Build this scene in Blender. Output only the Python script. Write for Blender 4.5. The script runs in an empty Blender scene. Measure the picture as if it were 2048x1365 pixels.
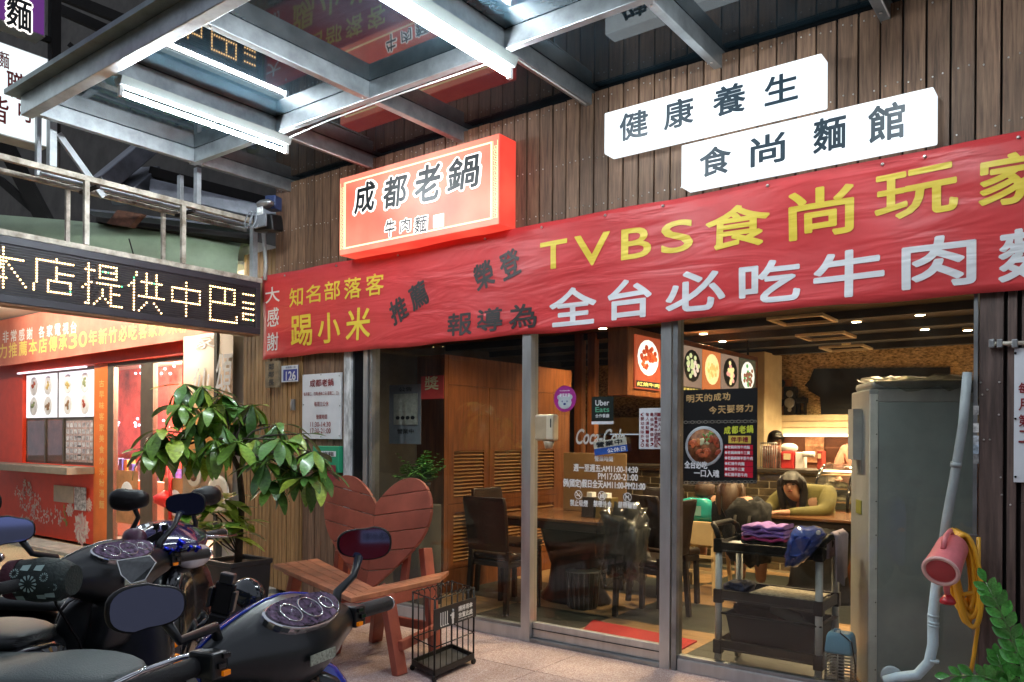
import bpy, bmesh, math, random
from mathutils import Vector, Matrix
sc = bpy.context.scene
COL = sc.collection
random.seed(7)
R = math.radians

# ---------------------------------------------------------------- camera, world, exposure
CAM_H, FOC, CY, YAW, ROLL = 1.42, 1586.0, 875.0, -0.6454, 0.0061
cam = bpy.data.cameras.new('camera')
cam_o = bpy.data.objects.new('camera', cam); COL.objects.link(cam_o)
cam.sensor_width = 36; cam.lens = FOC / 2048 * 36
cam.shift_y = (CY - 682.5) / 2048
cam.clip_start = 0.05; cam.clip_end = 400
cam_o.location = (0, 0, CAM_H)
_f = Vector((math.sin(YAW), math.cos(YAW), 0)); _r0 = Vector((math.cos(YAW), -math.sin(YAW), 0)); _u0 = Vector((0, 0, 1))
_r = math.cos(ROLL) * _r0 + math.sin(ROLL) * _u0
_u = -math.sin(ROLL) * _r0 + math.cos(ROLL) * _u0
m3 = Matrix((_r, _u, -_f)).transposed()
cam_o.matrix_world = Matrix.Translation((0, 0, CAM_H)) @ m3.to_4x4()
sc.camera = cam_o

world = bpy.data.worlds.new('World'); sc.world = world; world.use_nodes = True
wn = world.node_tree; bg = wn.nodes['Background']
sky = wn.nodes.new('ShaderNodeTexSky'); sky.sky_type = 'NISHITA'; sky.sun_disc = False
sky.sun_elevation = R(-3.0); sky.sun_rotation = R(200)
mixw = wn.nodes.new('ShaderNodeMix'); mixw.data_type = 'RGBA'; mixw.blend_type = 'ADD'; mixw.inputs[0].default_value = 1
wn.links.new(sky.outputs[0], mixw.inputs[6]); mixw.inputs[7].default_value = (0.62, 0.68, 0.80, 1)   # city glow on night haze
wn.links.new(mixw.outputs[2], bg.inputs[0]); bg.inputs[1].default_value = 0.25

sc.view_settings.view_transform = 'Standard'; sc.view_settings.look = 'None'
sc.view_settings.gamma = 1; sc.view_settings.exposure = 1.48
sc.render.engine = 'CYCLES'
sc.cycles.use_denoising = True
sc.cycles.max_bounces = 8; sc.cycles.transparent_max_bounces = 16
sc.cycles.caustics_reflective = False; sc.cycles.caustics_refractive = False
sc.cycles.sample_clamp_indirect = 4.0

def S(u, v, X=None, Y=None, Z=None, T=None):
    """a point of the place from a measured photo pixel and the plane it lies in"""
    d = _f + (u - 1024) / FOC * _r + (CY - v) / FOC * _u
    o = Vector((0, 0, CAM_H))
    if T is not None: return o + d * T
    if X is not None: return o + d * (X / d.x)
    if Y is not None: return o + d * (Y / d.y)
    return o + d * ((Z - CAM_H) / d.z)
D = 4.5                                     # front of the timber wall

# ---------------------------------------------------------------- materials
MATS = {}
def mat(name, col, rough=0.6, metal=0.0, emit=None, es=0.0, var=0.12, vscale=6.0, bump=0.0, bscale=60.0, stretch=(1, 1, 1),
        rnd=0.0, spec=0.5, coat=0.0, alpha=1.0, rvar=0.0, col2=None, ior=None, trans=0.0, detail=6):
    if name in MATS: return MATS[name]
    m = bpy.data.materials.new(name); m.use_nodes = True; MATS[name] = m
    nt = m.node_tree; b = nt.nodes['Principled BSDF']; N = nt.nodes.new; L = nt.links.new
    b.inputs['Roughness'].default_value = rough; b.inputs['Metallic'].default_value = metal
    b.inputs['Specular IOR Level'].default_value = spec; b.inputs['Coat Weight'].default_value = coat
    b.inputs['Coat Roughness'].default_value = 0.05
    if ior: b.inputs['IOR'].default_value = ior
    if trans: b.inputs['Transmission Weight'].default_value = trans
    if alpha < 1: b.inputs['Alpha'].default_value = alpha
    tc = N('ShaderNodeTexCoord'); mp = N('ShaderNodeMapping'); mp.inputs['Scale'].default_value = stretch
    L(tc.outputs['Object'], mp.inputs['Vector']); vec = mp.outputs[0]
    if rnd > 0:
        oi = N('ShaderNodeObjectInfo'); mm = N('ShaderNodeMath'); mm.operation = 'MULTIPLY'; mm.inputs[1].default_value = 37.0
        L(oi.outputs['Random'], mm.inputs[0]); va = N('ShaderNodeVectorMath'); va.operation = 'ADD'
        L(vec, va.inputs[0]); L(mm.outputs[0], va.inputs[1]); vec = va.outputs[0]
    no = N('ShaderNodeTexNoise'); no.inputs['Scale'].default_value = vscale; no.inputs['Detail'].default_value = detail
    no.inputs['Roughness'].default_value = 0.62
    L(vec, no.inputs['Vector'])
    c = tuple(col) + (1,)
    lo = tuple(max(0, x * (1 - 1.6 * var)) for x in col) + (1,); hi = tuple(min(1, x * (1 + 1.6 * var)) for x in (col2 or col)) + (1,)
    cr = N('ShaderNodeValToRGB'); cr.color_ramp.elements[0].position = 0.3; cr.color_ramp.elements[1].position = 0.7
    cr.color_ramp.elements[0].color = lo; cr.color_ramp.elements[1].color = hi
    L(no.outputs['Fac'], cr.inputs[0]); out = cr.outputs[0]
    if rnd > 0:
        hs = N('ShaderNodeHueSaturation'); mr = N('ShaderNodeMapRange'); mr.inputs[3].default_value = 1 - rnd; mr.inputs[4].default_value = 1 + rnd
        L(oi.outputs['Random'], mr.inputs[0]); L(mr.outputs[0], hs.inputs['Value']); L(out, hs.inputs['Color']); out = hs.outputs[0]
    L(out, b.inputs['Base Color'])
    if rvar > 0:
        mr2 = N('ShaderNodeMapRange'); mr2.inputs[3].default_value = max(0.02, rough - rvar); mr2.inputs[4].default_value = min(1, rough + rvar)
        L(no.outputs['Fac'], mr2.inputs[0]); L(mr2.outputs[0], b.inputs['Roughness'])
    if bump > 0:
        n2 = N('ShaderNodeTexNoise'); n2.inputs['Scale'].default_value = bscale; n2.inputs['Detail'].default_value = 4
        L(vec, n2.inputs['Vector']); bp = N('ShaderNodeBump'); bp.inputs['Strength'].default_value = bump; bp.inputs['Distance'].default_value = 0.01
        L(n2.outputs['Fac'], bp.inputs['Height']); L(bp.outputs[0], b.inputs['Normal'])
    if emit is not None:
        b.inputs['Emission Color'].default_value = tuple(emit) + (1,); b.inputs['Emission Strength'].default_value = es
    m['bsdf'] = b.name
    return m

def glass(name, tint=(1, 1, 1), ior=1.5, rough=0.0, dirt=0.03, dcol=(0.5, 0.5, 0.45)):
    if name in MATS: return MATS[name]
    m = bpy.data.materials.new(name); m.use_nodes = True; MATS[name] = m
    nt = m.node_tree; nt.nodes.clear(); N = nt.nodes.new; L = nt.links.new
    o = N('ShaderNodeOutputMaterial'); t = N('ShaderNodeBsdfTransparent'); t.inputs[0].default_value = tuple(tint) + (1,)
    g = N('ShaderNodeBsdfGlossy'); g.inputs['Roughness'].default_value = rough; fr = N('ShaderNodeFresnel')
    ge = N('ShaderNodeNewGeometry'); mi = N('ShaderNodeMapRange'); mi.inputs[3].default_value = ior; mi.inputs[4].default_value = 1 / ior
    L(ge.outputs['Backfacing'], mi.inputs[0]); L(mi.outputs[0], fr.inputs[0])
    mx = N('ShaderNodeMixShader'); L(fr.outputs[0], mx.inputs[0]); L(t.outputs[0], mx.inputs[1]); L(g.outputs[0], mx.inputs[2])
    df = N('ShaderNodeBsdfDiffuse'); df.inputs[0].default_value = tuple(dcol) + (1,)
    tc = N('ShaderNodeTexCoord'); mp = N('ShaderNodeMapping'); mp.inputs['Scale'].default_value = (2.2, 2.2, 1.0); L(tc.outputs['Object'], mp.inputs[0])
    no = N('ShaderNodeTexNoise'); no.inputs['Scale'].default_value = 3.0; no.inputs['Detail'].default_value = 9; no.inputs['Roughness'].default_value = 0.7
    L(mp.outputs[0], no.inputs['Vector'])
    mr = N('ShaderNodeMapRange'); mr.inputs[1].default_value = 0.45; mr.inputs[2].default_value = 0.8; mr.inputs[3].default_value = dirt * 0.25; mr.inputs[4].default_value = dirt * 2.5
    L(no.outputs['Fac'], mr.inputs[0])
    m2 = N('ShaderNodeMixShader'); L(mr.outputs[0], m2.inputs[0]); L(mx.outputs[0], m2.inputs[1]); L(df.outputs[0], m2.inputs[2]); L(m2.outputs[0], o.inputs[0])
    return m

def emis(name, col, s, var=0.0, vscale=3.0, col2=None):
    """a lit surface: lamp tube, lightbox face, screen"""
    if s < 5: s *= 0.42
    elif s < 20: s *= .5
    m = mat(name, tuple(x * 0.5 for x in col), 0.45, 0, emit=col, es=s)
    if var > 0:
        nt = m.node_tree; b = nt.nodes['Principled BSDF']; N = nt.nodes.new; L = nt.links.new
        tc = N('ShaderNodeTexCoord'); no = N('ShaderNodeTexNoise'); no.inputs['Scale'].default_value = vscale; no.inputs['Detail'].default_value = 2
        cr = N('ShaderNodeValToRGB'); cr.color_ramp.elements[0].position = 0.5 - 0.2; cr.color_ramp.elements[1].position = 0.5 + 0.2
        cr.color_ramp.elements[0].color = tuple(col) + (1,); cr.color_ramp.elements[1].color = tuple(col2 or col) + (1,)
        L(tc.outputs['Object'], no.inputs['Vector']); L(no.outputs['Fac'], cr.inputs[0]); L(cr.outputs[0], b.inputs['Emission Color'])
    return m

# ---------------------------------------------------------------- objects
def root_of(o):
    p = o
    while p.parent: p = p.parent
    return p
def link(o, parent=None, local=False):
    COL.objects.link(o)
    if parent is not None: o.parent = parent
    return o
def tag(o, label=None, cat=None, group=None, kind=None):
    if label: o['label'] = label
    if cat: o['category'] = cat
    if group: o['group'] = group
    if kind: o['kind'] = kind
    return o
def thing(name, label, cat, loc=(0, 0, 0), rz=0.0, group=None):
    o = bpy.data.objects.new(name, None); COL.objects.link(o); o.empty_display_size = 0.1
    o.location = loc; o.rotation_euler = (0, 0, rz)
    return tag(o, label, cat, group)
def copy_tree(o, loc, rz=None, label=None, parent=None):
    c = o.copy(); COL.objects.link(c); c.parent = parent
    if parent is None:
        c.location = loc
        if rz is not None: c.rotation_euler = (0, 0, rz)
        if label: c['label'] = label
    for ch in list(o.children): copy_tree(ch, None, None, None, c)
    return c

class MB:
    def __init__(s): s.v = []; s.f = []; s.smooth = []
    def add(s, vs, fs, sm=False):
        n = len(s.v); s.v += [Vector(v) for v in vs]; s.f += [tuple(i + n for i in f) for f in fs]; s.smooth += [sm] * len(fs); return s
    def box(s, x0, x1, y0, y1, z0, z1):
        return s.add([(x0, y0, z0), (x1, y0, z0), (x1, y1, z0), (x0, y1, z0), (x0, y0, z1), (x1, y0, z1), (x1, y1, z1), (x0, y1, z1)],
                     [(0, 3, 2, 1), (4, 5, 6, 7), (0, 1, 5, 4), (1, 2, 6, 5), (2, 3, 7, 6), (3, 0, 4, 7)])
    def obox(s, c, a, b, d):
        c, a, b, d = map(Vector, (c, a, b, d)); vs = []
        for k in (-1, 1):
            for i, j in ((-1, -1), (1, -1), (1, 1), (-1, 1)): vs.append(c + a * i + b * j + d * k)
        return s.add(vs, [(0, 3, 2, 1), (4, 5, 6, 7), (0, 1, 5, 4), (1, 2, 6, 5), (2, 3, 7, 6), (3, 0, 4, 7)])
    def beam(s, p, q, w, h, up=(0, 0, 1)):
        p, q, up = Vector(p), Vector(q), Vector(up); d = (q - p); L = d.length; d.normalize()
        if abs(d.dot(up)) > 0.98: up = Vector((0, 1, 0))
        a = d.cross(up).normalized(); b = a.cross(d).normalized()
        return s.obox((p + q) / 2, d * L / 2, a * w / 2, b * h / 2)
    def tube(s, pts, r, n=8, cap=True, rs=None, sm=True):
        pts = [Vector(p) for p in pts]; rings = []
        prev = None
        for i, p in enumerate(pts):
            t = (pts[min(i + 1, len(pts) - 1)] - pts[max(i - 1, 0)]).normalized()
            if prev is None:
                a = t.orthogonal().normalized()
            else:
                a = (prev - t * prev.dot(t)).normalized()
            prev = a; b = t.cross(a); rr = rs[i] if rs else r
            rings.append([p + (a * math.cos(k * 2 * math.pi / n) + b * math.sin(k * 2 * math.pi / n)) * rr for k in range(n)])
        return s.loft(rings, cap, sm)
    def loft(s, rings, cap=True, sm=True, closed=True):
        n = len(rings[0]); base = len(s.v)
        vs = [v for r in rings for v in r]; fs = []
        for i in range(len(rings) - 1):
            for k in range(n if closed else n - 1):
                k2 = (k + 1) % n
                fs.append((i * n + k, i * n + k2, (i + 1) * n + k2, (i + 1) * n + k))
        s.add(vs, fs, sm)
        if cap:
            s.f.append(tuple(base + k for k in reversed(range(n)))); s.smooth.append(False)
            s.f.append(tuple(base + (len(rings) - 1) * n + k for k in range(n))); s.smooth.append(False)
        return s
    def ell(s, c, rx, ry, rz, n=14, m=8, rot=None):
        c = Vector(c); rings = []
        for i in range(m + 1):
            a = -math.pi / 2 + math.pi * i / m
            rr = max(math.cos(a), 0.002); ring = []
            for k in range(n):
                p = Vector((rx * rr * math.cos(2 * math.pi * k / n), ry * rr * math.sin(2 * math.pi * k / n), rz * math.sin(a)))
                if rot is not None: p = rot @ p
                ring.append(c + p)
            rings.append(ring)
        return s.loft(rings, True, True)
    def lathe(s, prof, c=(0, 0, 0), ax=(0, 0, 1), n=20, cap=True, sm=True):
        c = Vector(c); ax = Vector(ax).normalized(); a = ax.orthogonal().normalized(); b = ax.cross(a)
        rings = [[c + ax * z + (a * math.cos(2 * math.pi * k / n) + b * math.sin(2 * math.pi * k / n)) * max(r, 1e-4) for k in range(n)] for r, z in prof]
        return s.loft(rings, cap, sm)
    def prism(s, pts, d):
        pts = [Vector(p) for p in pts]; d = Vector(d); n = len(pts)
        nrm = Vector((0, 0, 0))
        for i in range(n): nrm += (pts[i] - pts[0]).cross(pts[(i + 1) % n] - pts[0])
        if nrm.dot(d) > 0: pts = pts[::-1]
        vs = pts + [p + d for p in pts]
        fs = [tuple(range(n)), tuple(reversed(range(n, 2 * n)))] + [(i, i + n, (i + 1) % n + n, (i + 1) % n) for i in range(n)]
        return s.add(vs, fs)
    def quad(s, *p): return s.add(p, [tuple(range(len(p)))])
    def build(s, name, m, parent=None, local=False, bevel=0.0, sub=0, kind=None, label=None):
        off = Vector((0, 0, 0))
        if parent is not None and not local: off = Vector(root_of(parent).location)
        me = bpy.data.meshes.new(name); me.from_pydata([tuple(v - off) for v in s.v], [], s.f)
        me.polygons.foreach_set('use_smooth', s.smooth); me.materials.append(m); me.update()
        o = bpy.data.objects.new(name, me); link(o, parent)
        if bevel > 0:
            b = o.modifiers.new('bevel', 'BEVEL'); b.width = bevel; b.segments = 2; b.limit_method = 'ANGLE'; b.angle_limit = R(40)
        if sub > 0:
            b = o.modifiers.new('subsurf', 'SUBSURF'); b.levels = sub; b.render_levels = sub
        if kind: o['kind'] = kind
        if label: o['label'] = label
        return o

_tc = {}
def glyph_mesh(body, bold=0.0, shear=0.0):
    key = (body, bold, shear)
    if key in _tc: return _tc[key]
    c = bpy.data.curves.new('glyphs', 'FONT'); c.body = body; c.size = 1; c.offset = bold; c.shear = shear; c.resolution_u = 4
    c.space_line = 1.0
    o = bpy.data.objects.new('glyphs', c); COL.objects.link(o)
    dg = bpy.context.evaluated_depsgraph_get(); dg.update()
    me = bpy.data.meshes.new_from_object(o.evaluated_get(dg))
    vs = [v.co.copy() for v in me.vertices]; fs = [tuple(p.vertices) for p in me.polygons]
    bpy.data.objects.remove(o); bpy.data.curves.remove(c); bpy.data.meshes.remove(me)
    xs = [v.x for v in vs] or [0, 1]; ys = [v.y for v in vs] or [0, 1]
    _tc[key] = (vs, fs, min(xs), max(xs), min(ys), max(ys)); return _tc[key]
from mathutils import noise as mnoise
def lumpy(c, rx, ry, rz, amp=.18, seed=1, n=26, m=16, sq=.6, freq=2.6):
    """a slumped soft shape: rounded box outline creased by layered noise"""
    rings = []; c = Vector(c); o = Vector((seed * 3.7, seed * 1.3, seed * 2.1))
    for i in range(m + 1):
        a = -math.pi / 2 + math.pi * i / m; ca, sa = max(math.cos(a), .001) ** sq, abs(math.sin(a)) ** sq * (1 if math.sin(a) > 0 else -1); ring = []
        for k in range(n):
            th = 2 * math.pi * k / n; cx, cy = abs(math.cos(th)) ** sq * (1 if math.cos(th) > 0 else -1), abs(math.sin(th)) ** sq * (1 if math.sin(th) > 0 else -1)
            q = Vector((cx * ca, cy * ca, sa)); nn = mnoise.noise(q * freq + o) + .6 * (0.5 - abs(mnoise.noise(q * freq * 2.3 + o))) + .35 * mnoise.noise(q * freq * 5 + o)
            d = 1 + amp * nn; ring.append(c + Vector((q.x * rx * d, q.y * ry * d, q.z * rz * d)))
        rings.append(ring)
    return rings
def put_text(mb, body, O, U, V, w, h, bold=0.0, shear=0.0, lift=(0, 0, 0), warp=None):
    """adds flat printed glyphs fitted to the w x h rectangle at O spanned by unit vectors U, V; bold widens the strokes (in glyph heights)"""
    vs, fs, x0, x1, y0, y1 = glyph_mesh(body, 0.0, shear)
    O, U, V, lift = Vector(O), Vector(U), Vector(V), Vector(lift); r = bold * h
    N_ = U.cross(V)
    n = 1 if bold <= 0 else (5 if h < 0.08 else (9 if bold < .05 else 13))
    sx = (w - 2 * r) / (x1 - x0); sy = (h - 2 * r) / max(y1 - y0, 1e-4)
    for k in range(n):
        dx = dy = 0
        if k: a = 2 * math.pi * k / (n - 1) + .39; dx, dy = r * math.cos(a), r * math.sin(a)
        out = []
        for v in vs:
            p = O + U * ((v.x - x0) * sx + r + dx) + V * ((v.y - y0) * sy + r + dy) + lift + N_ * (0.00012 * k)
            if warp: p = warp(p); p = p + N_ * (0.00012 * k)
            out.append(p)
        mb.add(out, fs)
    return mb
def text_px(mb, body, u0, v0, u1, v1, Y, bold=0.0, lift=0.004, shear=0.0, warp=None):
    """glyphs on a plane parallel to the timber wall; (u0,v0) lower left and (u1,v1) upper right as measured on the photo"""
    a = S(u0, v0, Y=Y); b = S(u1, v1, Y=Y)
    return put_text(mb, body, (a.x, Y - lift, a.z), (1, 0, 0), (0, 0, 1), b.x - a.x, b.z - a.z, bold, shear, warp=warp)
# ---------------------------------------------------------------- materials of the place
M_plank = mat('weathered_plank', (0.135, 0.074, 0.046), 0.62, var=0.3, vscale=5, stretch=(14, 14, 0.8), rnd=0.22, bump=0.10, bscale=22, col2=(0.185, 0.106, 0.064))
M_plank_lit = mat('warm_lit_plank', (0.27, 0.145, 0.052), 0.55, var=0.25, vscale=5, stretch=(14, 14, 0.8), rnd=0.16, bump=0.3, bscale=22, col2=(0.30, 0.17, 0.068))  # golden tone carries the neighbouring shop's warm light in the colour
M_gap = mat('dark_batten', (0.012, 0.010, 0.009), 0.9)
M_screw = mat('screw_zinc', (0.6, 0.58, 0.55), 0.35, 0.9)
M_steel = mat('brushed_steel', (0.50, 0.50, 0.51), 0.34, 0.7, var=0.1, vscale=4, stretch=(3, 3, 0.6), rvar=0.1)
M_steel_d = mat('dull_steel', (0.30, 0.31, 0.32), 0.42, 0.8, var=0.2, vscale=6, rvar=0.12)
M_galv = mat('galvanised_beam', (0.36, 0.39, 0.41), 0.36, 0.75, var=0.16, vscale=9, rvar=0.14, bump=0.05, bscale=30)
M_black = mat('black_plastic', (0.007, 0.007, 0.008), 0.42, spec=0.3, bump=0.08, bscale=400)
M_blackgloss = mat('black_gloss', (0.008, 0.008, 0.009), 0.12, coat=0.6)
M_white = mat('white_paint', (0.75, 0.76, 0.76), 0.5, var=0.05)
M_rail = mat('rusty_cream_tube', (0.36, 0.28, 0.19), 0.6, 0.2, var=0.35, vscale=9, col2=(0.45, 0.42, 0.36), bump=0.1)
M_greypost = mat('grey_tube', (0.40, 0.43, 0.45), 0.5, 0.3, var=0.15, vscale=9)

# ---------------------------------------------------------------- ground
def ground_mat():
    m = mat('washed_pebble', (0.36, 0.25, 0.23), 0.75, var=0.2, vscale=2.0, bump=0.7, bscale=150)
    nt = m.node_tree; b = nt.nodes['Principled BSDF']; N = nt.nodes.new; L = nt.links.new
    tc = N('ShaderNodeTexCoord'); vo = N('ShaderNodeTexVoronoi'); vo.inputs['Scale'].default_value = 170; L(tc.outputs['Object'], vo.inputs['Vector'])
    cr = N('ShaderNodeValToRGB'); e = cr.color_ramp.elements
    e[0].color = (0.30, 0.20, 0.19, 1); e[1].color = (0.58, 0.48, 0.46, 1); e[1].position = 0.9
    x = e.new(0.35); x.color = (0.44, 0.30, 0.285, 1); x = e.new(0.7); x.color = (0.50, 0.38, 0.36, 1)
    sp = N('ShaderNodeSeparateColor'); L(vo.outputs['Color'], sp.inputs[0]); L(sp.outputs[0], cr.inputs[0])
    mx = N('ShaderNodeMix'); mx.data_type = 'RGBA'; mx.blend_type = 'MULTIPLY'; mx.inputs[0].default_value = 0.8
    no = N('ShaderNodeTexNoise'); no.inputs['Scale'].default_value = 1.6; no.inputs['Detail'].default_value = 7; L(tc.outputs['Object'], no.inputs['Vector'])
    c2 = N('ShaderNodeValToRGB'); c2.color_ramp.elements[0].position = 0.35; c2.color_ramp.elements[1].position = 0.6
    c2.color_ramp.elements[0].color = (0.55, 0.53, 0.53, 1); c2.color_ramp.elements[1].color = (1, 1, 1, 1)
    L(no.outputs['Fac'], c2.inputs[0]); L(cr.outputs[0], mx.inputs[6]); L(c2.outputs[0], mx.inputs[7]); L(mx.outputs[2], b.inputs['Base Color'])
    bp = N('ShaderNodeBump'); bp.inputs['Strength'].default_value = 0.6; bp.inputs['Distance'].default_value = 0.004
    L(vo.outputs['Distance'], bp.inputs['Height']); L(bp.outputs[0], b.inputs['Normal'])
    return m
M_pebble = ground_mat()
M_asph = mat('alley_asphalt', (0.26, 0.22, 0.135), 0.8, var=0.3, vscale=70, bump=0.6, bscale=120, col2=(0.33, 0.285, 0.18), detail=4)
M_conc = mat('grey_concrete', (0.28, 0.27, 0.25), 0.8, var=0.18, vscale=7, bump=0.3, bscale=80)
tag(MB().box(-60, 60, -60, 60, -0.35, -0.05).build('ground', M_asph), kind='structure')
alley = MB().box(-14.0, -5.99, -3.0, 4.46, -0.04, -0.012).build('alley', M_asph); tag(alley, kind='structure')
# pavement of washed-pebble slabs with narrow joints
pv = bpy.data.objects.new('pavement', None); COL.objects.link(pv); tag(pv, kind='structure')
MB().box(-6.0, 2.5, 0.9, 4.9, -0.05, -0.012).build('joint_bed', mat('joint_grey_pink', (.22, .17, .16), .9), pv)
xs = [-5.98, -4.9, -3.83, -2.78, -1.72, -0.66, 0.4, 1.46, 2.48]; ys = [0.92, 1.9, 2.92, 3.94, 4.52]
for i in range(len(xs) - 1):
    for j in range(len(ys) - 1):
        MB().box(xs[i] + .0025, xs[i + 1] - .0025, ys[j] + .0025, ys[j + 1] - .0025, -0.02, 0.0).build('slab', M_pebble, pv, bevel=0.002)
pk = bpy.data.objects.new('kerb', None); COL.objects.link(pk); tag(pk, kind='structure')
for i in range(7):
    MB().box(-13.9 + i * 1.12, -12.8 + i * 1.12, 4.30, 4.68, -0.03, 0.03).build('kerb_stone', M_conc, pk, bevel=0.008)

# ---------------------------------------------------------------- timber wall
tw = thing('timber_wall', 'brown timber board wall of the noodle restaurant with the long red banner nailed across it', 'wall', (0, D, 0))
XL, XR, ZT, ZB = -6.12, 0.75, 3.70, 2.30
pitch = 0.1095
random.seed(3)
MB().box(XL, XR, D + 0.024, D + 0.10, 2.2, ZT - 0.006).build('backing_board', M_gap, tw)
screws = MB()
x = XL
while x < XR:
    w = min(pitch, XR - x)
    dz = random.uniform(-0.004, 0.004); dy = random.uniform(-0.003, 0.003)
    zt = ZT + dz
    MB().box(x + .0055, x + w - .0055, D + dy, D + 0.022, ZB, zt).build('plank', M_plank, tw)
    for z in (3.655, 3.27, 2.955):
        for k in (0.27, 0.73):
            if random.random() < 0.9:
                zz = z + random.uniform(-.012, .012) + (0.0)
                screws.lathe([(.0045, 0), (.0045, .0035), (.002, .005)], (x + w * k + random.uniform(-.006, .006), D + dy - .0005, zz), (0, -1, 0), 6)
    x += pitch
# left pier of narrower warm-lit boards and the recessed dark boards beside it
XP0, XP1, XP2 = -6.60, -5.73, -5.15
MB().box(XP0, XP2 - .005, D + 0.024, D + 0.16, 0.0, 3.05).build('backing_board', M_gap, tw)
x = XP0; k = 0
while x < XP1 - .01:
    w = min(0.0605, XP1 - x)
    zt = 3.14 + random.uniform(-.004, .004) if x < XL - 0.02 else 2.32
    MB().box(x + .0045, x + w - .0045, D + random.uniform(-.003, .003), D + 0.022, 0.02, zt).build('plank', M_plank_lit, tw)
    x += 0.0605
x = XP1
while x < XP2 - .01:
    w = min(0.085, XP2 - x)
    MB().box(x + .004, x + w - .004, D + 0.012 + random.uniform(-.003, .003), D + 0.0235, 0.02, 2.32).build('plank', M_plank, tw); x += 0.085
# right hand wall beside the shop window: wide boards
M_wide = mat('dark_wide_board', (0.085, 0.054, 0.047), 0.55, var=0.3, vscale=4, stretch=(9, 9, 0.7), rnd=0.15, bump=0.25, bscale=22, col2=(0.12, 0.08, 0.068))
XW = S(1957, 900, Y=D).x
edges = [XW, XW + .105, XW + .118, XW + .160, XW + .176, XW + .42, XW + .66, XW + 1.0, XW + 1.35]
MB().box(XW + .01, XR + .2, D + 0.03, D + 0.12, 0.0, 2.3).build('backing_board', M_gap, tw)
for i in (0, 2, 4, 5, 6):
    a, b = edges[i], edges[i + 1]
    zs = [0.01, 1.12, 2.34] if i > 3 else [0.01, 2.34]
    for q in range(len(zs) - 1):
        MB().box(a + .002, b - .002, D - 0.004, D + 0.028, zs[q] + .002, zs[q + 1] - .002).build('plank', M_wide, tw, bevel=0.002)
for (uu, vv) in ((1965, 790), (1975, 780), (1968, 880), (1980, 880), (1998, 830), (2002, 955), (1999, 765), (2021, 1010), (1962, 766), (2004, 990)):
    p = S(uu, vv, Y=D); screws.lathe([(.005, 0), (.005, .004), (.002, .006)], (p.x, D - .006, p.z), (0, -1, 0), 6)
screws.build('screw_heads', M_screw, tw, kind='stuff')
# the building above and behind the wall
M_dark = mat('dark_render', (0.085, 0.078, 0.070), 0.85, var=0.2, vscale=3)
ub = thing('upper_building', 'dark grey upper storeys rising behind the steel and glass canopy', 'building', (-3, 6, 3.7))
MB().box(-6.2, 1.5, 4.75, 5.0, 3.72, 8.5).build('wall', M_dark, ub)
lb = thing('neighbour_building', 'dim grey brown wall of the neighbouring building above the green awning', 'building', (-10, 5.2, 3))
MB().box(-24, -6.22, 5.25, 5.6, 3.02, 11).build('wall', M_dark, lb)

# ---------------------------------------------------------------- storefront of steel and glass
M_glass = glass('shop_glass', (0.93, 0.95, 0.93), 1.5, 0.0, 0.005)
M_glassd = glass('dusty_shop_glass', (0.90, 0.90, 0.86), 1.5, 0.0, 0.012, (0.5, 0.46, 0.36))
sf = thing('storefront', 'steel framed glass shopfront with sliding door under the red banner', 'shopfront', (-2.5, D, 0))
Xa, Xb, Xc, Xd = S(735, 900, Y=D).x, S(1057, 900, Y=D).x, S(1335, 900, Y=D).x, XW - 0.01
def post(x, w=0.075, m=M_steel, y0=D - 0.03, y1=D + 0.06): MB().box(x - w / 2, x + w / 2, y0, y1, 0.0, 2.335).build('post', m, sf, bevel=0.003)
post(Xa, 0.05); post(Xa + 0.065, 0.028, M_steel_d); post(Xb); post(Xc, 0.07); post(Xc + 0.062, 0.032, M_steel_d)
MB().box(XP2 + .0, XP2 + 0.09, D - 0.02, D + 0.07, 0, 2.33).build('jamb', mat('peeling_paint', (0.42, 0.44, 0.46), 0.6, var=0.3, vscale=14, col2=(0.5, 0.52, 0.54), stretch=(2, 2, .6)), sf, bevel=.003)
MB().box(XP2 + .092, Xa - 0.03, D + 0.0, D + 0.06, 0, 2.33).build('jamb', M_blackgloss, sf)
MB().box(Xd - .012, Xd + .006, D - 0.01, D + 0.05, 0, 2.33).build('jamb', M_steel_d, sf)
for (a, b, h, nm) in ((Xa + .08, Xb - .04, .085, 'sill'), (Xc + .08, Xd - .015, .075, 'sill')):
    MB().box(a, b, D - 0.02, D + 0.05, 0.0, h).build(nm, M_steel, sf, bevel=0.004)
    MB().box(a, b, D - 0.012, D + 0.04, h + .0005, h + .02).build('glazing_bead', M_steel_d, sf, bevel=0.002)
    MB().box(a, b, D + 0.010, D + 0.018, h + .0205, 2.33).build('glass_pane', M_glassd if a > -3 else M_glass, sf)
dr = MB().box(Xb + .04, Xc - .037, D + 0.005, D + 0.045, 0.03, .135).build('door_rail', M_steel, sf, bevel=0.004)
MB().box(Xb + .042, Xc - .039, D - 0.0035, D + 0.0045, 0.088, .092).build('door_groove', M_black, dr)
MB().box(Xb + .04, Xc - .037, D - 0.03, D + 0.06, 0.0, .028).build('threshold', M_steel_d, sf, bevel=0.002)
MB().box(Xb + .04, Xc - .037, D + 0.021, D + 0.029, 0.1355, 2.25).build('door_glass', M_glass, sf)
MB().box(Xa + .03, Xd - .015, D - 0.01, D + 0.055, 2.336, 2.42).build('head_rail', M_steel_d, sf)
MB().box(Xb + .04, Xc - .037, D - 0.012, D + 0.05, 2.2505, 2.33).build('door_rail', M_steel_d, sf)

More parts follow.
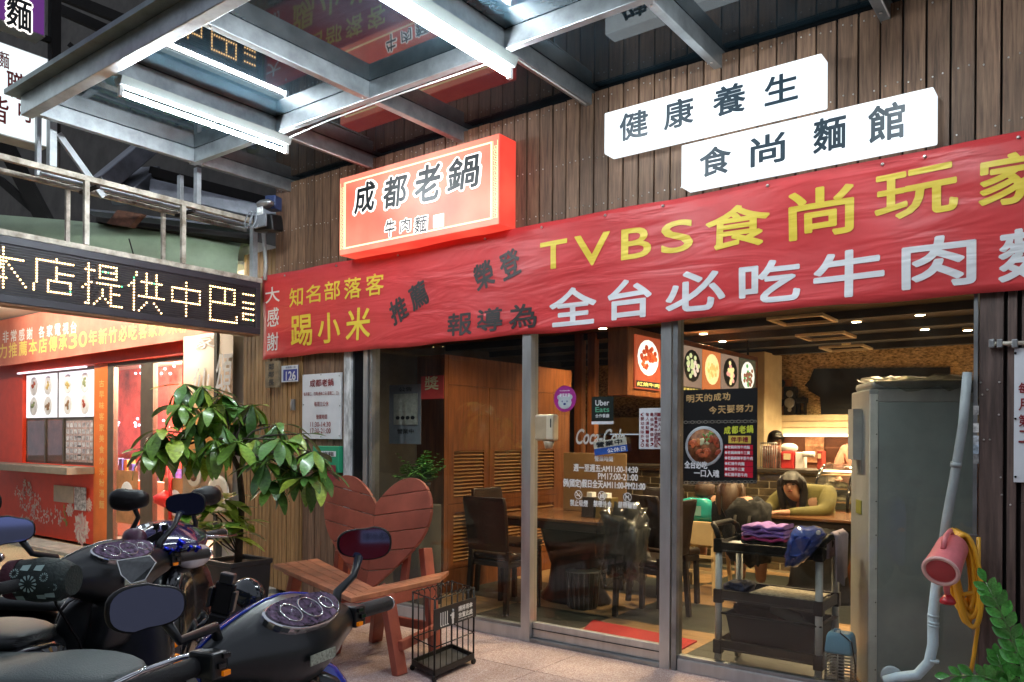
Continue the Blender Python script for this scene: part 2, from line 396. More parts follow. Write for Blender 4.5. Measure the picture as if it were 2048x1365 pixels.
# ---------------------------------------------------------------- canopy
cn = thing('canopy', 'grey steel grid canopy with dark mirror glass panels above the shopfront', 'canopy', (-3, 3.5, 3.62))
ZC = 3.62; HB = 0.11
jx = [-5.92, -4.86, -3.88, -2.77, -1.87, -0.95, 0.05, 1.05]
YF, YM, YW = 2.35, 3.58, 4.72
for x in jx:
    w = .052
    MB().box(x - w / 2, x + w / 2, YF + .04, YM - .027, ZC, ZC + HB).build('joist', M_galv, cn, bevel=0.004)
    MB().box(x - w / 2, x + w / 2, YM + .027, YW, ZC + .002, ZC + HB).build('joist', M_galv, cn, bevel=0.004)
MB().box(jx[0] - .05, jx[-1] + .05, YM - .026, YM + .026, ZC - .002, ZC + HB).build('cross_beam', M_galv, cn, bevel=0.004)
MB().box(jx[0] - .06, jx[-1] + .05, YF - .04, YF + .038, ZC - .012, ZC + HB + .01).build('front_beam', M_galv, cn, bevel=0.005)
M_flash = mat('flashing_blue_grey', (0.16, 0.20, 0.21), 0.45, 0.5, var=0.2)
MB().prism([(jx[0] - .12, YF - .12, ZC + HB + .012), (jx[0] - .12, YF - .12, ZC + HB + .045), (jx[0] - .12, YF + .05, ZC + HB + .06), (jx[0] - .12, YF + .05, ZC + HB + .012)], (jx[-1] - jx[0] + .2, 0, 0)).build('flashing', M_flash, cn)
M_cglass = mat('canopy_mirror_glass', (0.016, 0.030, 0.040), 0.03, spec=0.5, ior=1.48, var=0.3, vscale=3, rvar=0.0)
for i in range(len(jx) - 1):
    for (a, b) in ((YF + .04, YM), (YM, YW)):
        MB().box(jx[i], jx[i + 1] - .002, a + .001, b - .001, ZC + HB + .0015, ZC + HB + .010).build('glass_panel', M_cglass, cn)

# fluorescent battens
M_tube = emis('fluorescent_tube', (0.86, 0.95, 1.0), 100.0)
M_batten = mat('batten_enamel', (0.30, 0.345, 0.335), 0.4, var=0.05)
def batten(x, y0, y1, z, label):
    t = thing('fluorescent_light', label, 'tube light', (x, (y0 + y1) / 2, z), group='fluorescent battens under the glass canopy')
    MB().prism([(x - .055, y0, z + .095), (x + .055, y0, z + .095), (x + .028, y0, z + .045), (x - .028, y0, z + .045)], (0, y1 - y0, 0)).build('batten', M_batten, t, bevel=0.003)
    MB().tube([(x, y0 + .035, z), (x, y1 - .035, z)], .0135, 12).build('tube', M_tube, t)
    for y in (y0 + .004, y1 - .030):
        MB().box(x - .014, x + .014, y, y + .026, z - .02, z + .044).build('lamp_holder', M_white, t, bevel=.003)
    return t
mb = MB()
for x in (-4.86, -2.79, -.95): mb.tube([(x + .035, 3.69, ZC - .006), (x + .04, 4.0, ZC - .010), (x + .03, 4.45, ZC - .006)], .005, 6)
mb.tube([(-4.83, 3.66, ZC - .008), (-4.3, 3.60, ZC - .022), (-3.6, 3.61, ZC - .010), (-2.79, 3.62, ZC - .012)], .005, 6)
mb.build('wiring', M_white, cn, kind='stuff')
mb = MB()
for x in jx:
    for y in (YM - .05, YM + .06, YF + .08, 4.40): mb.lathe([(.009, 0), (.009, -.005), (.004, -.006)], (x, y, ZC), (0, 0, 1), 6)
mb.build('bolts', M_screw, cn, kind='stuff')
batten(-4.86, 2.42, 3.68, 3.52, 'long fluorescent tube lamp nearest the front left corner of the glass canopy')
batten(-2.79, 2.42, 3.68, 3.52, 'long fluorescent tube lamp in the middle bay above the red lit sign')
batten(-0.95, 2.42, 3.68, 3.52, 'fluorescent tube lamp at the right end of the canopy above the white signs')

# parked red van on the street behind the viewer
van = thing('parked_van', 'red van parked on the street behind the viewer, seen only in a scooter mirror', 'van', (5.3, -3.1, 0), R(-40))
def vp(x, y, z): return (x, y, z)
M_vred = mat('van_red', (.45, .01, .012), .25, coat=1)
MB().loft([[Vector((x, w * sy, z)) for sy, z in ((-1, .35), (-1, .95), (-.92, 1.25), (-.8, 1.68), (.8, 1.68), (.92, 1.25), (1, .95), (1, .35))] for x, w in ((0, .78), (.05, .82), (1.5, .85), (3.2, .85), (3.6, .8))]).build('body', M_vred, van, True, bevel=.03)
MB().box(-.012, .0, -.62, .62, 1.08, 1.52).build('rear_window', M_blackgloss, van, True)
MB().box(-.02, .0, -.22, .22, .72, .88).build('plate', mat('plate_white', (.7, .7, .7), .4), van, True)
mb = MB(); put_text(mb, 'KKB-0181', (-.024, .19, .75), (0, -1, 0), (0, 0, 1), .38, .10, .03); mb.build('lettering', M_blackgloss, van, True)
for q in (-1, 1): MB().box(-.02, .0, q * .7 - .06, q * .7 + .06, .85, 1.15).build('tail_light', emis('tail_glow', (1, .05, .03), 2.5), van, True)
for x in (.6, 2.9):
    for q in (-.8, .8): MB().lathe([(.2, -.09), (.31, -.09), (.33, 0), (.31, .09), (.2, .09)], (x, q, .33), (0, 1, 0), 20).build('wheel', M_black, van, True)
# unseen street front opposite the shop, added to keep reflections dark
M_opp = mat('dim_street_front', (0.035, 0.035, 0.045), .8, var=.1, vscale=.6)
ob = thing('backdrop_building', 'unseen dim row of buildings added across the street for dark reflections', 'building', (-4, -13, 0))
MB().box(-40, 30, -14, -13, 0, 9).build('wall', M_opp, ob)
M_owin = emis('reflection_window', (1.0, .85, .6), 1.2)  # glowing windows added to give the glass and mirrors reflections
for k in range(5):
    MB().box(-24 + k * 9.6, -23.2 + k * 9.6, -12.99, -12.96, 5.9, 6.7).build('window', M_owin, ob)
# ---------------------------------------------------------------- long red banner
M_ban = mat('banner_vinyl_red', (0.60, 0.050, 0.055), 0.42, var=0.07, vscale=2.5, spec=0.4)
def banner_bump(m):
    nt = m.node_tree; b = nt.nodes['Principled BSDF']; N = nt.nodes.new; L = nt.links.new
    tc = N('ShaderNodeTexCoord'); mp = N('ShaderNodeMapping'); mp.inputs['Rotation'].default_value = (0, R(-14), 0); mp.inputs['Scale'].default_value = (0.7, 1, 3.4)
    L(tc.outputs['Object'], mp.inputs[0]); no = N('ShaderNodeTexNoise'); no.inputs['Scale'].default_value = 2.2; no.inputs['Detail'].default_value = 3
    no.inputs['Distortion'].default_value = 0.6; L(mp.outputs[0], no.inputs['Vector'])
    bp = N('ShaderNodeBump'); bp.inputs['Strength'].default_value = 1.0; bp.inputs['Distance'].default_value = 0.022; L(no.outputs['Fac'], bp.inputs['Height']); L(bp.outputs[0], b.inputs['Normal'])
for c, nm in (((0.46, 0.028, 0.032), 'banner_vinyl_red'),): banner_bump(M_ban)
M_yel = mat('print_yellow', (0.80, 0.60, 0.06), 0.45, var=0.03); banner_bump(M_yel)
M_wht = mat('print_white', (0.72, 0.73, 0.76), 0.45, var=0.03); banner_bump(M_wht)
M_ink = mat('print_charcoal', (0.035, 0.028, 0.03), 0.5, var=0.03)
YB = D - 0.05
def bw(x, z):
    """gentle folds of the banner, as an offset from the wall plane"""
    return (0.010 * math.sin(x * 2.3 + z * 3.0) + 0.007 * math.sin(x * 5.1 - z * 6.0 + 1.0)
            + 0.006 * math.sin((x * 0.9 + z) * 9) * max(0, min(1, (x + 3.4) / 2)))
bl, br = S(525, 555, Y=YB), S(2180, 240, Y=YB)
blb = S(525, 720, Y=YB); brb = S(2048, 577, Y=YB)
XB0, XB1 = bl.x, 0.62
def ztop(x): return bl.z + (S(2048, 265, Y=YB).z - bl.z) * (x - bl.x) / (S(2048, 265, Y=YB).x - bl.x) + 0.006 * abs(math.sin(x * 4.4))
def zbot(x): return blb.z + (brb.z - blb.z) * (x - blb.x) / (brb.x - blb.x) + 0.006 * math.sin(x * 3.1) + 0.004 * math.sin(x * 9)
bn = thing('banner', 'long red banner with yellow and white praise lettering nailed over the shopfront', 'banner', (0, YB, 2.5))
nx, nz = 150, 16; vs = []; fs = []
for i in range(nx + 1):
    x = XB0 + (XB1 - XB0) * i / nx
    for j in range(nz + 1):
        z = zbot(x) + (ztop(x) - zbot(x)) * j / nz
        vs.append((x, YB - bw(x, z), z))
for i in range(nx):
    for j in range(nz):
        a = i * (nz + 1) + j; fs.append((a, a + nz + 1, a + nz + 2, a + 1))
b_ = MB(); b_.add(vs, fs, True); sheet = b_.build('sheet', M_ban, bn)
so = sheet.modifiers.new('thick', 'SOLIDIFY'); so.thickness = 0.002; so.offset = -1
def bwarp(p): return Vector((p.x, p.y - 0.004 - bw(p.x, p.z), p.z))
def subdiv(mb, L=0.09):
    me = bpy.data.meshes.new('t'); me.from_pydata([tuple(v) for v in mb.v], [], mb.f); bm = bmesh.new(); bm.from_mesh(me); bpy.data.meshes.remove(me)
    bmesh.ops.triangulate(bm, faces=bm.faces[:])
    for _ in range(3):
        es = [e for e in bm.edges if e.calc_length() > L]
        if not es: break
        bmesh.ops.subdivide_edges(bm, edges=es, cuts=1); bmesh.ops.triangulate(bm, faces=[f for f in bm.faces if len(f.verts) > 3])
    mb.v = [v.co.copy() for v in bm.verts]; mb.f = [tuple(v.index for v in f.verts) for f in bm.faces] if not bm.verts.index_update() else []
    mb.smooth = [False] * len(mb.f); bm.free()
def ban_text(items, m, bold=0.02):
    for it in items:
        s, u0, v0, u1, v1 = it[:5]; mb = MB()
        a = S(u0, v0, Y=YB); b = S(u1, v1, Y=YB)
        if len(it) > 5:
            an = R(it[5]); U = Vector((math.cos(an), 0, math.sin(an))); V = Vector((-math.sin(an), 0, math.cos(an)))
        else: U, V = Vector((1, 0, 0)), Vector((0, 0, 1))
        if len(it) > 5:
            put_text(mb, s, (a.x, YB, a.z), U, V, it[6], it[7], bold)
        else:
            put_text(mb, s, (a.x, YB, a.z), U, V, b.x - a.x, b.z - a.z, bold)
        subdiv(mb); mb.v = [bwarp(p) for p in mb.v]
        mb.build('lettering', m, bn)
ban_text([('大', 531, 608, 560, 572), ('感', 533, 655, 558, 614), ('謝', 533, 703, 557, 664)], M_wht, 0.012)
ban_text([('知', 580, 616, 609, 573), ('名', 615, 609, 645, 568), ('部', 652, 603, 683, 560), ('落', 690, 600, 723, 553), ('客', 731, 594, 767, 544)], M_yel, 0.016)
ban_text([('踢', 583, 695, 627, 628), ('小', 637, 689, 682, 623), ('米', 693, 684, 744, 612)], M_yel, 0.020)
ban_text([('推', 790, 655, 0, 0, 22, .185, .205), ('薦', 828, 626, 0, 0, 22, .185, .205), ('榮', 953, 586, 0, 0, 16, .185, .20), ('登', 1006, 565, 0, 0, 16, .185, .20)], M_ink, 0.028)
ban_text([('報', 893, 674, 943, 622), ('導', 953, 666, 1006, 613), ('為', 1018, 660, 1074, 605)], M_ink, 0.024)
ban_text([('T', 1082, 543, 1138, 478), ('V', 1152, 537, 1222, 463), ('B', 1243, 522, 1303, 450), ('S', 1322, 511, 1388, 435)], M_yel, 0.022)
ban_text([('食', 1411, 506, 1540, 398), ('尚', 1576, 483, 1708, 362), ('玩', 1748, 446, 1918, 322), ('家', 1957, 420, 2112, 292)], M_yel, 0.026)
ban_text([('全', 1099, 656, 1194, 569), ('台', 1216, 643, 1307, 553), ('必', 1334, 629, 1452, 534), ('吃', 1478, 612, 1601, 512), ('牛', 1625, 602, 1770, 490), ('肉', 1803, 582, 1953, 462), ('麵', 1995, 566, 2160, 442)], M_wht, 0.028)
mb = MB()
for x in (-5.9, -5.2, -4.5, -3.6, -3.1, -2.6, -2.2, -1.55, -0.95, -0.75, -0.35, .1): mb.lathe([(.009, 0), (.009, .005), (.004, .008)], (x, YB - bw(x, ztop(x) - .03) - .003, ztop(x) - .03), (0, -1, 0), 8)
mb.build('grommets', M_screw, bn, kind='stuff')
p1, p0 = S(760, 515, Y=YB), S(683, 517, Y=YB)

# ---------------------------------------------------------------- lightbox signs on the timber wall
M_red_side = emis('sign_red_side', (1.0, 0.05, 0.035), .72, 1, 3.0, (1.0, 0.14, 0.08))
def sign_face(name, mul=1.0):
    m = emis(name, (1.0, 0.13, 0.08), .92, 1, 1.6, (1.0, 0.50, 0.34)); nt = m.node_tree
    return m
M_face = sign_face('sign_face_orange')
M_cream = emis('sign_cream_line', (1.0, 0.80, 0.42), 1.6)
M_lw = emis('sign_white_outline', (1.0, 0.92, 0.86), 2.0)
M_si = mat('sign_ink', (0.010, 0.014, 0.018), 0.4, var=0)
YS = D - 0.20
f0 = S(677, 511, Y=YS); f1 = S(1000, 267, Y=YS); flt = S(681, 356, Y=YS); frb = S(995, 451, Y=YS)
x0, x1 = S(679, 430, Y=YS).x, S(998, 360, Y=YS).x; z0, z1 = (f0.z + frb.z) / 2, (f1.z + flt.z) / 2
rs = thing('lit_sign', 'glowing red and orange box sign with black brush characters on the timber wall', 'sign', ((x0 + x1) / 2, YS, z0))
MB().box(x0, x1, YS + .006, D - 0.005, z0, z1).build('sign_case', M_red_side, rs, bevel=0.006)
MB().box(x0 + .004, x1 - .004, YS, YS + .0055, z0 + .004, z1 - .004).build('sign_face', M_face, rs)
# cream frame lines
ix0, ix1, iz0, iz1 = x0 + .062, x1 - .062, z0 + .045, z1 - .045
mb = MB()
for (a, b, c, d) in ((ix0, ix1, iz0, iz0 + .012), (ix0, ix1, iz1 - .012, iz1), (ix0, ix0 + .012, iz0 + .012, iz1 - .012), (ix1 - .012, ix1, iz0 + .012, iz1 - .012)):
    mb.box(a, b, YS - .002, YS - .0005, c, d)
mb.build('frame_line', M_cream, rs)
for xc in (x0 + .034, x1 - .034):          # fret pattern strips at both ends
    mb = MB(); z = z0 + .05; w = .016; t = .0025; k = 0
    for q in (-1, 1): mb.box(xc + q * (w + .004) - t / 2, xc + q * (w + .004) + t / 2, YS - .0022, YS - .0006, z0 + .045, z1 - .045)
    while z < z1 - .09:
        for (a, b, c, d) in ((-w, w, 0, t), (w - t, w, 0, .026), (-w + .008, w, .026, .026 + t), (-w + .008, -w + .008 + t, .010, .026), (-w + .008, w - .010, .010, .010 + t)):
            mb.box(xc + a, xc + b, YS - .002, YS - .0005, z + c, z + d)
        z += .036
    mb.build('fret_pattern', M_cream, rs, kind='stuff')
M_cal = MB(); M_out = MB(); M_thin = MB()
chars = [('成', 709, 431, 752, 359), ('都', 767, 421, 817, 345), ('老', 830, 410, 883, 322), ('鍋', 895, 388, 961, 304)]
chars2 = [('牛', 771, 477, 791, 437), ('肉', 801, 467, 822, 435), ('麵', 829, 469, 856, 429)]
for s, a, b, c, d in chars:
    text_px(M_cal, s, a, b, c, d, YS, 0.030, 0.006, shear=0.10)
    q = 4.5; text_px(M_out, s, a - q, b + q, c + q, d - q, YS, 0.075, 0.003, shear=0.10)
for s, a, b, c, d in chars2:
    text_px(M_thin, s, a, b, c, d, YS, 0.018, 0.006, shear=0.06)
    q = 2.2; text_px(M_out, s, a - q, b + q, c + q, d - q, YS, 0.075, 0.003, shear=0.06)
M_out.build('lettering_outline', M_lw, rs); M_cal.build('lettering', M_si, rs); M_thin.build('lettering', M_si, rs)
a, b = S(867, 457, Y=YS), S(888, 427, Y=YS)
MB().box(a.x, b.x, YS - .004, YS - .0005, a.z, b.z).build('blank_square', M_lw, rs)

M_wbox = emis('white_lightbox', (0.92, 0.98, 1.0), 1.2, 1, 3.2, (0.72, 0.84, 0.92))
M_nav = mat('navy_letter', (0.012, 0.035, 0.055), 0.4, var=0)
def white_sign(u0, v0, u1, v1, ys, chars, label):
    a, b = S(u0, v0, Y=ys), S(u1, v1, Y=ys)
    t = thing('lit_sign', label, 'sign', ((a.x + b.x) / 2, ys, a.z), group='white lightbox signs on the timber wall')
    MB().box(a.x, b.x, ys, D - 0.006, a.z, b.z).build('sign_case', M_wbox, t, bevel=0.008)
    for s, p, q, r_, w in chars:
        m = MB(); text_px(m, s, p, q, r_, w, ys, 0.026, 0.003)
        m.build('lettering', M_nav, t)
white_sign(1208, 309, 1643, 106, D - .13, [('健', 1239, 286, 1297, 215), ('康', 1328, 263, 1388, 190), ('養', 1426, 238, 1492, 161), ('生', 1529, 215, 1597, 139)], 'upper white lit sign with four navy characters')
white_sign(1362, 376, 1867, 173, D - .135, [('食', 1399, 358, 1463, 286), ('尚', 1501, 337, 1571, 261), ('麵', 1626, 310, 1693, 226), ('館', 1736, 290, 1811, 199)], 'lower white lit sign partly above the red banner')

# ---------------------------------------------------------------- small signs on the left pier
M_paper = mat('white_panel', (0.66, 0.69, 0.74), 0.5, var=0.04)
M_maroon = mat('maroon_print', (0.22, 0.012, 0.02), 0.5, var=0)
M_blueink = mat('blue_print', (0.02, 0.035, 0.16), 0.45, var=0.02)
def panel(name, label, cat, u0, v0, u1, v1, y, m, th=0.006, bev=0.0015, **k):
    a, b = S(u0, v0, Y=y), S(u1, v1, Y=y)
    t = thing(name, label, cat, ((a.x + b.x) / 2, y, a.z), **k)
    MB().box(a.x, b.x, y, y + th, a.z, b.z).build('board', m, t, bevel=bev)
    return t, a, b
y = D - 0.012
t, a, b = panel('hours_sign', 'white opening hours board with maroon characters beside the shopfront', 'sign', 604, 878, 682, 745, y, M_paper, 0.02)
mb = MB(); text_px(mb, '成都老鍋', 620, 775, 668, 757, y, 0.02); mb.build('lettering', M_maroon, t)
mb = MB(); text_px(mb, '每月第二、四周(週休二日 星期二、三)', 608, 794, 678, 782, y, 0.01); text_px(mb, '每周三公休', 629, 814, 658, 803, y, .01)
text_px(mb, '營業時間', 633, 839, 655, 829, y, .01); text_px(mb, '11:30-14:30', 621, 854, 662, 844, y, .014); text_px(mb, '17:30-21:00', 621, 867, 662, 857, y, .014); mb.build('lettering', M_maroon, t)
mb = MB()
for (uu, vv) in ((607, 750), (642, 750), (679, 752), (607, 810), (680, 812), (607, 873), (642, 874), (679, 872)):
    p = S(uu, vv, Y=y); mb.lathe([(.006, 0), (.006, .004), (.003, .006)], (p.x, y, p.z), (0, -1, 0), 7)
mb.build('pins', M_steel_d, t, kind='stuff')
t, a, b = panel('house_number', 'small white and blue house number plate reading 126', 'number plate', 563, 765, 596, 730, D - .03, mat('number_plate_blue', (0.045, 0.06, 0.30), .4, var=.02), .008)
aa, bb = S(563, 765, Y=D - .033), S(596, 730, Y=D - .033)
MB().box(aa.x, aa.x + .022, D - .034, D - .031, aa.z, bb.z).build('rim', M_paper, t); MB().box(aa.x + .0225, bb.x, D - .034, D - .031, bb.z - .035, bb.z).build('rim', M_paper, t)
MB().box(aa.x + .0225, bb.x, D - .034, D - .031, aa.z, aa.z + .010).build('rim', M_paper, t); MB().box(bb.x - .010, bb.x, D - .034, D - .031, aa.z + .0105, bb.z - .0355).build('rim', M_paper, t)
mb = MB(); text_px(mb, '126', 572, 762, 592, 742, D - .034, .035, .003); mb.build('lettering', M_wht, t)
mb = MB(); text_px(mb, '經國路一段', 572, 738, 592, 732, D - .034, .01, .003); mb.build('lettering', M_blueink, t)
M_oldwood = mat('old_plaque', (0.20, 0.15, 0.09), .6, var=.3, vscale=12)
t, a, b = panel('wooden_plaque', 'dark brown wooden plaque with black brush writing hanging under the banner end', 'plaque', 530, 776, 556, 722, D - .07, M_oldwood, .03, .004)
mb = MB(); text_px(mb, '鄰', 537, 741, 549, 727, D - .07, .02); text_px(mb, '鄰', 537, 756, 549, 743, D - .07, .02); text_px(mb, '長', 537, 772, 549, 759, D - .07, .02); mb.build('lettering', M_si, t)
M_green = mat('green_plastic', (0.02, 0.30, 0.15), .4, var=.05)
t, a, b = panel('ash_box', 'green box with small white label fixed below the hours board', 'box', 625, 944, 677, 893, D - .06, M_green, .055, .006)
mb = MB(); aa, bb = S(641, 913, Y=D - .06), S(672, 903, Y=D - .06); mb.box(aa.x, bb.x, D - .063, D - .061, aa.z, bb.z); mb.build('sticker', M_paper, t)
mb = MB(); text_px(mb, '信箱', 645, 912, 668, 904, D - .063, .02, .003); mb.build('lettering', M_si, t)
t, a, b = panel('red_card', 'dark red card tucked in front of the green box', 'card', 630, 965, 671, 931, D - .075, mat('dark_red_card', (.22, .02, .035), .5), .004)
# latch on the pier
t = thing('door_latch', 'small grey metal latch on the narrow boards of the pier', 'latch', S(587, 810, Y=D - .01))
p = S(587, 810, Y=D - .01); MB().box(p.x - .018, p.x + .018, D - .018, D - .001, p.z - .05, p.z + .05).build('plate', M_steel_d, t, bevel=.003)
MB().tube([(p.x, D - .03, p.z + .045), (p.x + .01, D - .045, p.z), (p.x - .012, D - .03, p.z - .05)], .006).build('hook', M_steel, t)

# right hand board sign and bolt
y = D - .018
a, b = S(2027, 965, Y=y), S(2160, 690, Y=y)
t = thing('notice_board', 'white notice board screwed to the dark boards at the right edge', 'sign', (a.x, y, a.z))
MB().box(a.x, b.x, y, y + .008, a.z, b.z).build('board', M_paper, t, bevel=.002)
for k, s in enumerate('每月第二'): mb = MB(); text_px(mb, s, 2037, 790 + k * 32, 2060, 765 + k * 32, y, .02); mb.build('lettering', M_maroon, t)
mb = MB()
for vv in (707, 838, 954): p = S(2031, vv, Y=y); mb.lathe([(.006, 0), (.006, .004), (.003, .006)], (p.x, y, p.z), (0, -1, 0), 7)
mb.build('pins', M_blackgloss, t, kind='stuff')
t = thing('slide_bolt', 'old brass coloured slide bolt across the board joints', 'bolt', S(2010, 690, Y=D))
p0, p1 = S(1982, 688, Y=D - .03), S(2060, 686, Y=D - .03)
MB().tube([p0, p1], .010, 10).build('rod', M_rail, t)
for uu in (1984, 2000, 2030):
    p = S(uu, 688, Y=D - .02); MB().box(p.x - .012, p.x + .012, D - .042, D - .005, p.z - .02, p.z + .02).build('bracket', M_steel_d, t, bevel=.003)
# ---------------------------------------------------------------- LED moving message sign
XE = -6.2
la, lb_, lc, ld = S(0, 466, X=XE), S(0, 612, X=XE), S(517, 570, X=XE), S(517, 668, X=XE)
ez0, ez1 = 2.345, 2.815
led = thing('message_sign', 'black LED message sign with amber dot matrix characters projecting from the wall', 'LED sign', (XE, 3.2, 2.5))
M_ledframe = mat('led_frame', (0.035, 0.035, 0.045), .45, .3, var=.1)
y_end, y_beg = 4.40, 1.30
MB().box(XE - .16, XE - .012, y_beg, y_end, ez0, ez1).build('housing', M_ledframe, led, bevel=.004)
for (a, b) in ((ez0, ez0 + .055), (ez1 - .055, ez1)): MB().box(XE - .0115, XE + .004, y_beg, y_end, a, b).build('frame_rail', M_ledframe, led, bevel=.003)
MB().box(XE - .0115, XE + .004, y_end - .05, y_end, ez0 + .0555, ez1 - .0555).build('frame_rail', M_ledframe, led, bevel=.003)
mb = MB(); z = ez0 + .062
while z < ez1 - .06: mb.box(XE - .0105, XE - .002, y_beg + .01, y_end - .052, z, z + .0045); z += .0185
mb.build('louvres', mat('led_louvre', (.03, .026, .026), .6), led, kind='stuff')
MB().box(XE - .158, XE - .006, y_beg, y_end, ez0 - .012, ez0 - .001).build('bottom_strip', mat('rust_brown', (.22, .11, .05), .6, var=.2), led)
BM = {}
BM['言'] = "11111 00000 00000 11111 00000 11111 00000 11111 10000 11111"
BM['巴'] = "111111111110 100000100010 100000100010 100000100010 100000100010 111111111110 100000000000 100000000000 100000000000 100000000001 100000000001 111111111111"
BM['中'] = "0000001000000 0000001000000 1111111111111 1000001000001 1000001000001 1000001000001 1111111111111 0000001000000 0000001000000 0000001000000 0000001000000"
BM['供'] = "000100010001000 000100010001000 001000010001000 001001111111110 011000010001000 101000010001000 001000010001000 001000010001000 001011111111111 001000000000000 001000010010000 001000100001000 001001000000100 001010000000010"
BM['提'] = "001000111111100 001000100000100 011110111111100 001000100000100 001000111111100 001000000000000 001101111111111 011000000010000 101000010010000 001000010011110 001000010010000 001000101010000 001001000110000 011010000011111"
BM['店'] = "0000000010000000 0111111111111110 0100000000000000 0100000010000000 0100000010000000 0100000011111110 0100000010000000 0100000010000000 0100011111111100 0100010000000100 1000010000000100 1000010000000100 1000011111111100"
BM['木'] = "00000000100000000 00000000100000000 00000000100000000 01111111111111110 00000001110000000 00000011101000000 00000101100100000 00001000100010000 00010000100001000 00100001110000100 01000000100000010 10000000100000001 00000000100000000"
M_led = emis('led_amber', (1.0, 0.62, 0.26), 9.0)
M_ledg = emis('led_green', (0.1, 0.8, 0.35), 2.5)
cz = (ez0 + ez1) / 2
mb = MB(); mg = MB()
def led_char(ch, u0, u1, vtop, vbot):
    rows = BM[ch].split(); n = len(rows); w = len(rows[0])
    A, B = S(u0, vtop, X=XE).y, S(u1, vtop, X=XE).y
    um = (u0 + u1) / 2
    zt, zb = S(um, vtop, X=XE).z, S(um, vbot, X=XE).z
    for j, rw in enumerate(rows):
        for i, c in enumerate(rw):
            if c == '1':
                y = A + (B - A) * i / (w - 1); zz = zt + (zb - zt) * j / (n - 1)
                if y < y_beg + .02: continue
                tgt = mg if random.random() < .02 else mb
                tgt.ell((XE - .001, y, zz), .006, .0068, .0068, 8, 4)
led_char('言', 487, 507, 590, 640)
led_char('巴', 421, 474, 577, 643)
led_char('中', 345, 400, 566, 632)
led_char('供', 258, 328, 548, 623)
led_char('提', 166, 244, 532, 610)
led_char('店', 68, 152, 519, 585)
led_char('木', -40, 52, 495, 575)
mb.build('lit_dots', M_led, led, kind='stuff'); mg.build('green_dots', M_ledg, led, kind='stuff')

# rusty frame carrying the LED sign
fr = thing('scaffold', 'rusty cream square tube frame standing on top of the LED sign', 'frame', (XE, 3.2, 2.82))
zr = 3.36
MB().beam((XE + .0, 1.2, zr), (XE + .0, 4.46, zr), .04, .04).build('top_rail', M_rail, fr)
MB().beam((XE - .32, 1.2, zr), (XE - .32, 4.46, zr - .005), .035, .035).build('rear_rail', M_rail, fr)
MB().beam((XE - .17, 2.6, zr + .002), (XE - .17, 4.46, zr + .002), .03, .03).build('rear_rail', M_greypost, fr)
MB().beam((XE - .02, 1.2, 2.838), (XE - .02, 4.42, 2.838), .045, .04).build('bottom_rail', M_rail, fr)
for u in (172, 366): p = S(u, 480, X=XE); MB().beam((XE, p.y, 2.859), (XE, p.y, zr - .021), .035, .035).build('post', M_rail, fr)
for u in (143, 335): p = S(u, 480, X=XE - .25); MB().beam((XE - .32, p.y, 2.83), (XE - .32, p.y, zr - .02), .03, .03).build('post', M_rail, fr)
for y in (2.95, 3.75): MB().beam((XE - .3, y, zr - .03), (XE - .02, y, zr - .03), .03, .02).build('cross_piece', M_gap, fr)
MB().beam((XE - .05, 4.36, 2.86), (XE - .05, 4.36, zr + .0), .05, .05).build('post', M_greypost, fr)
MB().tube([(XE + .03, 4.40, zr - .02), (XE + .05, 4.42, 3.0), (XE + .04, 4.42, 2.84)], .018, 8).build('conduit', mat('pvc_grey', (.4, .4, .4), .6), fr)
for u, w in ((103, .06), (76, .04), (395, .05), (361, .045)):
    p = S(u, 350, X=XE if w in (.06, .05) else XE - .3); xx = p.x
    MB().beam((xx, p.y, zr + .021), (xx, p.y, 4.0 if u < 200 else 3.69), w, w * .8).build('upright', M_greypost, fr)
a, b = S(116, 268, X=XE - .1), S(207, 395, X=XE - .1)
MB().beam(a, b, .045, .03, (1, 0, 0)).build('brace', M_greypost, fr)

# double sided box signs at the upper left
M_wb2 = emis('white_lightbox_far', (0.86, 0.97, 1.0), 1.0)
M_purp = emis('purple_lightbox', (0.13, 0.03, 0.20), 0.75)
XS2 = -6.55
def side_sign(v_tl, v_bl, name, m, label, ur=98, vr=(119, 295)):
    zt = S(ur, vr[0], X=XS2).z; zb = S(ur, vr[1], X=XS2).z; ye = S(ur, vr[0], X=XS2).y
    t = thing(name, label, 'sign', (XS2, ye - .8, zb))
    MB().box(XS2 - .18, XS2 - .004, ye - 1.6, ye, zb - .004, zt + .004).build('sign_case', mat('sign_case_grey', (.35, .36, .36), .5), t, bevel=.004)
    MB().box(XS2 - .0035, XS2 + .003, ye - 1.59, ye - .012, zb + .006, zt - .006).build('sign_face', m, t)
    return t, ye, zb, zt
def xtext(mb, s, u0, v0, u1, v1, X, bold=0.0, lift=.005):
    a, b = S(u0, v0, X=X), S(u1, v1, X=X); um = (u0 + u1) / 2
    z0, z1 = S(u0, v0, X=X).z, S(u1, v1, X=X).z
    put_text(mb, s, (X + lift, a.y, z0), (0, 1, 0), (0, 0, 1), b.y - a.y, z1 - z0, bold)
t, ye, zb, zt = side_sign(0, 0, 'job_sign', M_wb2, 'white lit box sign with dark red characters at the far upper left')
M_dred = mat('sign_red_ink', (.32, .02, .02), .5, var=0)
mb = MB(); xtext(mb, '職', 12, 192, 52, 152, XS2, .012); xtext(mb, '可', 32, 240, 66, 204, XS2, .012); xtext(mb, '皆', -22, 240, 17, 198, XS2, .012); xtext(mb, '麵', -2, 134, 18, 108, XS2, .01); mb.build('lettering', M_dred, t)
t, ye, zb, zt = side_sign(0, 0, 'purple_sign', M_purp, 'purple lit sign with outlined brush characters above the white sign', 92, (-60, 74))
mb = MB(); xtext(mb, '麵', 8, 52, 66, 2, XS2, .09, .004); mb.build('lettering_outline', M_lw, t)
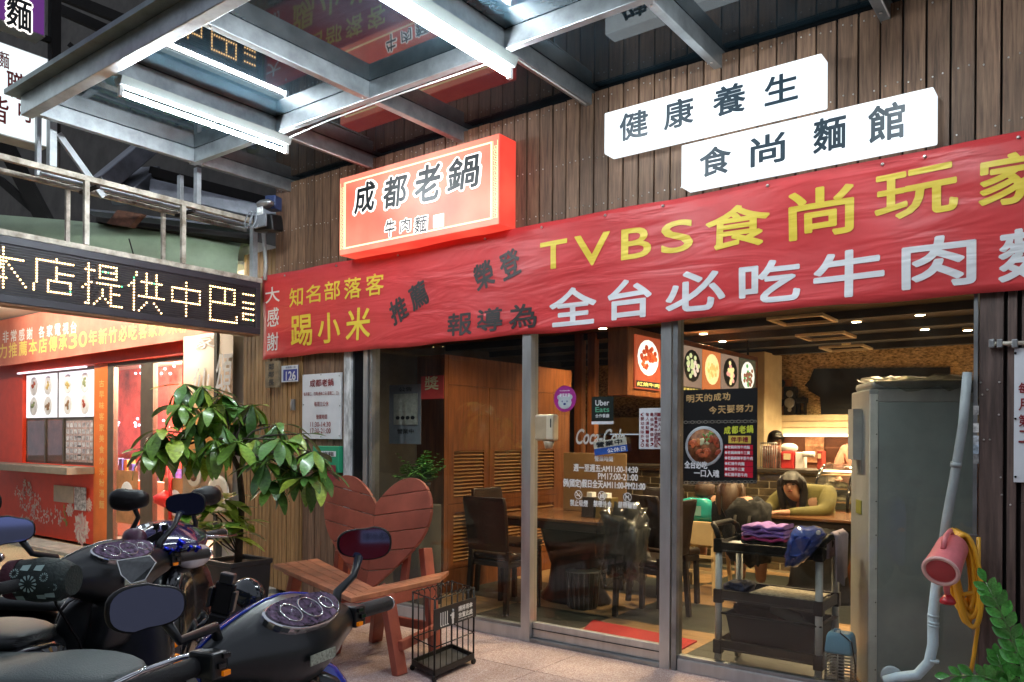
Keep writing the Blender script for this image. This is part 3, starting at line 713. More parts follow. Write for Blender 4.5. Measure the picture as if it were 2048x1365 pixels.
mb = MB(); xtext(mb, '麵', 11, 50, 63, 5, XS2, .02, .007); mb.build('lettering', M_si, t)
ps = thing('sign_post', 'dark steel post and brackets holding the two box signs', 'post', (XS2 - .1, 2.9, 3.4))
p = S(118, 100, X=XS2)
MB().beam((XS2 - .08, p.y, 3.4), (XS2 - .08, p.y, 6.5), .07, .07).build('post', M_gap, ps)
for z in (3.9, 4.5, 5.3): MB().beam((XS2 - .08, p.y - .02, z), (XS2 - .08, p.y - .4, z), .04, .04).build('bracket', M_gap, ps)
# dark roof truss members behind
tr = thing('roof_truss', 'dark steel truss members in the gloom behind the box signs', 'truss', (-8, 3, 4))
for (u0, v0, u1, v1, T, w) in ((120, -10, 470, 130, 7.6, .09), (120, 20, 420, 150, 7.9, .09), (10, 290, 105, 470, 7.4, .12), (0, 360, 80, 430, 7.4, .07), (140, 90, 330, 260, 8, .05)):
    MB().beam(S(u0, v0, T=T), S(u1, v1, T=T), w, w).build('member', M_gap, tr)
M_shut = mat('grey_duct', (.22, .23, .26), .4, .6, var=.2)
du = thing('roof_gutter', 'dull grey metal gutter boxes stacked under the canopy corner', 'gutter', S(280, 330, T=7.6))
MB().beam(S(200, 372, T=7.3), S(325, 268, T=7.8), .22, .16).build('channel', M_shut, du, bevel=.01)
MB().beam(S(240, 400, T=7.3), S(305, 345, T=7.8), .20, .12).build('channel', M_shut, du, bevel=.01)
MB().beam(S(300, 375, T=7.5), S(560, 435, T=7.9), .12, .14).build('channel', M_shut, du, bevel=.01)
MB().beam(S(300, 348, T=7.7), S(560, 415, T=8.1), .2, .1).build('channel', M_gap, du, bevel=.01)
MB().beam(S(200, 445, T=7.2), S(500, 480, T=7.4), .2, .04).build('louvre', M_gap, du)
MB().beam(S(180, 425, T=7.4), S(500, 462, T=7.6), .2, .02).build('louvre', M_shut, du)
rp = thing('rusty_plate', 'small rusty brown bracket hanging above the green awning', 'bracket', S(250, 430, T=7.0))
MB().prism([S(213, 447, T=7.0), S(258, 455, T=7.0), S(283, 428, T=7.0), S(235, 420, T=7.0)], (0, .05, 0)).build('plate', mat('rust_plate', (.14, .06, .035), .7, var=.4, vscale=20), rp)
# bundle of floodlight and cables at the step of the wall
cb = thing('floodlight', 'small black floodlight with coiled cables on the step of the timber wall', 'lamp', S(530, 440, T=6.9))
p = S(536, 448, T=6.85)
MB().obox(p, (.10, .03, 0), (-.02, .07, .01), (0, -.01, .07)).build('lamp_body', M_black, cb, bevel=.015)
MB().obox(p + Vector((.02, -.09, .0)), (.08, .0, 0), (0, .012, .0), (0, 0, .055)).build('lens', mat('lamp_lens', (.2, .22, .25), .2, .2), cb, bevel=.01)
p2 = S(520, 415, T=6.8); mb = MB()
for k in range(4): mb.tube([p2 + Vector((.02 * k - .03, 0, .0)), p2 + Vector((.02 * k - .03, 0, -.07))], .009, 8)
mb.build('connectors', M_white, cb)
MB().ell(p2 + Vector((.03, .03, .03)), .1, .06, .035).build('junction', M_steel_d, cb)
mb = MB()
for k in range(3):
    c = S(497 + k * 9, 440, T=6.8); mb.tube([c + Vector((.045 * math.cos(a) , .02 * math.sin(a), .075 * math.sin(a))) for a in [i * .5 for i in range(14)]], .006, 6)
mb.build('cable', mat('cable_grey', (.25, .27, .3), .5), cb)
MB().obox(S(547, 408, T=6.95), (.05, .02, 0), (-.02, .05, 0), (0, 0, .06)).build('blue_cap', mat('dull_blue', (.03, .05, .14), .4), cb, bevel=.01)

# ---------------------------------------------------------------- green awning band of the neighbour
M_awn = mat('green_frp', (.30, .38, .25), .55, var=.14, vscale=3)
aw = thing('awning', 'pale green curved awning band above the neighbouring red shop', 'awning', (-8, 3.6, 3.1))
prof = []
def band(u, vt, vb, T):
    a, b = S(u, vt, T=T), S(u, vb, T=T); mid = (a + b) / 2; o = Vector((_f.x, _f.y, 0)) * -.10
    bk = Vector((_f.x, _f.y, 0)) * .6
    return [a + bk, a, a * .72 + b * .28 + o, a * .4 + b * .6 + o * 1.3, b + o * .2, b + bk]
rings = [band(-160, 415, 560, 6.9), band(0, 430, 552, 7.0), band(140, 441, 562, 7.1), band(280, 455, 575, 7.25), band(400, 468, 586, 7.4), band(484, 480, 596, 7.55)]
MB().loft(rings, False, True, closed=False).build('band', M_awn, aw)
mb = MB(); s_ = S(258, 478, T=7.05); e_ = S(270, 520, T=7.0)
MB().tube([s_, e_], .006, 5).build('seam', M_gap, aw)
M_awlo = mat('awning_lip', (.28, .20, .16), .6)
MB().tube([S(u, v, T=t) for u, v, t in ((280, 592, 7.2), (400, 596, 7.35), (520, 604, 7.5))], .025, 8).build('lip', M_awlo, aw)

# ---------------------------------------------------------------- neighbouring red shop
Y2 = 4.85
M_r = mat('shop_red', (.72, .050, .014), .45, var=.06)
M_or = mat('shop_orange', (.70, .16, .02), .45, var=.06)
M_al = mat('brown_aluminium', (.12, .095, .07), .4, .5)
M_cr = mat('cream_render', (.62, .56, .48), .7, var=.05)
rd = thing('red_shop', 'bright red takeaway shop with menu window and glass doors left of the timber wall', 'shop', (-9, Y2, 0))
def P2(u, v, y=Y2): return S(u, v, Y=y)
def rect(name, m, u0, v0, u1, v1, y=Y2, th=.05, par=None, bev=0):
    a, b = P2(u0, v0, y), P2(u1, v1, y); return MB().box(a.x, b.x, y, y + th, a.z, b.z).build(name, m, par or rd, bevel=bev)
zl = P2(100, 735).z
xA = P2(-90, 900).x; xw0, xw1 = P2(45, 800).x, P2(188, 800).x; xd0 = P2(215, 800).x; xc0, xc1 = P2(470, 800).x, -6.62
ztw, zbw, zcnt = P2(46, 745).z, P2(46, 925).z, P2(46, 940).z
def bx(name, m, a, b, c, d, y=Y2, th=.12, par=None, bev=0): return MB().box(a, b, y, y + th, c, d).build(name, m, par or rd, bevel=bev)
bx('wall', M_r, xA, xw0 - .001, .02, 2.62); bx('wall', M_r, xw0, xw1, .02, zbw); bx('lintel', M_r, xw0, xc0, ztw + .0, 2.62, y=Y2 - .06, th=.18)
bx('pier', M_or, xw1 + .001, xd0 - .001, .02, ztw - .001); bx('column', M_cr, xc0, xc1, .02, 3.3, y=Y2 - .18, th=.3)
# counter shelf
sh = MB().box(P2(5, 930).x, xw1 + .03, Y2 - .34, Y2 - .001, zbw - .10, zbw - .01).build('counter_shelf', mat('grey_brown_shelf', (.22, .19, .15), .5), rd, bevel=.006)
# menu window
wn_ = bx('window_frame', M_al, xw0, xw1, zbw, ztw, y=Y2 + .05, th=.03)
zmid = P2(100, 838).z
M_menu = emis('menu_lightbox', (.92, .92, 1.0), .95)
M_dish = [mat('dish_green', (.25, .30, .15), .5), mat('dish_brown', (.25, .14, .07), .5), mat('dish_red', (.35, .06, .03), .5), mat('dish_yellow', (.55, .42, .15), .5)]
M_plate = mat('china', (.75, .76, .78), .3)
def dish(mb, mb2, cx, cz, r, y):
    mb.lathe([(r, 0), (r * .9, .004), (r * .6, .0045)], (cx, y, cz), (0, -1, 0), 16, sm=False)
    for k in range(9):
        a = random.uniform(0, 6.28); q = random.uniform(0, r * .45); mb2.ell((cx + q * math.cos(a), y - .007, cz + q * math.sin(a)), r * .2, .004, r * .16, 7, 4)
for i, (a, b) in enumerate(((48, 107), (113, 184))):
    A, B = P2(a, 832).x, P2(b, 832).x
    mp_ = bx('menu_panel', M_menu, A, B, zmid + .02, ztw - .05, y=Y2 + .03, th=.018)
    ms = [MB() for _ in range(4)]
    for q in range(2):
        for w in range(2):
            cx = A + (B - A) * (.26 + .48 * q); cz = zmid + .02 + (ztw - .07 - zmid) * (.27 + .46 * w)
            m1 = MB(); dish(m1, ms[(q + 2 * w + i) % 4], cx, cz, min((B - A) * .2, (ztw - .07 - zmid) * .22), Y2 + .029); m1.build('dish', M_plate, mp_)
    for q in range(4):
        if ms[q].v: ms[q].build('food', M_dish[q], mp_)
M_g2 = glass('red_shop_glass', (.95, .95, .95), 1.5, 0, .01)
for (a, b) in ((50, 86), (90, 122), (125, 183)):
    A, B = P2(a, 900).x, P2(b, 900).x
    bx('glass_pane', M_g2, A, B, zbw + .03, zmid - .02, y=Y2 + .028, th=.006)
    bx('mullion', M_al, B, B + .04, zbw + .01, zmid, y=Y2 + .015, th=.03)
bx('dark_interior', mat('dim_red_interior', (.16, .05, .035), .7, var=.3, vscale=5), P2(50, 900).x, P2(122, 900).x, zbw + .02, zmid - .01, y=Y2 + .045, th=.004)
A, B = P2(126, 900).x, P2(182, 900).x
pg = bx('price_poster', mat('poster_cream', (.62, .50, .42), .5, var=.25, vscale=20, col2=(.7, .45, .4)), A, B, zbw + .04, zmid - .03, y=Y2 + .036, th=.004)
mb = MB()
for i in range(7):
    for j in range(6): mb.box(A + (B - A) * (i + .15) / 7, A + (B - A) * (i + .85) / 7, Y2 + .0325, Y2 + .0355, zbw + .06 + (zmid - zbw - .1) * (j + .1) / 6, zbw + .06 + (zmid - zbw - .1) * (j + .8) / 6)
mb.build('poster_boxes', mat('poster_cell', (.45, .25, .32), .5, var=.5, vscale=14, col2=(.75, .7, .6)), pg)
mb = MB(); xm = (A + B) / 2
for j in range(3): mb.box(xm - .05, xm + .05, Y2 + .030, Y2 + .0322, zbw + .12 + j * .12, zbw + .14 + j * .12)
mb.build('lettering', M_si, pg)
bx('under_lamp', emis('window_strip', (.95, .85, 1.0), 1.6), P2(48, 740).x, P2(184, 740).x, ztw - .035, ztw - .015, y=Y2 - .09, th=.03)
# vertical writing on the orange pier
for k, s in enumerate('古早味客家美食炒米粉湯麵'): mb = MB(); text_px(mb, s, 199, 775 + k * 22, 209, 760 + k * 22, Y2, .02); mb.build('lettering', mat('gold_print', (.75, .45, .15), .4, var=0), rd)
# flower mural
M_fl = mat('mural_pink', (.75, .42, .38), .6, var=.2, vscale=30); M_fl2 = mat('mural_white', (.8, .68, .6), .6, var=.1); M_fg = mat('mural_green', (.3, .35, .08), .6)
random.seed(11); m1, m2, m3_ = MB(), MB(), MB()
def petal(mb, cx, cz, a, L, w, y):
    d = Vector((math.cos(a), 0, math.sin(a))); n = Vector((-d.z, 0, d.x)); c = Vector((cx, y, cz))
    mb.quad(c, c + d * L * .5 + n * w, c + d * L, c + d * L * .5 - n * w)
for (u, v, R_, n) in ((55, 985, 24, 40), (68, 1020, 26, 45), (95, 1030, 14, 18), (48, 1045, 14, 16), (118, 1035, 10, 12)):
    for k in range(n):
        uu = u + random.gauss(0, R_ * .45); vv = v + random.gauss(0, R_ * .55); p = P2(uu, vv)
        if .06 < p.z < zcnt - .12 and xw0 - .2 < p.x < xw1: 
            for q in range(3): petal(random.choice((m1, m2)), p.x, p.z, random.uniform(0, 6.28), random.uniform(.03, .07), .014, Y2 - .003 - .0001 * k)
for (u, v, rr) in ((163, 1058, .26), (140, 1020, .12), (178, 1010, .10)):
    p = P2(u, v)
    for ring in range(4):
        for k in range(13):
            a = k * .483 + ring * .24; q = rr * (1 - ring * .22) * random.uniform(.8, 1.05); petal((m1, m2)[(ring + k) % 2], p.x, p.z, a, q, q * .3, Y2 - .003 - ring * .0015 - k * .0001)
for k in range(7): p = P2(132 + random.gauss(0, 3), 1020 + k * 5); petal(m3_, p.x, p.z, random.uniform(0, 6), .08, .02, Y2 - .0115)
for q_, w_ in ((m1, M_fl), (m2, M_fl2), (m3_, M_fg)): q_.build('flower_print', w_, rd, kind='stuff')
t, a, b = panel('notice_sheet', 'pale notice sheets taped to the red wall under the counter', 'notice', 107, 1003, 147, 974, Y2 - .02, mat('old_paper', (.5, .42, .33), .6), .004)
t, a, b = panel('purple_poster', 'small purple poster beside the pale notices under the counter', 'poster', 148, 1020, 172, 976, Y2 - .02, mat('purple_print', (.22, .12, .33), .5, var=.6, vscale=22, col2=(.6, .5, .6)), .004)
# doors
zdt = P2(300, 727).z
bx('door_head', M_al, xd0, xc0, zdt, zdt + .06, y=Y2 + .0, th=.06)
for (a, b) in ((215, 227), (281, 306), (364, 372)): bx('door_frame', M_al, P2(a, 800).x, P2(b, 800).x, .02, zdt - .001, y=Y2 + .0, th=.06)
for (a, b) in ((227, 281), (306, 364)): bx('door_glass', M_g2, P2(a, 800).x + .001, P2(b, 800).x - .001, .05, zdt - .002, y=Y2 + .02, th=.006)
# interior of the red shop seen through the doors
for k, xx in enumerate((-10.2, -8.2)):  # lamps added to brighten the inside of the red shop
    t = thing('fill_lamp', ('left', 'right')[k] + ' warm lamp added on the ceiling to brighten the red shop', 'lamp', (xx, Y2 + .8, 2.42))
    MB().lathe([(.08, 0), (.07, -.03), (.001, -.035)], (xx, Y2 + .8, 2.44), (0, 0, 1), 12).build('shade', M_wb2, t)
    l = bpy.data.lights.new('lamp_light', 'POINT'); l.energy = 170; l.color = (1, .8, .6); l.shadow_soft_size = .1
    lo = bpy.data.objects.new('lamp_light', l); COL.objects.link(lo); lo.parent = t; lo.location = (0, 0, -.12)
M_ri = mat('red_interior', (.42, .06, .05), .6, var=.4, vscale=3, col2=(.6, .10, .08))
MB().box(P2(215, 800).x - 6, xc0, Y2 + 1.5, Y2 + 1.6, 0, 2.6).build('interior_wall', M_ri, rd)
MB().box(xc0, xc0 + .05, Y2 + .13, Y2 + 1.6, 0, 2.6).build('interior_wall', M_ri, rd)
MB().box(P2(215, 800).x - 6, xc0, Y2 + .13, Y2 + 1.5, 2.45, 2.5).build('interior_ceiling', M_cr, rd)
MB().box(P2(215, 800).x - 6, xc0, Y2 + .13, Y2 + 1.5, -.01, .015).build('interior_floor', M_conc, rd)
mb = MB(); mb2 = MB()
for k in range(26):
    p = S(random.uniform(228, 362), random.choice((735, 745, 830, 842, 850)) + random.uniform(-4, 4), Y=Y2 + 1.2); mb.ell(p, .018, .018, .018, 8, 5)
mb.build('fairy_lights', emis('fairy_light', (.75, .75, 1.0), 6), rd, kind='stuff')
dc = thing('display_shelf', 'shelf with small colourful packages behind the red shop door', 'shelf', S(250, 930, Y=Y2 + .8))
A = S(232, 1000, Y=Y2 + .9); B = S(362, 1000, Y=Y2 + .9)
MB().box(A.x, B.x, Y2 + .7, Y2 + 1.3, .02, .80).build('cabinet', M_cr, dc, bevel=.01)
random.seed(5)
for k in range(16):
    xx = A.x + (B.x - A.x) * (k + .3) / 16; hh = random.uniform(.1, .3); c = random.choice(((.1, .1, .45), (.5, .1, .1), (.6, .55, .5), (.5, .35, .1), (.2, .25, .5)))
    MB().box(xx, xx + .09, Y2 + .72 + random.uniform(0, .1), Y2 + .9, .8, .8 + hh).build('package', mat('package_%d' % (k % 6), c, .5, var=.4, vscale=20), dc, bevel=.005)
for (u, v, lab) in ((254, 985, 'poster of a noodle bowl on the left glass door of the red shop'), (350, 1000, 'dark poster of a noodle bowl on the right glass door of the red shop')):
    t, a, b = panel('food_poster', lab, 'poster', u - 22, v + 60, u + 22, v - 42, Y2 - .01, mat('poster_orange_brown', (.38, .18, .07), .5, var=.3, vscale=5), .004)
    m1, m2 = MB(), MB(); dish(m1, m2, (a.x + b.x) / 2, b.z - .28, .15, Y2 - .011); m1.build('plate', M_plate, t); m2.build('food', M_dish[1], t)
t = thing('red_ornament', 'red hanging paper ornament inside the red shop door', 'ornament', P2(330, 990))
p = P2(340, 990, Y2 - .03); MB().tube([p + Vector((0, 0, .35)), p + Vector((0, 0, -.4))], .02, 6).build('cord', mat('lacquer_red', (.6, .02, .02), .4), t)
MB().lathe([(.01, -.1), (.12, -.04), (.13, .03), (.01, .1)], p - Vector((.1, 0, .05)), (0, 0, 1), 12).build('lantern', MATS['lacquer_red'], t)
# hanging vertical cloth banner
vb = thing('cloth_banner', 'tall cream and orange cloth banner with white brush characters beside the white column', 'banner', P2(415, 1000))
yv = Y2 - .24
vm = mat('cloth_cream_orange', (.62, .52, .40), .7, var=.05)
nt = vm.node_tree; b = nt.nodes['Principled BSDF']; N = nt.nodes.new; L = nt.links.new
tc = N('ShaderNodeTexCoord'); sp = N('ShaderNodeSeparateXYZ'); L(tc.outputs['Object'], sp.inputs[0]); cr = N('ShaderNodeValToRGB'); mr = N('ShaderNodeMapRange')
vz0, vz1 = P2(415, 1080, yv).z, P2(415, 668, yv).z; rz_ = root_of(vb).location.z
mr.inputs[1].default_value = vz0 - rz_; mr.inputs[2].default_value = vz1 - rz_; L(sp.outputs[2], mr.inputs[0])
e = cr.color_ramp.elements; e[0].color = (.45, .35, .10, 1); e[1].color = (.66, .56, .48, 1); e[1].position = .92
for pos, c in ((.12, (.5, .42, .3)), (.3, (.62, .5, .38)), (.42, (.68, .35, .12)), (.62, (.72, .30, .06)), (.78, (.68, .46, .30))): x_ = e.new(pos); x_.color = c + (1,)
no = N('ShaderNodeTexNoise'); no.inputs['Scale'].default_value = 5; ad = N('ShaderNodeMath'); ad.operation = 'MULTIPLY_ADD'; ad.inputs[1].default_value = .12
L(tc.outputs['Object'], no.inputs[0]); L(no.outputs['Fac'], ad.inputs[0]); L(mr.outputs[0], ad.inputs[2]); L(ad.outputs[0], cr.inputs[0]); L(cr.outputs[0], b.inputs['Base Color'])
A, B = P2(366, 900, yv).x, P2(467, 900, yv).x
mb = MB(); rings = []
for i in range(9):
    x_ = A + (B - A) * i / 8; yy = yv + .015 * math.sin(i * 1.3)
    rings.append([Vector((x_, yy, vz1)), Vector((x_, yy, (vz0 + vz1) / 2)), Vector((x_, yy, vz0)), Vector((x_, yy + .003, vz0)), Vector((x_, yy + .003, vz1))])
mb.loft(rings, False, True); mb.build('cloth', vm, vb)
mb = MB(); text_px(mb, '頌', 432, 790, 466, 705, yv - .02, .012, shear=.15); text_px(mb, '仙', 385, 790, 420, 735, yv - .02, .012, shear=.15); text_px(mb, '家', 385, 700, 430, 668, yv - .02, .012); mb.build('lettering', M_wht, vb)
M_bowl = mat('beige_round_bowl', (.72, .62, .48), .5)
for (u, v, r_) in ((436, 990, .2), (388, 950, .14)):
    p = P2(u, v, yv - .03); MB().lathe([(r_, 0), (r_ * .8, .006), (.01, .007)], p, (0, -1, 0), 18).build('bowl_print', M_bowl, vb)
    MB().lathe([(r_ * .5, 0), (.01, .002)], p - Vector((0, .008, 0)), (0, -1, 0), 14).build('food_print', M_dish[1], vb)
# printed banner under the soffit, wash of the tubes put into its colours
sbn = thing('praise_banner', 'red banner, tube light put into its pale colours, with yellow characters above the red shop window', 'banner', (-9, Y2 - .2, 2.5))
ybn = Y2 - .22
a0, a1 = S(-80, 745, Y=ybn), S(425, 672, Y=ybn); zt0, zt1 = S(-80, 610, Y=ybn).z, S(425, 600, Y=ybn).z
MB().prism([(a0.x, ybn, a0.z), (a1.x, ybn, a1.z), (a1.x, ybn, 3.04), (a0.x, ybn, 3.04)], (0, .004, 0)).build('sheet', mat('banner_light_wash', (.52, .13, .09), .6, var=.08, vscale=2, col2=(.56, .20, .14)), sbn)
mb = MB()
for k, s in enumerate('強力推薦本店傳承30年新竹必吃客家炒米粉'):
    u0 = -22 + k * 20; text_px(mb, s, u0, 722 - (u0 + 22) * .145, u0 + 17, 690 - (u0 + 22) * .155, ybn, .02)
mb.build('lettering', mat('yellow_light_wash', (.78, .62, .16), .5, var=0), sbn)
mb = MB()
for k, s in enumerate('非常感謝各家電視台'):
    u0 = 6 + k * 16 + (8 if k > 3 else 0); text_px(mb, s, u0, 688 - u0 * .14, u0 + 12, 662 - u0 * .14, ybn, .02)
mb.build('lettering', M_wht, sbn)
# lit soffit with tubes
so_ = thing('soffit', 'brightly lit white soffit over the red shop', 'soffit', (-9, 4.2, 3.05))
pts = [S(-160, 560, T=6.95), S(0, 552, T=7.05), S(280, 575, T=7.3), S(484, 596, T=7.6)]
poly = [(p.x, p.y, 3.06) for p in pts] + [(-6.63, Y2, 3.06), (a0.x - 1, Y2, 3.06)]
MB().prism(poly, (0, 0, .03)).build('panel', mat('soffit_white', (.7, .68, .62), .6, var=.04), so_)
for k, (xx, yy) in enumerate(((-7.7, 4.05), (-9.3, 3.75), (-11.0, 3.70))):
    t = thing('fluorescent_light', ('fluorescent tube under the red shop soffit, rightmost', 'fluorescent tube under the red shop soffit, second from the right', 'fluorescent tube under the red shop soffit at the left edge')[k], 'tube light', (xx, yy, 3.02), group='tubes under the red shop soffit')
    MB().box(xx - .6, xx + .6, yy - .03, yy + .03, 3.03, 3.059).build('batten', M_batten, t)
    MB().tube([(xx - .57, yy, 3.0), (xx + .57, yy, 3.0)], .013, 10).build('tube', emis('tube_warm_white', (1.0, .88, .70), 130), t)
# ================================================================ inside the restaurant
M_fl_w = mat('floor_wood', (0.25, 0.15, 0.068), 0.38, var=.25, vscale=5, stretch=(1.2, 12, 1), rnd=.18, col2=(.30, .185, .088), rvar=.1)
M_fl_d = mat('floor_dark', (0.028, 0.033, 0.027), 0.42, var=.25, vscale=5, stretch=(1.2, 12, 1), rnd=.18, rvar=.1)
fl = bpy.data.objects.new('floor', None); COL.objects.link(fl); tag(fl, kind='structure')
MB().box(-7.2, 1.6, D + .062, 12.5, -.04, -.003).build('floor_bed', M_gap, fl)
meshes = {}
for i in range(8):
    for j in range(6):
        x0, y0 = -5.9 + i * .92, D + .07 + j * .92
        dark = ((i + j) % 2 == 0) and (i * 7 + j * 3) % 5 != 2
        for k in range(6):
            key = dark
            if key not in meshes:
                m_ = MB(); m_.box(.0015, .9185, .0012, .1520, -.002, 0); o = m_.build('floor_plank', M_fl_d if dark else M_fl_w, fl); meshes[key] = o.data
            else: o = bpy.data.objects.new('floor_plank', meshes[key]); COL.objects.link(o); o.parent = fl
            o.location = (x0, y0 + k * .1533, 0)
MB().box(-7.2, 1.6, D + .07 + 6 * .92, 12.5, -.002, -.0005).build('floor_sheet', M_fl_w, fl)
cl = bpy.data.objects.new('ceiling', None); COL.objects.link(cl); tag(cl, kind='structure')
M_ceil = mat('dark_ceiling', (.030, .027, .022), .8, var=.3, vscale=2)
MB().box(-7.3, 1.7, D + .1, 12.6, 2.66, 2.72).build('ceiling_sheet', M_ceil, cl)
for k in range(7): MB().box(-7.2, 1.6, 5.2 + k * .95, 5.32 + k * .95, 2.58, 2.659).build('ceiling_beam', mat('ceiling_beam_dark', (.022, .02, .018), .7), cl)
iw = thing('inner_walls', 'inner walls of the restaurant with strand board and a cream bulkhead', 'wall', (-3, 11.5, 0))
M_inl = mat('inner_dark_wall', (.045, .038, .032), .7, var=.2)
M_osb = mat('strand_board', (.42, .27, .11), .6, var=.5, vscale=26, stretch=(1, 1, 2.2), col2=(.55, .38, .18), detail=3)
M_creamw = mat('cream_wall', (.62, .50, .31), .6, var=.08)
M_marw = mat('kitchen_maroon', (.20, .075, .04), .6, var=.15)
MB().box(-7.25, -7.2, D + .1, 12.5, 0, 2.66).build('side_wall', M_inl, iw); MB().box(1.6, 1.65, D + .1, 12.5, 0, 2.66).build('side_wall', M_inl, iw)
YK = 11.5
MB().box(-7.2, 1.6, YK, YK + .1, 0, 1.47).build('kitchen_wall', M_marw, iw)
MB().box(-7.2, 1.6, YK - .18, YK + .1, 1.49, 1.76).build('bulkhead', M_creamw, iw, bevel=.01)
for k in range(2): MB().box(-4.5, 1.6, YK - .185, YK - .1805, 1.575 + k * .09, 1.579 + k * .09).build('groove', M_marw, iw)
MB().box(-7.2, 1.6, YK - .02, YK + .08, 1.761, 2.66).build('strand_board', M_osb, iw)
a = S(1519, 800, Y=YK - .5); b = S(1549, 800, Y=YK - .5)
MB().box(a.x - .3, b.x, YK - .9, YK - .185, 0, 2.6).build('column', M_creamw, iw, bevel=.01)
ls = thing('strip_light', 'bright strip light under the cream bulkhead over the serving counter', 'lamp', (-1.8, YK - .2, 1.47))
MB().box(a.x - .5, 1.2, YK - .30, YK - .19, 1.455, 1.488).build('diffuser', emis('strip_warm', (1.0, .78, .50), 7), ls)

# downlights
M_dl = emis('downlight_glow', (1.0, .82, .55), 30)
dls = [(-2.3, 5.5), (-3.9, 5.4), (-2.9, 6.9), (-4.3, 7.3), (-1.3, 6.3), (-2.0, 8.3), (-3.6, 8.3), (-1.2, 9.6), (-.2, 7.6), (-2.6, 10.3)]
spots_px = [(1840, 620), (1850, 650), (1445, 675)]
for k, (uu, vv) in enumerate(spots_px): p = S(uu, vv, Z=2.63); dls.append((p.x, p.y))
wl = ('near the door', 'above the first table', 'over the child chair', 'deep in the left of the room', 'above the trolley', 'over the brick counter', 'left of the menu boxes', 'near the back right', 'by the tall steel cabinet', 'nearest the column', 'high behind the glass above the steel cabinet', 'just below the brightest lamp over the steel cabinet', 'above the poster with gold writing')
for k, (xx, yy) in enumerate(dls):
    t = thing('downlight', 'round warm downlight in the dark ceiling ' + wl[k], 'lamp', (xx, yy, 2.6), group='warm downlights in the restaurant ceiling')
    MB().lathe([(.055, 0), (.05, -.025), (.045, -.03)], (xx, yy, 2.61), (0, 0, 1), 14).build('ring', M_creamw, t)
    MB().lathe([(.042, 0), (.001, -.004)], (xx, yy, 2.578), (0, 0, 1), 14).build('lens', M_dl, t)
    l = bpy.data.lights.new('lamp_light', 'SPOT'); l.energy = (80, 30, 80, 40)[k] if k < 4 else (120 if k in (5, 6, 7, 9) else 80); l.color = (1.0, .74, .42); l.spot_size = R(135); l.spot_blend = .6; l.shadow_soft_size = .045
    lo = bpy.data.objects.new('lamp_light', l); COL.objects.link(lo); lo.parent = t; lo.location = (0, 0, -.05)
for k, (uu, vv) in enumerate(((1605, 638), (1652, 671), (1692, 695))):
    p = S(uu, vv, Z=2.575)
    t = thing('ceiling_vent', ('nearest', 'middle', 'farthest')[k] + ' pale framed vent in the dark restaurant ceiling', 'vent', p, group='framed vents in the ceiling')
    w = .26
    for (a, b, c, d) in ((-w, w, -w, -w + .035), (-w, w, w - .035, w), (-w, -w + .035, -w + .036, w - .036), (w - .035, w, -w + .036, w - .036)):
        MB().box(p.x + a, p.x + b, p.y + c, p.y + d, 2.55, 2.577).build('frame', M_creamw, t)

# louvred cabinet
M_cab = mat('cabinet_teak', (.155, .045, .013), .4, var=.2, vscale=4, stretch=(6, 6, .6), col2=(.20, .065, .02))
XC = -4.82
cbn = thing('louvred_cabinet', 'tall orange brown cabinet with louvred doors inside the left window', 'cabinet', (XC, 6.3, 0))
Yc0, Yc1 = 5.38, 7.5
MB().box(XC - .45, XC - .02, Yc0, Yc1, 0, 2.17).build('carcass', M_cab, cbn)
MB().box(XC - .018, XC, Yc0, Yc0 + .05, 0, 2.17).build('stile', M_cab, cbn)
MB().box(XC - .018, XC + .002, Yc0 + .052, Yc1, 1.90, 2.17).build('top_panel', M_cab, cbn)
MB().box(XC - .018, XC, Yc0 + .052, Yc1, 0, .20).build('plinth', M_cab, cbn)
yy = Yc0 + .054
M_slat = mat('louvre_slat', (.30, .14, .045), .4, var=.1)
while yy < Yc1 - .3:
    w = .60
    for (z0, z1, h0, h1) in ((.205, .80, .26, .72), (.805, 1.895, .86, 1.29)):
        d_ = MB()
        d_.box(XC - .017, XC, yy, yy + .08, z0, z1); d_.box(XC - .017, XC, yy + w - .08, yy + w - .004, z0, z1)
        d_.box(XC - .017, XC, yy + .08, yy + w - .08, z0, h0); d_.box(XC - .017, XC, yy + .08, yy + w - .08, h1, z1)
        door = d_.build('door', M_cab, cbn)
        z = h0 + .008
        while z < h1 - .01:
            MB().obox((XC - .012, yy + w / 2, z + .008), (.011, 0, -.007), (0, w / 2 - .081, 0), (.002, 0, .0035)).build('slat', M_slat, door); z += .034
    yy += w + .004
pw = thing('timber_post', 'orange brown timber posts standing between the cabinet and the menu boxes', 'post', (-3.9, 8.0, 0))
for u_ in (1160, 1186): p = S(u_, 800, Y=8.05); MB().box(p.x - .05, p.x + .05, 8.0, 8.1, 0, 2.65).build('post', M_cab, pw, bevel=.004)
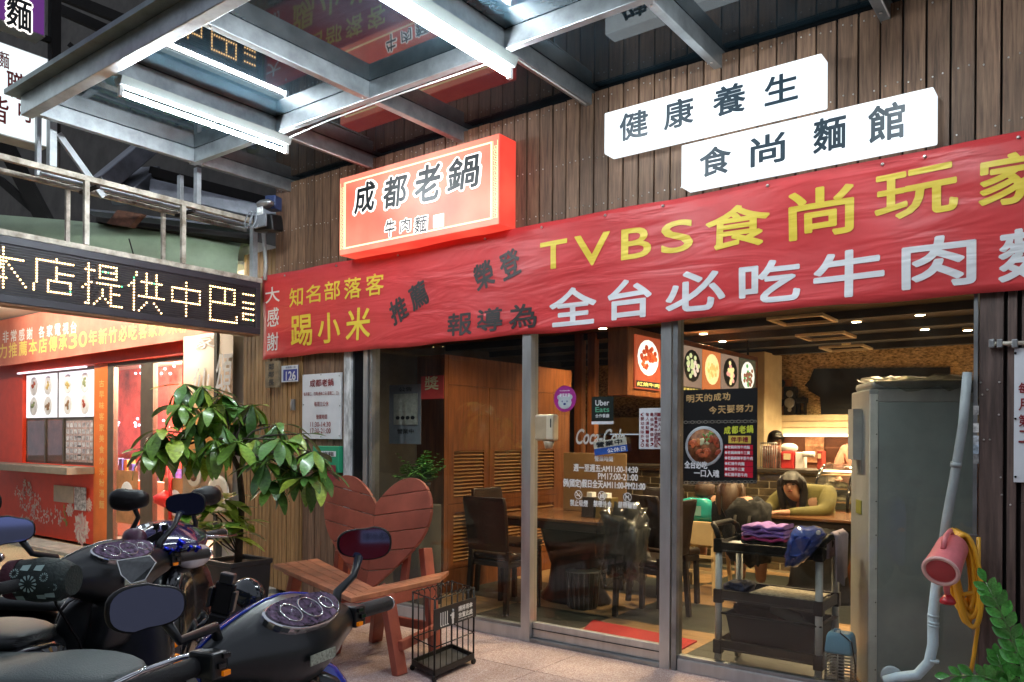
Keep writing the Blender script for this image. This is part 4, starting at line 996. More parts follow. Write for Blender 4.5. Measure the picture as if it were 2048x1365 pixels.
# dark panel left of the cabinet
dp = thing('dark_partition', 'dark partition panel behind the glass left of the cabinet', 'partition', (-5.1, 5.5, 0))
MB().box(-5.6, XC - .46, 5.42, 5.5, 0, 2.5).build('panel', M_inl, dp)
MB().box(-5.22, -5.16, D + .1, 5.42, 0, 2.5).build('side_panel', M_inl, dp)
t = thing('hanging_notice', 'dim grey notice sheet hanging in the dark corner behind the glass', 'notice', S(808, 890, Y=D + .35))
a, b = S(778, 888, Y=D + .35), S(842, 768, Y=D + .35)
MB().box(a.x, b.x, D + .35, D + .354, a.z, b.z).build('sheet', mat('dim_blue_paper', (.16, .17, .20), .6), t)
a, b = S(787, 850, Y=D + .34), S(835, 787, Y=D + .34); MB().box(a.x, b.x, D + .34, D + .344, a.z, b.z).build('page', mat('page_grey', (.32, .31, .28), .6, var=.15, vscale=40), t)
mb = MB(); text_px(mb, '公告', 798, 784, 825, 774, D + .35, .02, .004); text_px(mb, '營業中', 795, 868, 828, 858, D + .35, .02, .004); text_px(mb, '●●●●', 792, 840, 830, 832, D + .34, 0, .004); mb.build('lettering', M_si, t)
t = thing('award_card', 'small red card with a pale character hanging in the left window', 'card', S(863, 798, Y=D + .3))
a, b = S(842, 799, Y=D + .3), S(887, 751, Y=D + .3)
MB().box(a.x, b.x, D + .30, D + .304, a.z, b.z).build('card', mat('card_red', (.5, .03, .03), .5, emit=(.5, .03, .02), es=.0), t)
mb = MB(); text_px(mb, '獎', 850, 781, 878, 752, D + .3, .02, .004); mb.build('lettering', M_creamw, t)

# chairs
M_lea = mat('brown_leather', (.016, .009, .007), .35, var=.15, bump=.1, bscale=120)
M_cwood = mat('dark_chair_wood', (.018, .012, .009), .4, var=.2)
def make_chair():
    t = thing('chair', 'dark brown padded chair', 'chair', (0, 0, 0), group='dark padded restaurant chairs')
    MB().prism([(-.22, -.22, .42), (.22, -.22, .42), (.20, .20, .42), (-.20, .20, .42)], (0, 0, .06)).build('seat', M_lea, t, True, bevel=.02)
    rg = []
    for z, y, w in ((.50, .20, .20), (.62, .215, .205), (.78, .235, .21), (.90, .26, .215), (.94, .268, .205)):
        rg.append([Vector((-w, y, z)), Vector((-w * .5, y + .018, z)), Vector((w * .5, y + .018, z)), Vector((w, y, z)), Vector((w, y + .035, z)), Vector((w * .5, y + .055, z)), Vector((-w * .5, y + .055, z)), Vector((-w, y + .035, z))])
    MB().loft(rg, True, True).build('backrest', M_lea, t, True, bevel=.008)
    MB().box(-.21, .21, -.21, .20, .37, .418).build('seat_frame', M_cwood, t, True, bevel=.004)
    for sx in (-1, 1):
        MB().beam((sx * .19, -.19, .38), (sx * .195, -.20, 0), .036, .036).build('leg', M_cwood, t, True)
        MB().beam((sx * .19, .20, .5), (sx * .195, .24, 0), .036, .036).build('leg', M_cwood, t, True)
    return t
ch = make_chair(); first = True
def chair(x, y, rz, lab):
    global first
    if first: ch.location = (x, y, 0); ch.rotation_euler = (0, 0, rz); ch['label'] = lab; first = False; return ch
    return copy_tree(ch, (x, y, 0), rz, lab)
chair(-4.02, 5.25, R(180), 'dark brown padded chair between the louvred cabinet and the steel post')
chair(-4.42, 5.85, R(90), 'dark chair at the left end of the first table, behind the steel post')
chair(-2.92, 5.72, R(-95), 'dark chair at the right side of the first table, by the door frame')
chair(-4.05, 6.70, R(10), 'dark chair on the far left side of the first table')
chair(-3.45, 6.75, R(0), 'dark chair on the far side of the first table')
chair(-3.08, 6.3, R(160), 'dark chair turned away behind the door frame')
chair(-1.95, 8.15, R(20), 'dark chair under the woman in olive')
chair(-1.0, 6.7, R(-80), 'dark chair beside the tall steel cabinet')
# tables
M_top = mat('table_top_wood', (.13, .055, .022), .25, var=.2, vscale=4, stretch=(2, 9, 1), coat=.4)
def table(x, y, w, d, label, top=M_top):
    t = thing('table', label, 'table', (x, y, 0), group='restaurant tables')
    MB().box(x - w / 2, x + w / 2, y - d / 2, y + d / 2, .725, .75).build('table_top', top, t, bevel=.004)
    MB().box(x - w / 2 + .02, x + w / 2 - .02, y - d / 2 + .02, y + d / 2 - .02, .66, .7245).build('apron', M_cwood, t, bevel=.01)
    rg = []
    for z, s in ((.66, .30), (.5, .26), (.3, .2), (.12, .22), (.03, .28), (0, .28)):
        rg.append([Vector((x + s * 1.2 * math.cos(a), y + s * .8 * math.sin(a), z)) for a in [k * math.pi / 8 for k in range(16)]])
    MB().loft(rg, True, True).build('pedestal', mat('table_pedestal', (.012, .012, .012), .35), t)
    return t
table(-3.72, 5.88, 1.08, .92, 'dark pedestal table with a glossy brown top behind the sliding door')
table(-2.05, 7.25, 1.25, .72, 'dark table where the woman in olive sits')
table(-3.75, 8.0 - .25, 1.0, .6, 'far table under the menu boxes')
# card box and menu holder on the first table
t = thing('table_screen', 'tan upright board standing on the first table behind the opening hours lettering', 'screen', (-3.75, 6.1, .75))
a, b = S(1126, 1040, Y=6.15), S(1252, 908, Y=6.15)
MB().box(a.x, b.x, 6.15, 6.17, .751, b.z).build('board', mat('tan_board', (.20, .115, .05), .5, var=.08), t, bevel=.004)
for (u0, u1, v0, v1, c, nm, lab) in ((1168, 1192, 1038, 1002, (.03, .02, .02), 'napkin_box', 'dark napkin box standing left on the first table'), (1196, 1226, 1042, 1010, (.12, .08, .02), 'condiment_box', 'olive brown condiment box standing right on the first table')):
    a, b = S(u0, v0, Y=5.75), S(u1, v1, Y=5.75); t = thing(nm, lab, 'box', ((a.x + b.x) / 2, 5.75, .751))
    MB().prism([(a.x, 5.7, .751), (b.x, 5.7, .751), (b.x, 5.82, .751), (a.x, 5.82, .751)], (0, .02, .17)).build('body', mat(nm + '_m', c, .4), t, bevel=.004)
    MB().box((a.x + b.x) / 2 - .02, (a.x + b.x) / 2 + .03, 5.73, 5.80, .92, .96).build('napkin', M_white, t)
t = thing('waste_bin', 'ribbed dark bin standing below the first table', 'bin', (-3.3, 5.22, 0))
p = S(1165, 1215, Z=0)
mb = MB(); mb.lathe([(.12, 0), (.14, .3), (.145, .31), (.13, .3)], p, (0, 0, 1), 20)
for k in range(20): a = k * math.pi / 10; mb.beam(p + Vector((.122 * math.cos(a), .122 * math.sin(a), .01)), p + Vector((.143 * math.cos(a), .143 * math.sin(a), .3)), .008, .008)
t.location = p; mb.build('bin_body', mat('bin_grey', (.06, .06, .055), .4), t)
# clothes in plastic over the chair
M_film = glass('plastic_film', (.8, .8, .85), 1.6, .12, .05)
t = thing('garment_bag', 'dark coat under crinkled clear plastic on the chair by the first table', 'garment', (-3.0, 5.6, .7))
random.seed(21)
def crumple(c, rx, ry, rz, amp, seed, n=18, m=12):
    random.seed(seed); ph = [random.uniform(0, 6) for _ in range(6)]; rings = []
    for i in range(m + 1):
        a = -math.pi / 2 + math.pi * i / m; rr = max(math.cos(a), .02) ** .7; ring = []
        for k in range(n):
            th = 2 * math.pi * k / n; d = 1 + amp * (math.sin(3 * th + ph[0] + 2 * a) + .7 * math.sin(7 * th + ph[1] - 4 * a) + .5 * math.sin(11 * th + 6 * a + ph[2])) / 2
            ring.append(Vector(c) + Vector((rx * rr * d * math.cos(th), ry * rr * d * math.sin(th), rz * math.sin(a) * (1 + amp * .3 * math.sin(5 * th + ph[3])))))
        rings.append(ring)
    return rings
cc = S(1248, 1085, T=6.2); t.location = cc
MB().loft(lumpy(cc, .14, .10, .22, .5, 1)).build('coat', mat('black_cloth', (.006, .006, .007), .8, spec=.2), t)
MB().loft(lumpy(cc + Vector((0, -.01, 0)), .17, .14, .24, .55, 2)).build('plastic', M_film, t)

# high chair and child
hc = thing('high_chair', 'cream wooden child chair with a tray, standing behind the right pane', 'high chair', S(1405, 1180, Z=0) )
M_hw = mat('birch_cream', (.62, .47, .27), .45, var=.06)
H = hc.location.copy(); hx, hy = H.x, H.y
for sx, sy in ((-1, -1), (1, -1), (1, 1), (-1, 1)): MB().beam((hx + sx * .2, hy + sy * .2, 0), (hx + sx * .15, hy + sy * .14, .64), .03, .03).build('leg', M_hw, hc)
MB().prism([(hx - .17, hy - .19, .44), (hx + .17, hy - .19, .44), (hx + .19, hy - .20, .66), (hx - .19, hy - .20, .66)], (0, .02, 0)).build('back_panel', M_hw, hc, bevel=.008)
MB().box(hx - .16, hx + .16, hy - .15, hy + .15, .42, .45).build('seat', M_hw, hc, bevel=.006)
MB().box(hx - .2, hx + .2, hy + .08, hy + .25, .64, .66).build('tray', M_hw, hc, bevel=.008)
MB().beam((hx - .19, hy - .19, .2), (hx + .19, hy - .19, .2), .025, .025).build('rail', M_hw, hc)
MB().beam((hx - .19, hy - .19, .34), (hx + .19, hy - .19, .34), .025, .025).build('rail', M_hw, hc)
# teal booster shell
bt = thing('booster_seat', 'teal plastic booster seat on the cream child chair', 'booster seat', (hx, hy - .1, .66))
rg = []
for z, w in ((.66, .19), (.73, .20), (.80, .19), (.85, .16), (.87, .08)):
    rg.append([Vector((hx + w * math.cos(a), hy - .02 - .13 * abs(math.sin(a)) ** .6 - .03, z)) for a in [math.pi * k / 10 for k in range(11)]] + [Vector((hx - w * .9 * math.cos(a), hy - .02 - .11 * abs(math.sin(a)) ** .6, z)) for a in [math.pi * k / 10 for k in range(11)]])
MB().loft(rg, True, True).build('shell', mat('teal_plastic', (.03, .36, .34), .25), bt)
MB().box(hx - .08, hx + .06, hy - .185, hy - .182, .71, .80).build('label', mat('pale_teal', (.2, .4, .38), .4), bt)

def skin(name, pts, edges, m, parent, root=0, sub=2):
    """one continuous skinned surface; pts = [(world point, rx, ry)]"""
    off = Vector(root_of(parent).location); me = bpy.data.meshes.new(name)
    me.from_pydata([tuple(Vector(p[0]) - off) for p in pts], edges, []); me.materials.append(m)
    o = bpy.data.objects.new(name, me); link(o, parent)
    sk = o.modifiers.new('skin', 'SKIN'); sk.use_smooth_shade = True; sk.branch_smoothing = .3
    bm = bmesh.new(); bm.from_mesh(me); ly = bm.verts.layers.skin.verify(); bm.verts.ensure_lookup_table()
    for i, v in enumerate(bm.verts): v[ly].radius = (pts[i][1], pts[i][2] if len(pts[i]) > 2 else pts[i][1]); v[ly].use_root = (i == root)
    bm.to_mesh(me); bm.free()
    s_ = o.modifiers.new('subsurf', 'SUBSURF'); s_.levels = sub; s_.render_levels = sub
    return o
M_skin = mat('skin_warm', (.48, .27, .18), .5, var=.05)
M_hair = mat('black_hair', (.012, .009, .008), .35, var=.3, vscale=30, stretch=(8, 8, 1), bump=.4, bscale=90)
M_lip = mat('lips', (.35, .10, .08), .5)
def head_parts(parent, c, fwd, up, r, hair, long=False, face=True):
    """facial features and hair on a head of half width r at c, looking along fwd"""
    f = Vector(fwd).normalized(); u = (Vector(up) - f * Vector(up).dot(f)).normalized(); s_ = f.cross(u)
    rot = Matrix((s_, f, u)).transposed()
    if face:
        mb = MB(); 
        for q in (-1, 1): mb.ell(c + f * r * .95 + s_ * q * r * .38 + u * r * .12, r * .17, r * .08, r * .08, 8, 5, rot)
        mb.build('eyes', M_si, parent); MB().ell(c + f * r * 1.02 - u * r * .22, r * .15, r * .16, r * .22, 10, 6, rot).build('nose', M_skin, parent)
        MB().ell(c + f * r * .94 - u * r * .60, r * .30, r * .1, r * .09, 10, 5, rot).build('mouth', M_lip, parent)
        mb = MB()
        for q in (-1, 1): mb.ell(c + f * r * .93 + s_ * q * r * .38 + u * r * .36, r * .22, r * .07, r * .05, 8, 4, rot)
        mb.build('eyebrows', hair, parent)
    # hair cap: shell open at the face
    mb = MB(); rings = []; n = 20
    for i in range(10):
        a = math.pi / 2 - i * (math.pi * (.72 if not long else .72)) / 9
        rr = math.cos(a) * 1.13 if a > 0 else 1.13 - .1 * (-a); ring = []
        for k in range(n):
            th = 2 * math.pi * k / n; yy = -math.cos(th); xx = math.sin(th)
            z = math.sin(a) * 1.22
            if yy > .42 and z < .62: # face opening, hair swept to the sides
                z = max(z, .62 - (.9 if abs(xx) > .75 else 0)); 
            ring.append(c + rot @ Vector((xx * rr * r, yy * rr * r * 1.1 - .06 * r, z * r)))
        rings.append(ring)
    mb.loft(rings, True, True); o = mb.build('hair', hair, parent)
    if long:
        mb = MB()
        for q in (-1, 1):
            mb.tube([c + s_ * q * r * .85 + u * r * .6 - f * r * .1, c + s_ * q * r * 1.12 - f * r * .1, c + s_ * q * r * 1.15 - u * r * 1.2 - f * r * .1, c + s_ * q * r * .95 - u * r * 2.6 + f * r * .1, c + s_ * q * r * .7 - u * r * 3.4 + f * r * .3],
                    .05, 10, rs=[r * .26, r * .36, r * .40, r * .34, r * .08])
        mb.tube([c - f * r * .7 + u * r * .6, c - f * r * 1.0 - u * .4 * r, c - f * r * 1.0 - u * r * 2.0, c - f * r * .8 - u * r * 3.2], .05, 10, rs=[r * .6, r * .85, r * .9, r * .3])
        mb.build('long_hair', hair, parent)
def hand(pts, edges, w, d, side, s=1.0):
    """five short finger chains rooted in the palm; w = wrist index"""
    base = Vector(pts[w][0]); d = Vector(d).normalized(); side = Vector(side).normalized()
    pts.append((base + d * .06 * s, .022 * s, .012 * s)); pi = len(pts) - 1; edges.append((w, pi))
    for k, (off, L) in enumerate(((-.03, .062), (-.011, .072), (.009, .068), (.028, .052))):
        p0 = base + d * .075 * s + side * off * s
        pts.append((p0, .009 * s)); a = len(pts) - 1; pts.append((p0 + d * L * .55 * s + Vector((0, 0, -.004)), .008 * s)); pts.append((p0 + d * L * s + Vector((0, 0, -.014 * s)), .0065 * s))
        edges += [(pi, a), (a, a + 1), (a + 1, a + 2)]
    p0 = base + d * .025 * s - side * .03 * s; pts.append((p0, .010 * s)); a = len(pts) - 1; pts.append((p0 + (d * .6 - side * .6) * .045 * s, .008 * s)); edges += [(w, a), (a, a + 1)]

# woman in olive sweater leaning over the table
hd = S(1583, 972, T=7.15)
wo = thing('person', 'woman with long black hair in an olive sweater leaning over the dark table', 'person', (hd.x + .1, hd.y + .42, 0))
hip = Vector((hd.x + .22, hd.y + .50, .52)); ch_ = Vector((hd.x + .07, hd.y + .16, .835)); nk = Vector((hd.x + .04, hd.y + .10, hd.z - .12))
lw, rw = Vector((hd.x - .16, hd.y - .22, .775)), Vector((hd.x - .02, hd.y - .24, .775))
ls_, rs_ = ch_ + Vector((-.18, .0, .10)), ch_ + Vector((.20, .02, .10))
le, re = Vector((hd.x - .22, hd.y + .06, .775)), Vector((hd.x + .29, hd.y + .02, .775))
pts = [(hip, .15, .12), (ch_, .14, .11), (nk, .05), (hd + Vector((0, .01, -.08)), .062), (hd, .078, .09), (hd + Vector((0, 0, .06)), .075, .085), (hd + Vector((0, .0, .105)), .04),
       (ls_, .05), (le, .04), (lw, .028), (rs_, .05), (re, .04), (rw, .028),
       (hip + Vector((-.1, -.42, -.02)), .075), (hip + Vector((-.1, -.42, -.47)), .05), (hip + Vector((.1, -.42, -.02)), .075), (hip + Vector((.1, -.42, -.47)), .05)]
edges = [(0, 1), (1, 2), (2, 3), (3, 4), (4, 5), (5, 6), (1, 7), (7, 8), (8, 9), (1, 10), (10, 11), (11, 12), (0, 13), (13, 14), (0, 15), (15, 16)]
fdir = (Vector((.10, -1, -.28))).normalized()
hand(pts, edges, 9, (.9, -.5, 0), (.5, .9, 0)); hand(pts, edges, 12, (-.9, -.4, 0), (-.4, .9, 0))
skin('body', pts, edges, M_skin, wo)
M_olive = mat('olive_knit', (.105, .09, .018), .8, var=.12, vscale=12, bump=.3, bscale=150)
cp = [(hip + Vector((0, 0, -.03)), .17, .14), (ch_ + Vector((0, 0, .02)), .18, .15), (nk + Vector((0, .03, -.02)), .085), (ls_, .105), (le, .068), (lw + (le - lw) * .15, .038), (rs_, .11), (re, .072), (rw + (re - rw) * .15, .038)]
skin('sweater', cp, [(0, 1), (1, 2), (1, 3), (3, 4), (4, 5), (1, 6), (6, 7), (7, 8)], M_olive, wo)
head_parts(wo, hd + Vector((0, 0, .03)), fdir, (0, 0, 1), .088, M_hair, True)
# the child, seen from behind
cd = S(1400, 984, T=hy / 0.952)
cd = Vector((hx + .02, hy + .0, S(1400, 984, Y=hy).z))
chd = thing('person', 'small child with short dark hair sitting in the teal booster seat, seen from behind', 'person', (hx, hy, .58))
pts = [(Vector((hx, hy, .52)), .10, .08), (Vector((hx, hy, .72)), .10, .08), (Vector((hx, hy, cd.z - .10)), .035), (cd + Vector((0, 0, -.03)), .07), (cd + Vector((0, 0, .03)), .072), (cd + Vector((0, 0, .075)), .035),
       (Vector((hx + .12, hy, .74)), .04), (Vector((hx + .18, hy + .12, .70)), .032), (Vector((hx - .12, hy, .74)), .04), (Vector((hx - .17, hy + .12, .70)), .032),
       (Vector((hx - .07, hy + .16, .48)), .05), (Vector((hx - .07, hy + .18, .28)), .035), (Vector((hx + .07, hy + .16, .48)), .05), (Vector((hx + .07, hy + .18, .28)), .035)]
edges = [(0, 1), (1, 2), (2, 3), (3, 4), (4, 5), (1, 6), (6, 7), (1, 8), (8, 9), (0, 10), (10, 11), (0, 12), (12, 13)]
hand(pts, edges, 7, (0, 1, 0), (1, 0, 0), .6); hand(pts, edges, 9, (0, 1, 0), (1, 0, 0), .6)
skin('body', pts, edges, M_skin, chd)
skin('shirt', [(Vector((hx, hy, .50)), .12, .1), (Vector((hx, hy, .72)), .125, .1), (Vector((hx, hy, cd.z - .12)), .05), (Vector((hx + .12, hy, .74)), .055), (Vector((hx + .17, hy + .1, .71)), .045), (Vector((hx - .12, hy, .74)), .055), (Vector((hx - .16, hy + .1, .71)), .045)],
     [(0, 1), (1, 2), (1, 3), (3, 4), (1, 5), (5, 6)], mat('white_knit', (.6, .58, .5), .8), chd)
head_parts(chd, cd + Vector((0, 0, .02)), (.5, 1, 0), (0, 0, 1), .078, mat('dark_brown_hair', (.05, .025, .014), .5, bump=.4, bscale=90), False, False)
# person in black seen from behind, with backpack
bh = S(1462, 985, T=7.2)
bp = thing('person', 'person with brown hair in a black jacket seen from behind, beside the child', 'person', (bh.x, bh.y, .45))
hip = Vector((bh.x + .02, bh.y + .05, .5)); c_ = Vector((bh.x + .02, bh.y, .80)); 
pts = [(hip, .15, .12), (c_, .15, .11), (bh + Vector((0, 0, -.14)), .05), (bh, .075, .088), (bh + Vector((0, 0, .07)), .07), (c_ + Vector((-.2, 0, .06)), .06), (c_ + Vector((-.24, .1, -.2)), .045), (c_ + Vector((-.1, .32, -.05)), .03),
       (c_ + Vector((.2, 0, .06)), .06), (c_ + Vector((.24, .1, -.2)), .045), (c_ + Vector((.1, .32, -.05)), .03), (hip + Vector((-.1, .4, 0)), .08), (hip + Vector((-.1, .4, -.45)), .05), (hip + Vector((.1, .4, 0)), .08), (hip + Vector((.1, .4, -.45)), .05)]
edges = [(0, 1), (1, 2), (2, 3), (3, 4), (1, 5), (5, 6), (6, 7), (1, 8), (8, 9), (9, 10), (0, 11), (11, 12), (0, 13), (13, 14)]
hand(pts, edges, 7, (.2, 1, 0), (1, 0, 0)); hand(pts, edges, 10, (-.2, 1, 0), (1, 0, 0))
skin('body', pts, edges, M_skin, bp)
M_bk = mat('black_jacket', (.006, .006, .007), .75, bump=.3, bscale=30, spec=.25)
skin('jacket', [(hip, .18, .15), (c_, .18, .14), (bh + Vector((0, 0, -.15)), .08)] + [(p[0], p[1] + .02) for p in pts[5:11]], [(0, 1), (1, 2), (1, 3), (3, 4), (4, 5), (1, 6), (6, 7), (7, 8)], M_bk, bp)
head_parts(bp, bh + Vector((0, 0, .03)), (-.3, 1, -.2), (0, 0, 1), .088, mat('brown_hair', (.05, .022, .008), .4, bump=.5, bscale=70, stretch=(6, 6, 1)), True, False)
t = thing('backpack', 'large black backpack standing against the chair behind the trolley', 'backpack', S(1500, 1120, T=6.6))
c_ = S(1497, 1065, T=6.6); MB().loft(lumpy(c_, .17, .13, .25, .28, 4)).build('bag', M_bk, t)
for q in (-.06, .06): MB().tube([c_ + Vector((q, -.14, .15)), c_ + Vector((q, -.18, 0)), c_ + Vector((q, -.15, -.15))], .014, 6).build('strap', M_gap, t)

# brick counter
M_brick = mat('dark_glazed_brick', (.055, .045, .022), .45, var=.4, vscale=8, rnd=.5, col2=(.075, .055, .03))
M_mort = mat('pale_mortar', (.42, .37, .25), .8)
bc = thing('brick_counter', 'dark brick serving counter with pale mortar at the back of the room', 'counter', (-3.4, 8.45, 0))
YBk = 8.45; bx0, bx1 = -4.9, S(1655, 980, Y=YBk).x
MB().box(bx0, bx1, YBk + .008, YBk + .5, 0, 1.06).build('mortar_bed', M_mort, bc)
bmesh_ = None; rows = 13
for j in range(rows):
    z = .03 + j * .0785; x = bx0 - (.12 if j % 2 else 0); 
    while x < bx1 - .02:
        xa, xb = max(x, bx0) + .005, min(x + .225, bx1) - .0; 
        if xb - xa > .03 and S_ok(xa) if False else xb - xa > .03:
            if abs(xb - xa - .22) < .002 and bmesh_: o = bpy.data.objects.new('brick', bmesh_); COL.objects.link(o); o.parent = bc; o.location = (xa - bc.location.x, 0, z)
            else:
                o = MB().box(0, xb - xa, YBk, YBk + .03, 0, .0665); off = Vector(bc.location); o.v = [v + Vector((off.x, 0, 0)) for v in o.v]; o = o.build('brick', M_brick, bc); o.location = (xa - bc.location.x, 0, z)
                if abs(xb - xa - .22) < .002: bmesh_ = o.data
        x += .235
MB().box(bx0 - .02, bx1 + .03, YBk - .04, YBk + .55, 1.061, 1.10).build('counter_top', mat('counter_dark', (.05, .04, .03), .3), bc, bevel=.005)
# things on the counter
def lump(name, label, cat, u0, v0, u1, v1, y, m, depth=.15, parts=None):
    a, b = S(u0, v0, Y=y), S(u1, v1, Y=y); t = thing(name, label, cat, ((a.x + b.x) / 2, y, max(a.z, 1.10)))
    o = MB().box(a.x, b.x, y, y + depth, 1.1005, b.z).build('body', m, t, bevel=.008)
    return t, a, b
t, a, b = lump('wire_basket', 'wire basket with rolled goods on the counter left of the red box', 'basket', 1524, 925, 1553, 892, 8.6, mat('basket_goods', (.3, .12, .09), .6, var=.6, vscale=16))
mb = MB()
for k in range(8): xx = a.x - .01 + (b.x - a.x + .02) * k / 7; mb.tube([(xx, 8.58, 1.10), (xx, 8.58, b.z + .03)], .004, 5)
mb.tube([(a.x - .01, 8.58, b.z + .03), (b.x + .01, 8.58, b.z + .03)], .006, 5); mb.build('wires', M_steel_d, t, kind='stuff')
t, a, b = lump('red_box', 'red and white box of tissues on the serving counter', 'box', 1562, 925, 1587, 904, 8.6, mat('box_red', (.5, .03, .03), .45))
MB().box(a.x + .03, b.x - .03, 8.59, 8.598, a.z + .03, b.z - .02).build('label', M_creamw, t); MB().loft(crumple(((a.x + b.x) / 2, 8.66, b.z + .04), .09, .06, .05, .1, 8)).build('tissue', M_white, t)
t, a, b = lump('carton', 'small dark red carton on the counter right of the white roll', 'box', 1634, 925, 1644, 902, 8.6, mat('carton_red', (.3, .03, .02), .5)); MB().box(a.x + .01, b.x - .01, 8.59, 8.598, a.z + .04, b.z - .03).build('label', M_creamw, t)
t, a, b = lump('paper_roll', 'white paper rolls on the serving counter', 'paper roll', 1590, 925, 1606, 905, 8.62, M_white); MB().tube([(b.x, 8.62, b.z - .02), (b.x + .12, 8.62, b.z - .02)], .03, 10).build('roll', M_white, t)
t = thing('kitchen_poster', 'orange tinted poster on the maroon kitchen wall', 'poster', S(1622, 880, Y=YK - .03))
a, b = S(1610, 925, Y=YK - .03), S(1648, 872, Y=YK - .03); MB().box(a.x, b.x, YK - .03, YK - .02, a.z, b.z).build('sheet', mat('poster_salmon', (.5, .22, .12), .5, var=.25, vscale=12, col2=(.65, .35, .2)), t)
# cook behind the pass
ck = S(1552, 882, T=10.2); co = thing('person', 'cook with dark hair bent over behind the serving counter', 'person', (ck.x, ck.y, 0))
c_ = ck + Vector((.1, .1, -.32)); pts = [(c_ + Vector((.05, .1, -.4)), .15, .12), (c_, .15, .12), (ck + Vector((0, 0, -.13)), .05), (ck, .075, .088), (ck + Vector((0, 0, .07)), .07), (c_ + Vector((-.18, 0, .08)), .06), (c_ + Vector((-.22, -.2, -.1)), .045), (c_ + Vector((-.1, -.38, -.1)), .03), (c_ + Vector((.18, 0, .08)), .06), (c_ + Vector((.2, -.2, -.1)), .045), (c_ + Vector((.05, -.38, -.1)), .03), (c_ + Vector((.0, .12, -1.0)), .08)]
edges = [(0, 1), (1, 2), (2, 3), (3, 4), (1, 5), (5, 6), (6, 7), (1, 8), (8, 9), (9, 10), (0, 11)]
hand(pts, edges, 7, (.2, -1, 0), (1, 0, 0)); hand(pts, edges, 10, (-.2, -1, 0), (1, 0, 0)); skin('body', pts, edges, M_skin, co)
skin('shirt', [(c_ + Vector((.05, .1, -.4)), .18, .14), (c_, .18, .14), (ck + Vector((.02, .02, -.16)), .08), (pts[5][0], .08), (pts[6][0], .06), (pts[8][0], .08), (pts[9][0], .06)], [(0, 1), (1, 2), (1, 3), (3, 4), (1, 5), (5, 6)], M_bk, co)
head_parts(co, ck + Vector((0, 0, .03)), (.8, -.6, -.4), (0, 0, 1), .088, M_hair, False, True)

# cake display case
dcx = S(1668, 1000, Y=7.9)
dcase = thing('display_case', 'glowing curved glass display case with shelves of dishes right of the woman', 'display case', (dcx.x, 7.9, 0))
M_gold = mat('case_gold', (.45, .26, .08), .3, .5)
xa, xb = S(1628, 1000, Y=7.9).x, S(1700, 1000, Y=7.9).x
MB().box(xa, xb + .5, 7.95, 8.5, 0, .72).build('base', mat('case_base', (.25, .09, .04), .4), dcase, bevel=.01)
prof = [(.72, 7.88), (.85, 7.9), (1.0, 7.97), (1.1, 8.08), (1.16, 8.25), (1.17, 8.45)]
MB().loft([[Vector((xa, y, z)), Vector((xb + .5, y, z))] for z, y in prof], False, True, closed=False).build('curved_glass', M_film, dcase)
for xx in (xa, xb - .02): MB().tube([(xx, y, z) for z, y in prof], .014, 8).build('rib', M_blackgloss, dcase)
for z in (.80, .93, 1.06):
    MB().box(xa + .02, xb + .48, 8.05, 8.45, z, z + .012).build('shelf', M_gold, dcase)
random.seed(9); mb = MB()
for z in (.813, .943): 
    for k in range(9): mb.lathe([(.05, 0), (.07, .025), (.04, .05), (.005, .06)], (xa + .08 + k * .11, 8.18, z), (0, 0, 1), 9)
mb.build('cakes', mat('cake_mix', (.6, .35, .12), .5, var=.5, vscale=8, col2=(.8, .6, .3)), dcase, kind='stuff')
MB().box(xa + .03, xb + .45, 8.10, 8.14, 1.10, 1.115).build('lamp', emis('case_lamp', (1.0, .72, .35), 14), dcase)
# person cut off at the right
pr = S(1699, 975, T=8.6)
pp = thing('person', 'person in a pink shirt standing at the till, half hidden by the tall steel cabinet', 'person', (pr.x + .1, pr.y, 0))
b0 = Vector((pr.x + .14, pr.y, 0))
pts = [(b0 + Vector((0, 0, .95)), .14, .11), (b0 + Vector((0, 0, 1.25)), .15, .11), (b0 + Vector((0, 0, 1.45)), .05), (b0 + Vector((0, -.02, 1.58)), .078, .09), (b0 + Vector((0, -.02, 1.66)), .07), (b0 + Vector((-.19, 0, 1.32)), .055), (b0 + Vector((-.26, -.05, 1.05)), .042), (b0 + Vector((-.18, -.25, 1.0)), .028),
       (b0 + Vector((.19, 0, 1.32)), .055), (b0 + Vector((.25, 0, 1.05)), .042), (b0 + Vector((.2, -.2, 1.0)), .028), (b0 + Vector((-.1, 0, .5)), .08), (b0 + Vector((-.1, 0, .05)), .05), (b0 + Vector((.1, 0, .5)), .08), (b0 + Vector((.1, 0, .05)), .05)]
edges = [(0, 1), (1, 2), (2, 3), (3, 4), (1, 5), (5, 6), (6, 7), (1, 8), (8, 9), (9, 10), (0, 11), (11, 12), (0, 13), (13, 14)]
hand(pts, edges, 7, (.2, -1, 0), (1, 0, 0)); hand(pts, edges, 10, (-.2, -1, 0), (1, 0, 0)); skin('body', pts, edges, M_skin, pp)
skin('shirt', [(pts[0][0], .17, .14), (pts[1][0], .18, .14), (pts[2][0] - Vector((0, 0, .03)), .07), (pts[5][0], .08), (pts[6][0], .065), (pts[8][0], .08), (pts[9][0], .06)], [(0, 1), (1, 2), (1, 3), (3, 4), (1, 5), (5, 6)], mat('pink_shirt', (.6, .28, .2), .7), pp)
skin('trousers', [(pts[0][0] - Vector((0, 0, .05)), .16, .13), (pts[11][0], .1), (pts[12][0], .065), (pts[13][0], .1), (pts[14][0], .065)], [(0, 1), (1, 2), (0, 3), (3, 4)], M_bk, pp)
head_parts(pp, b0 + Vector((0, -.02, 1.62)), (-.6, -1, -.1), (0, 0, 1), .088, M_hair, False, True)

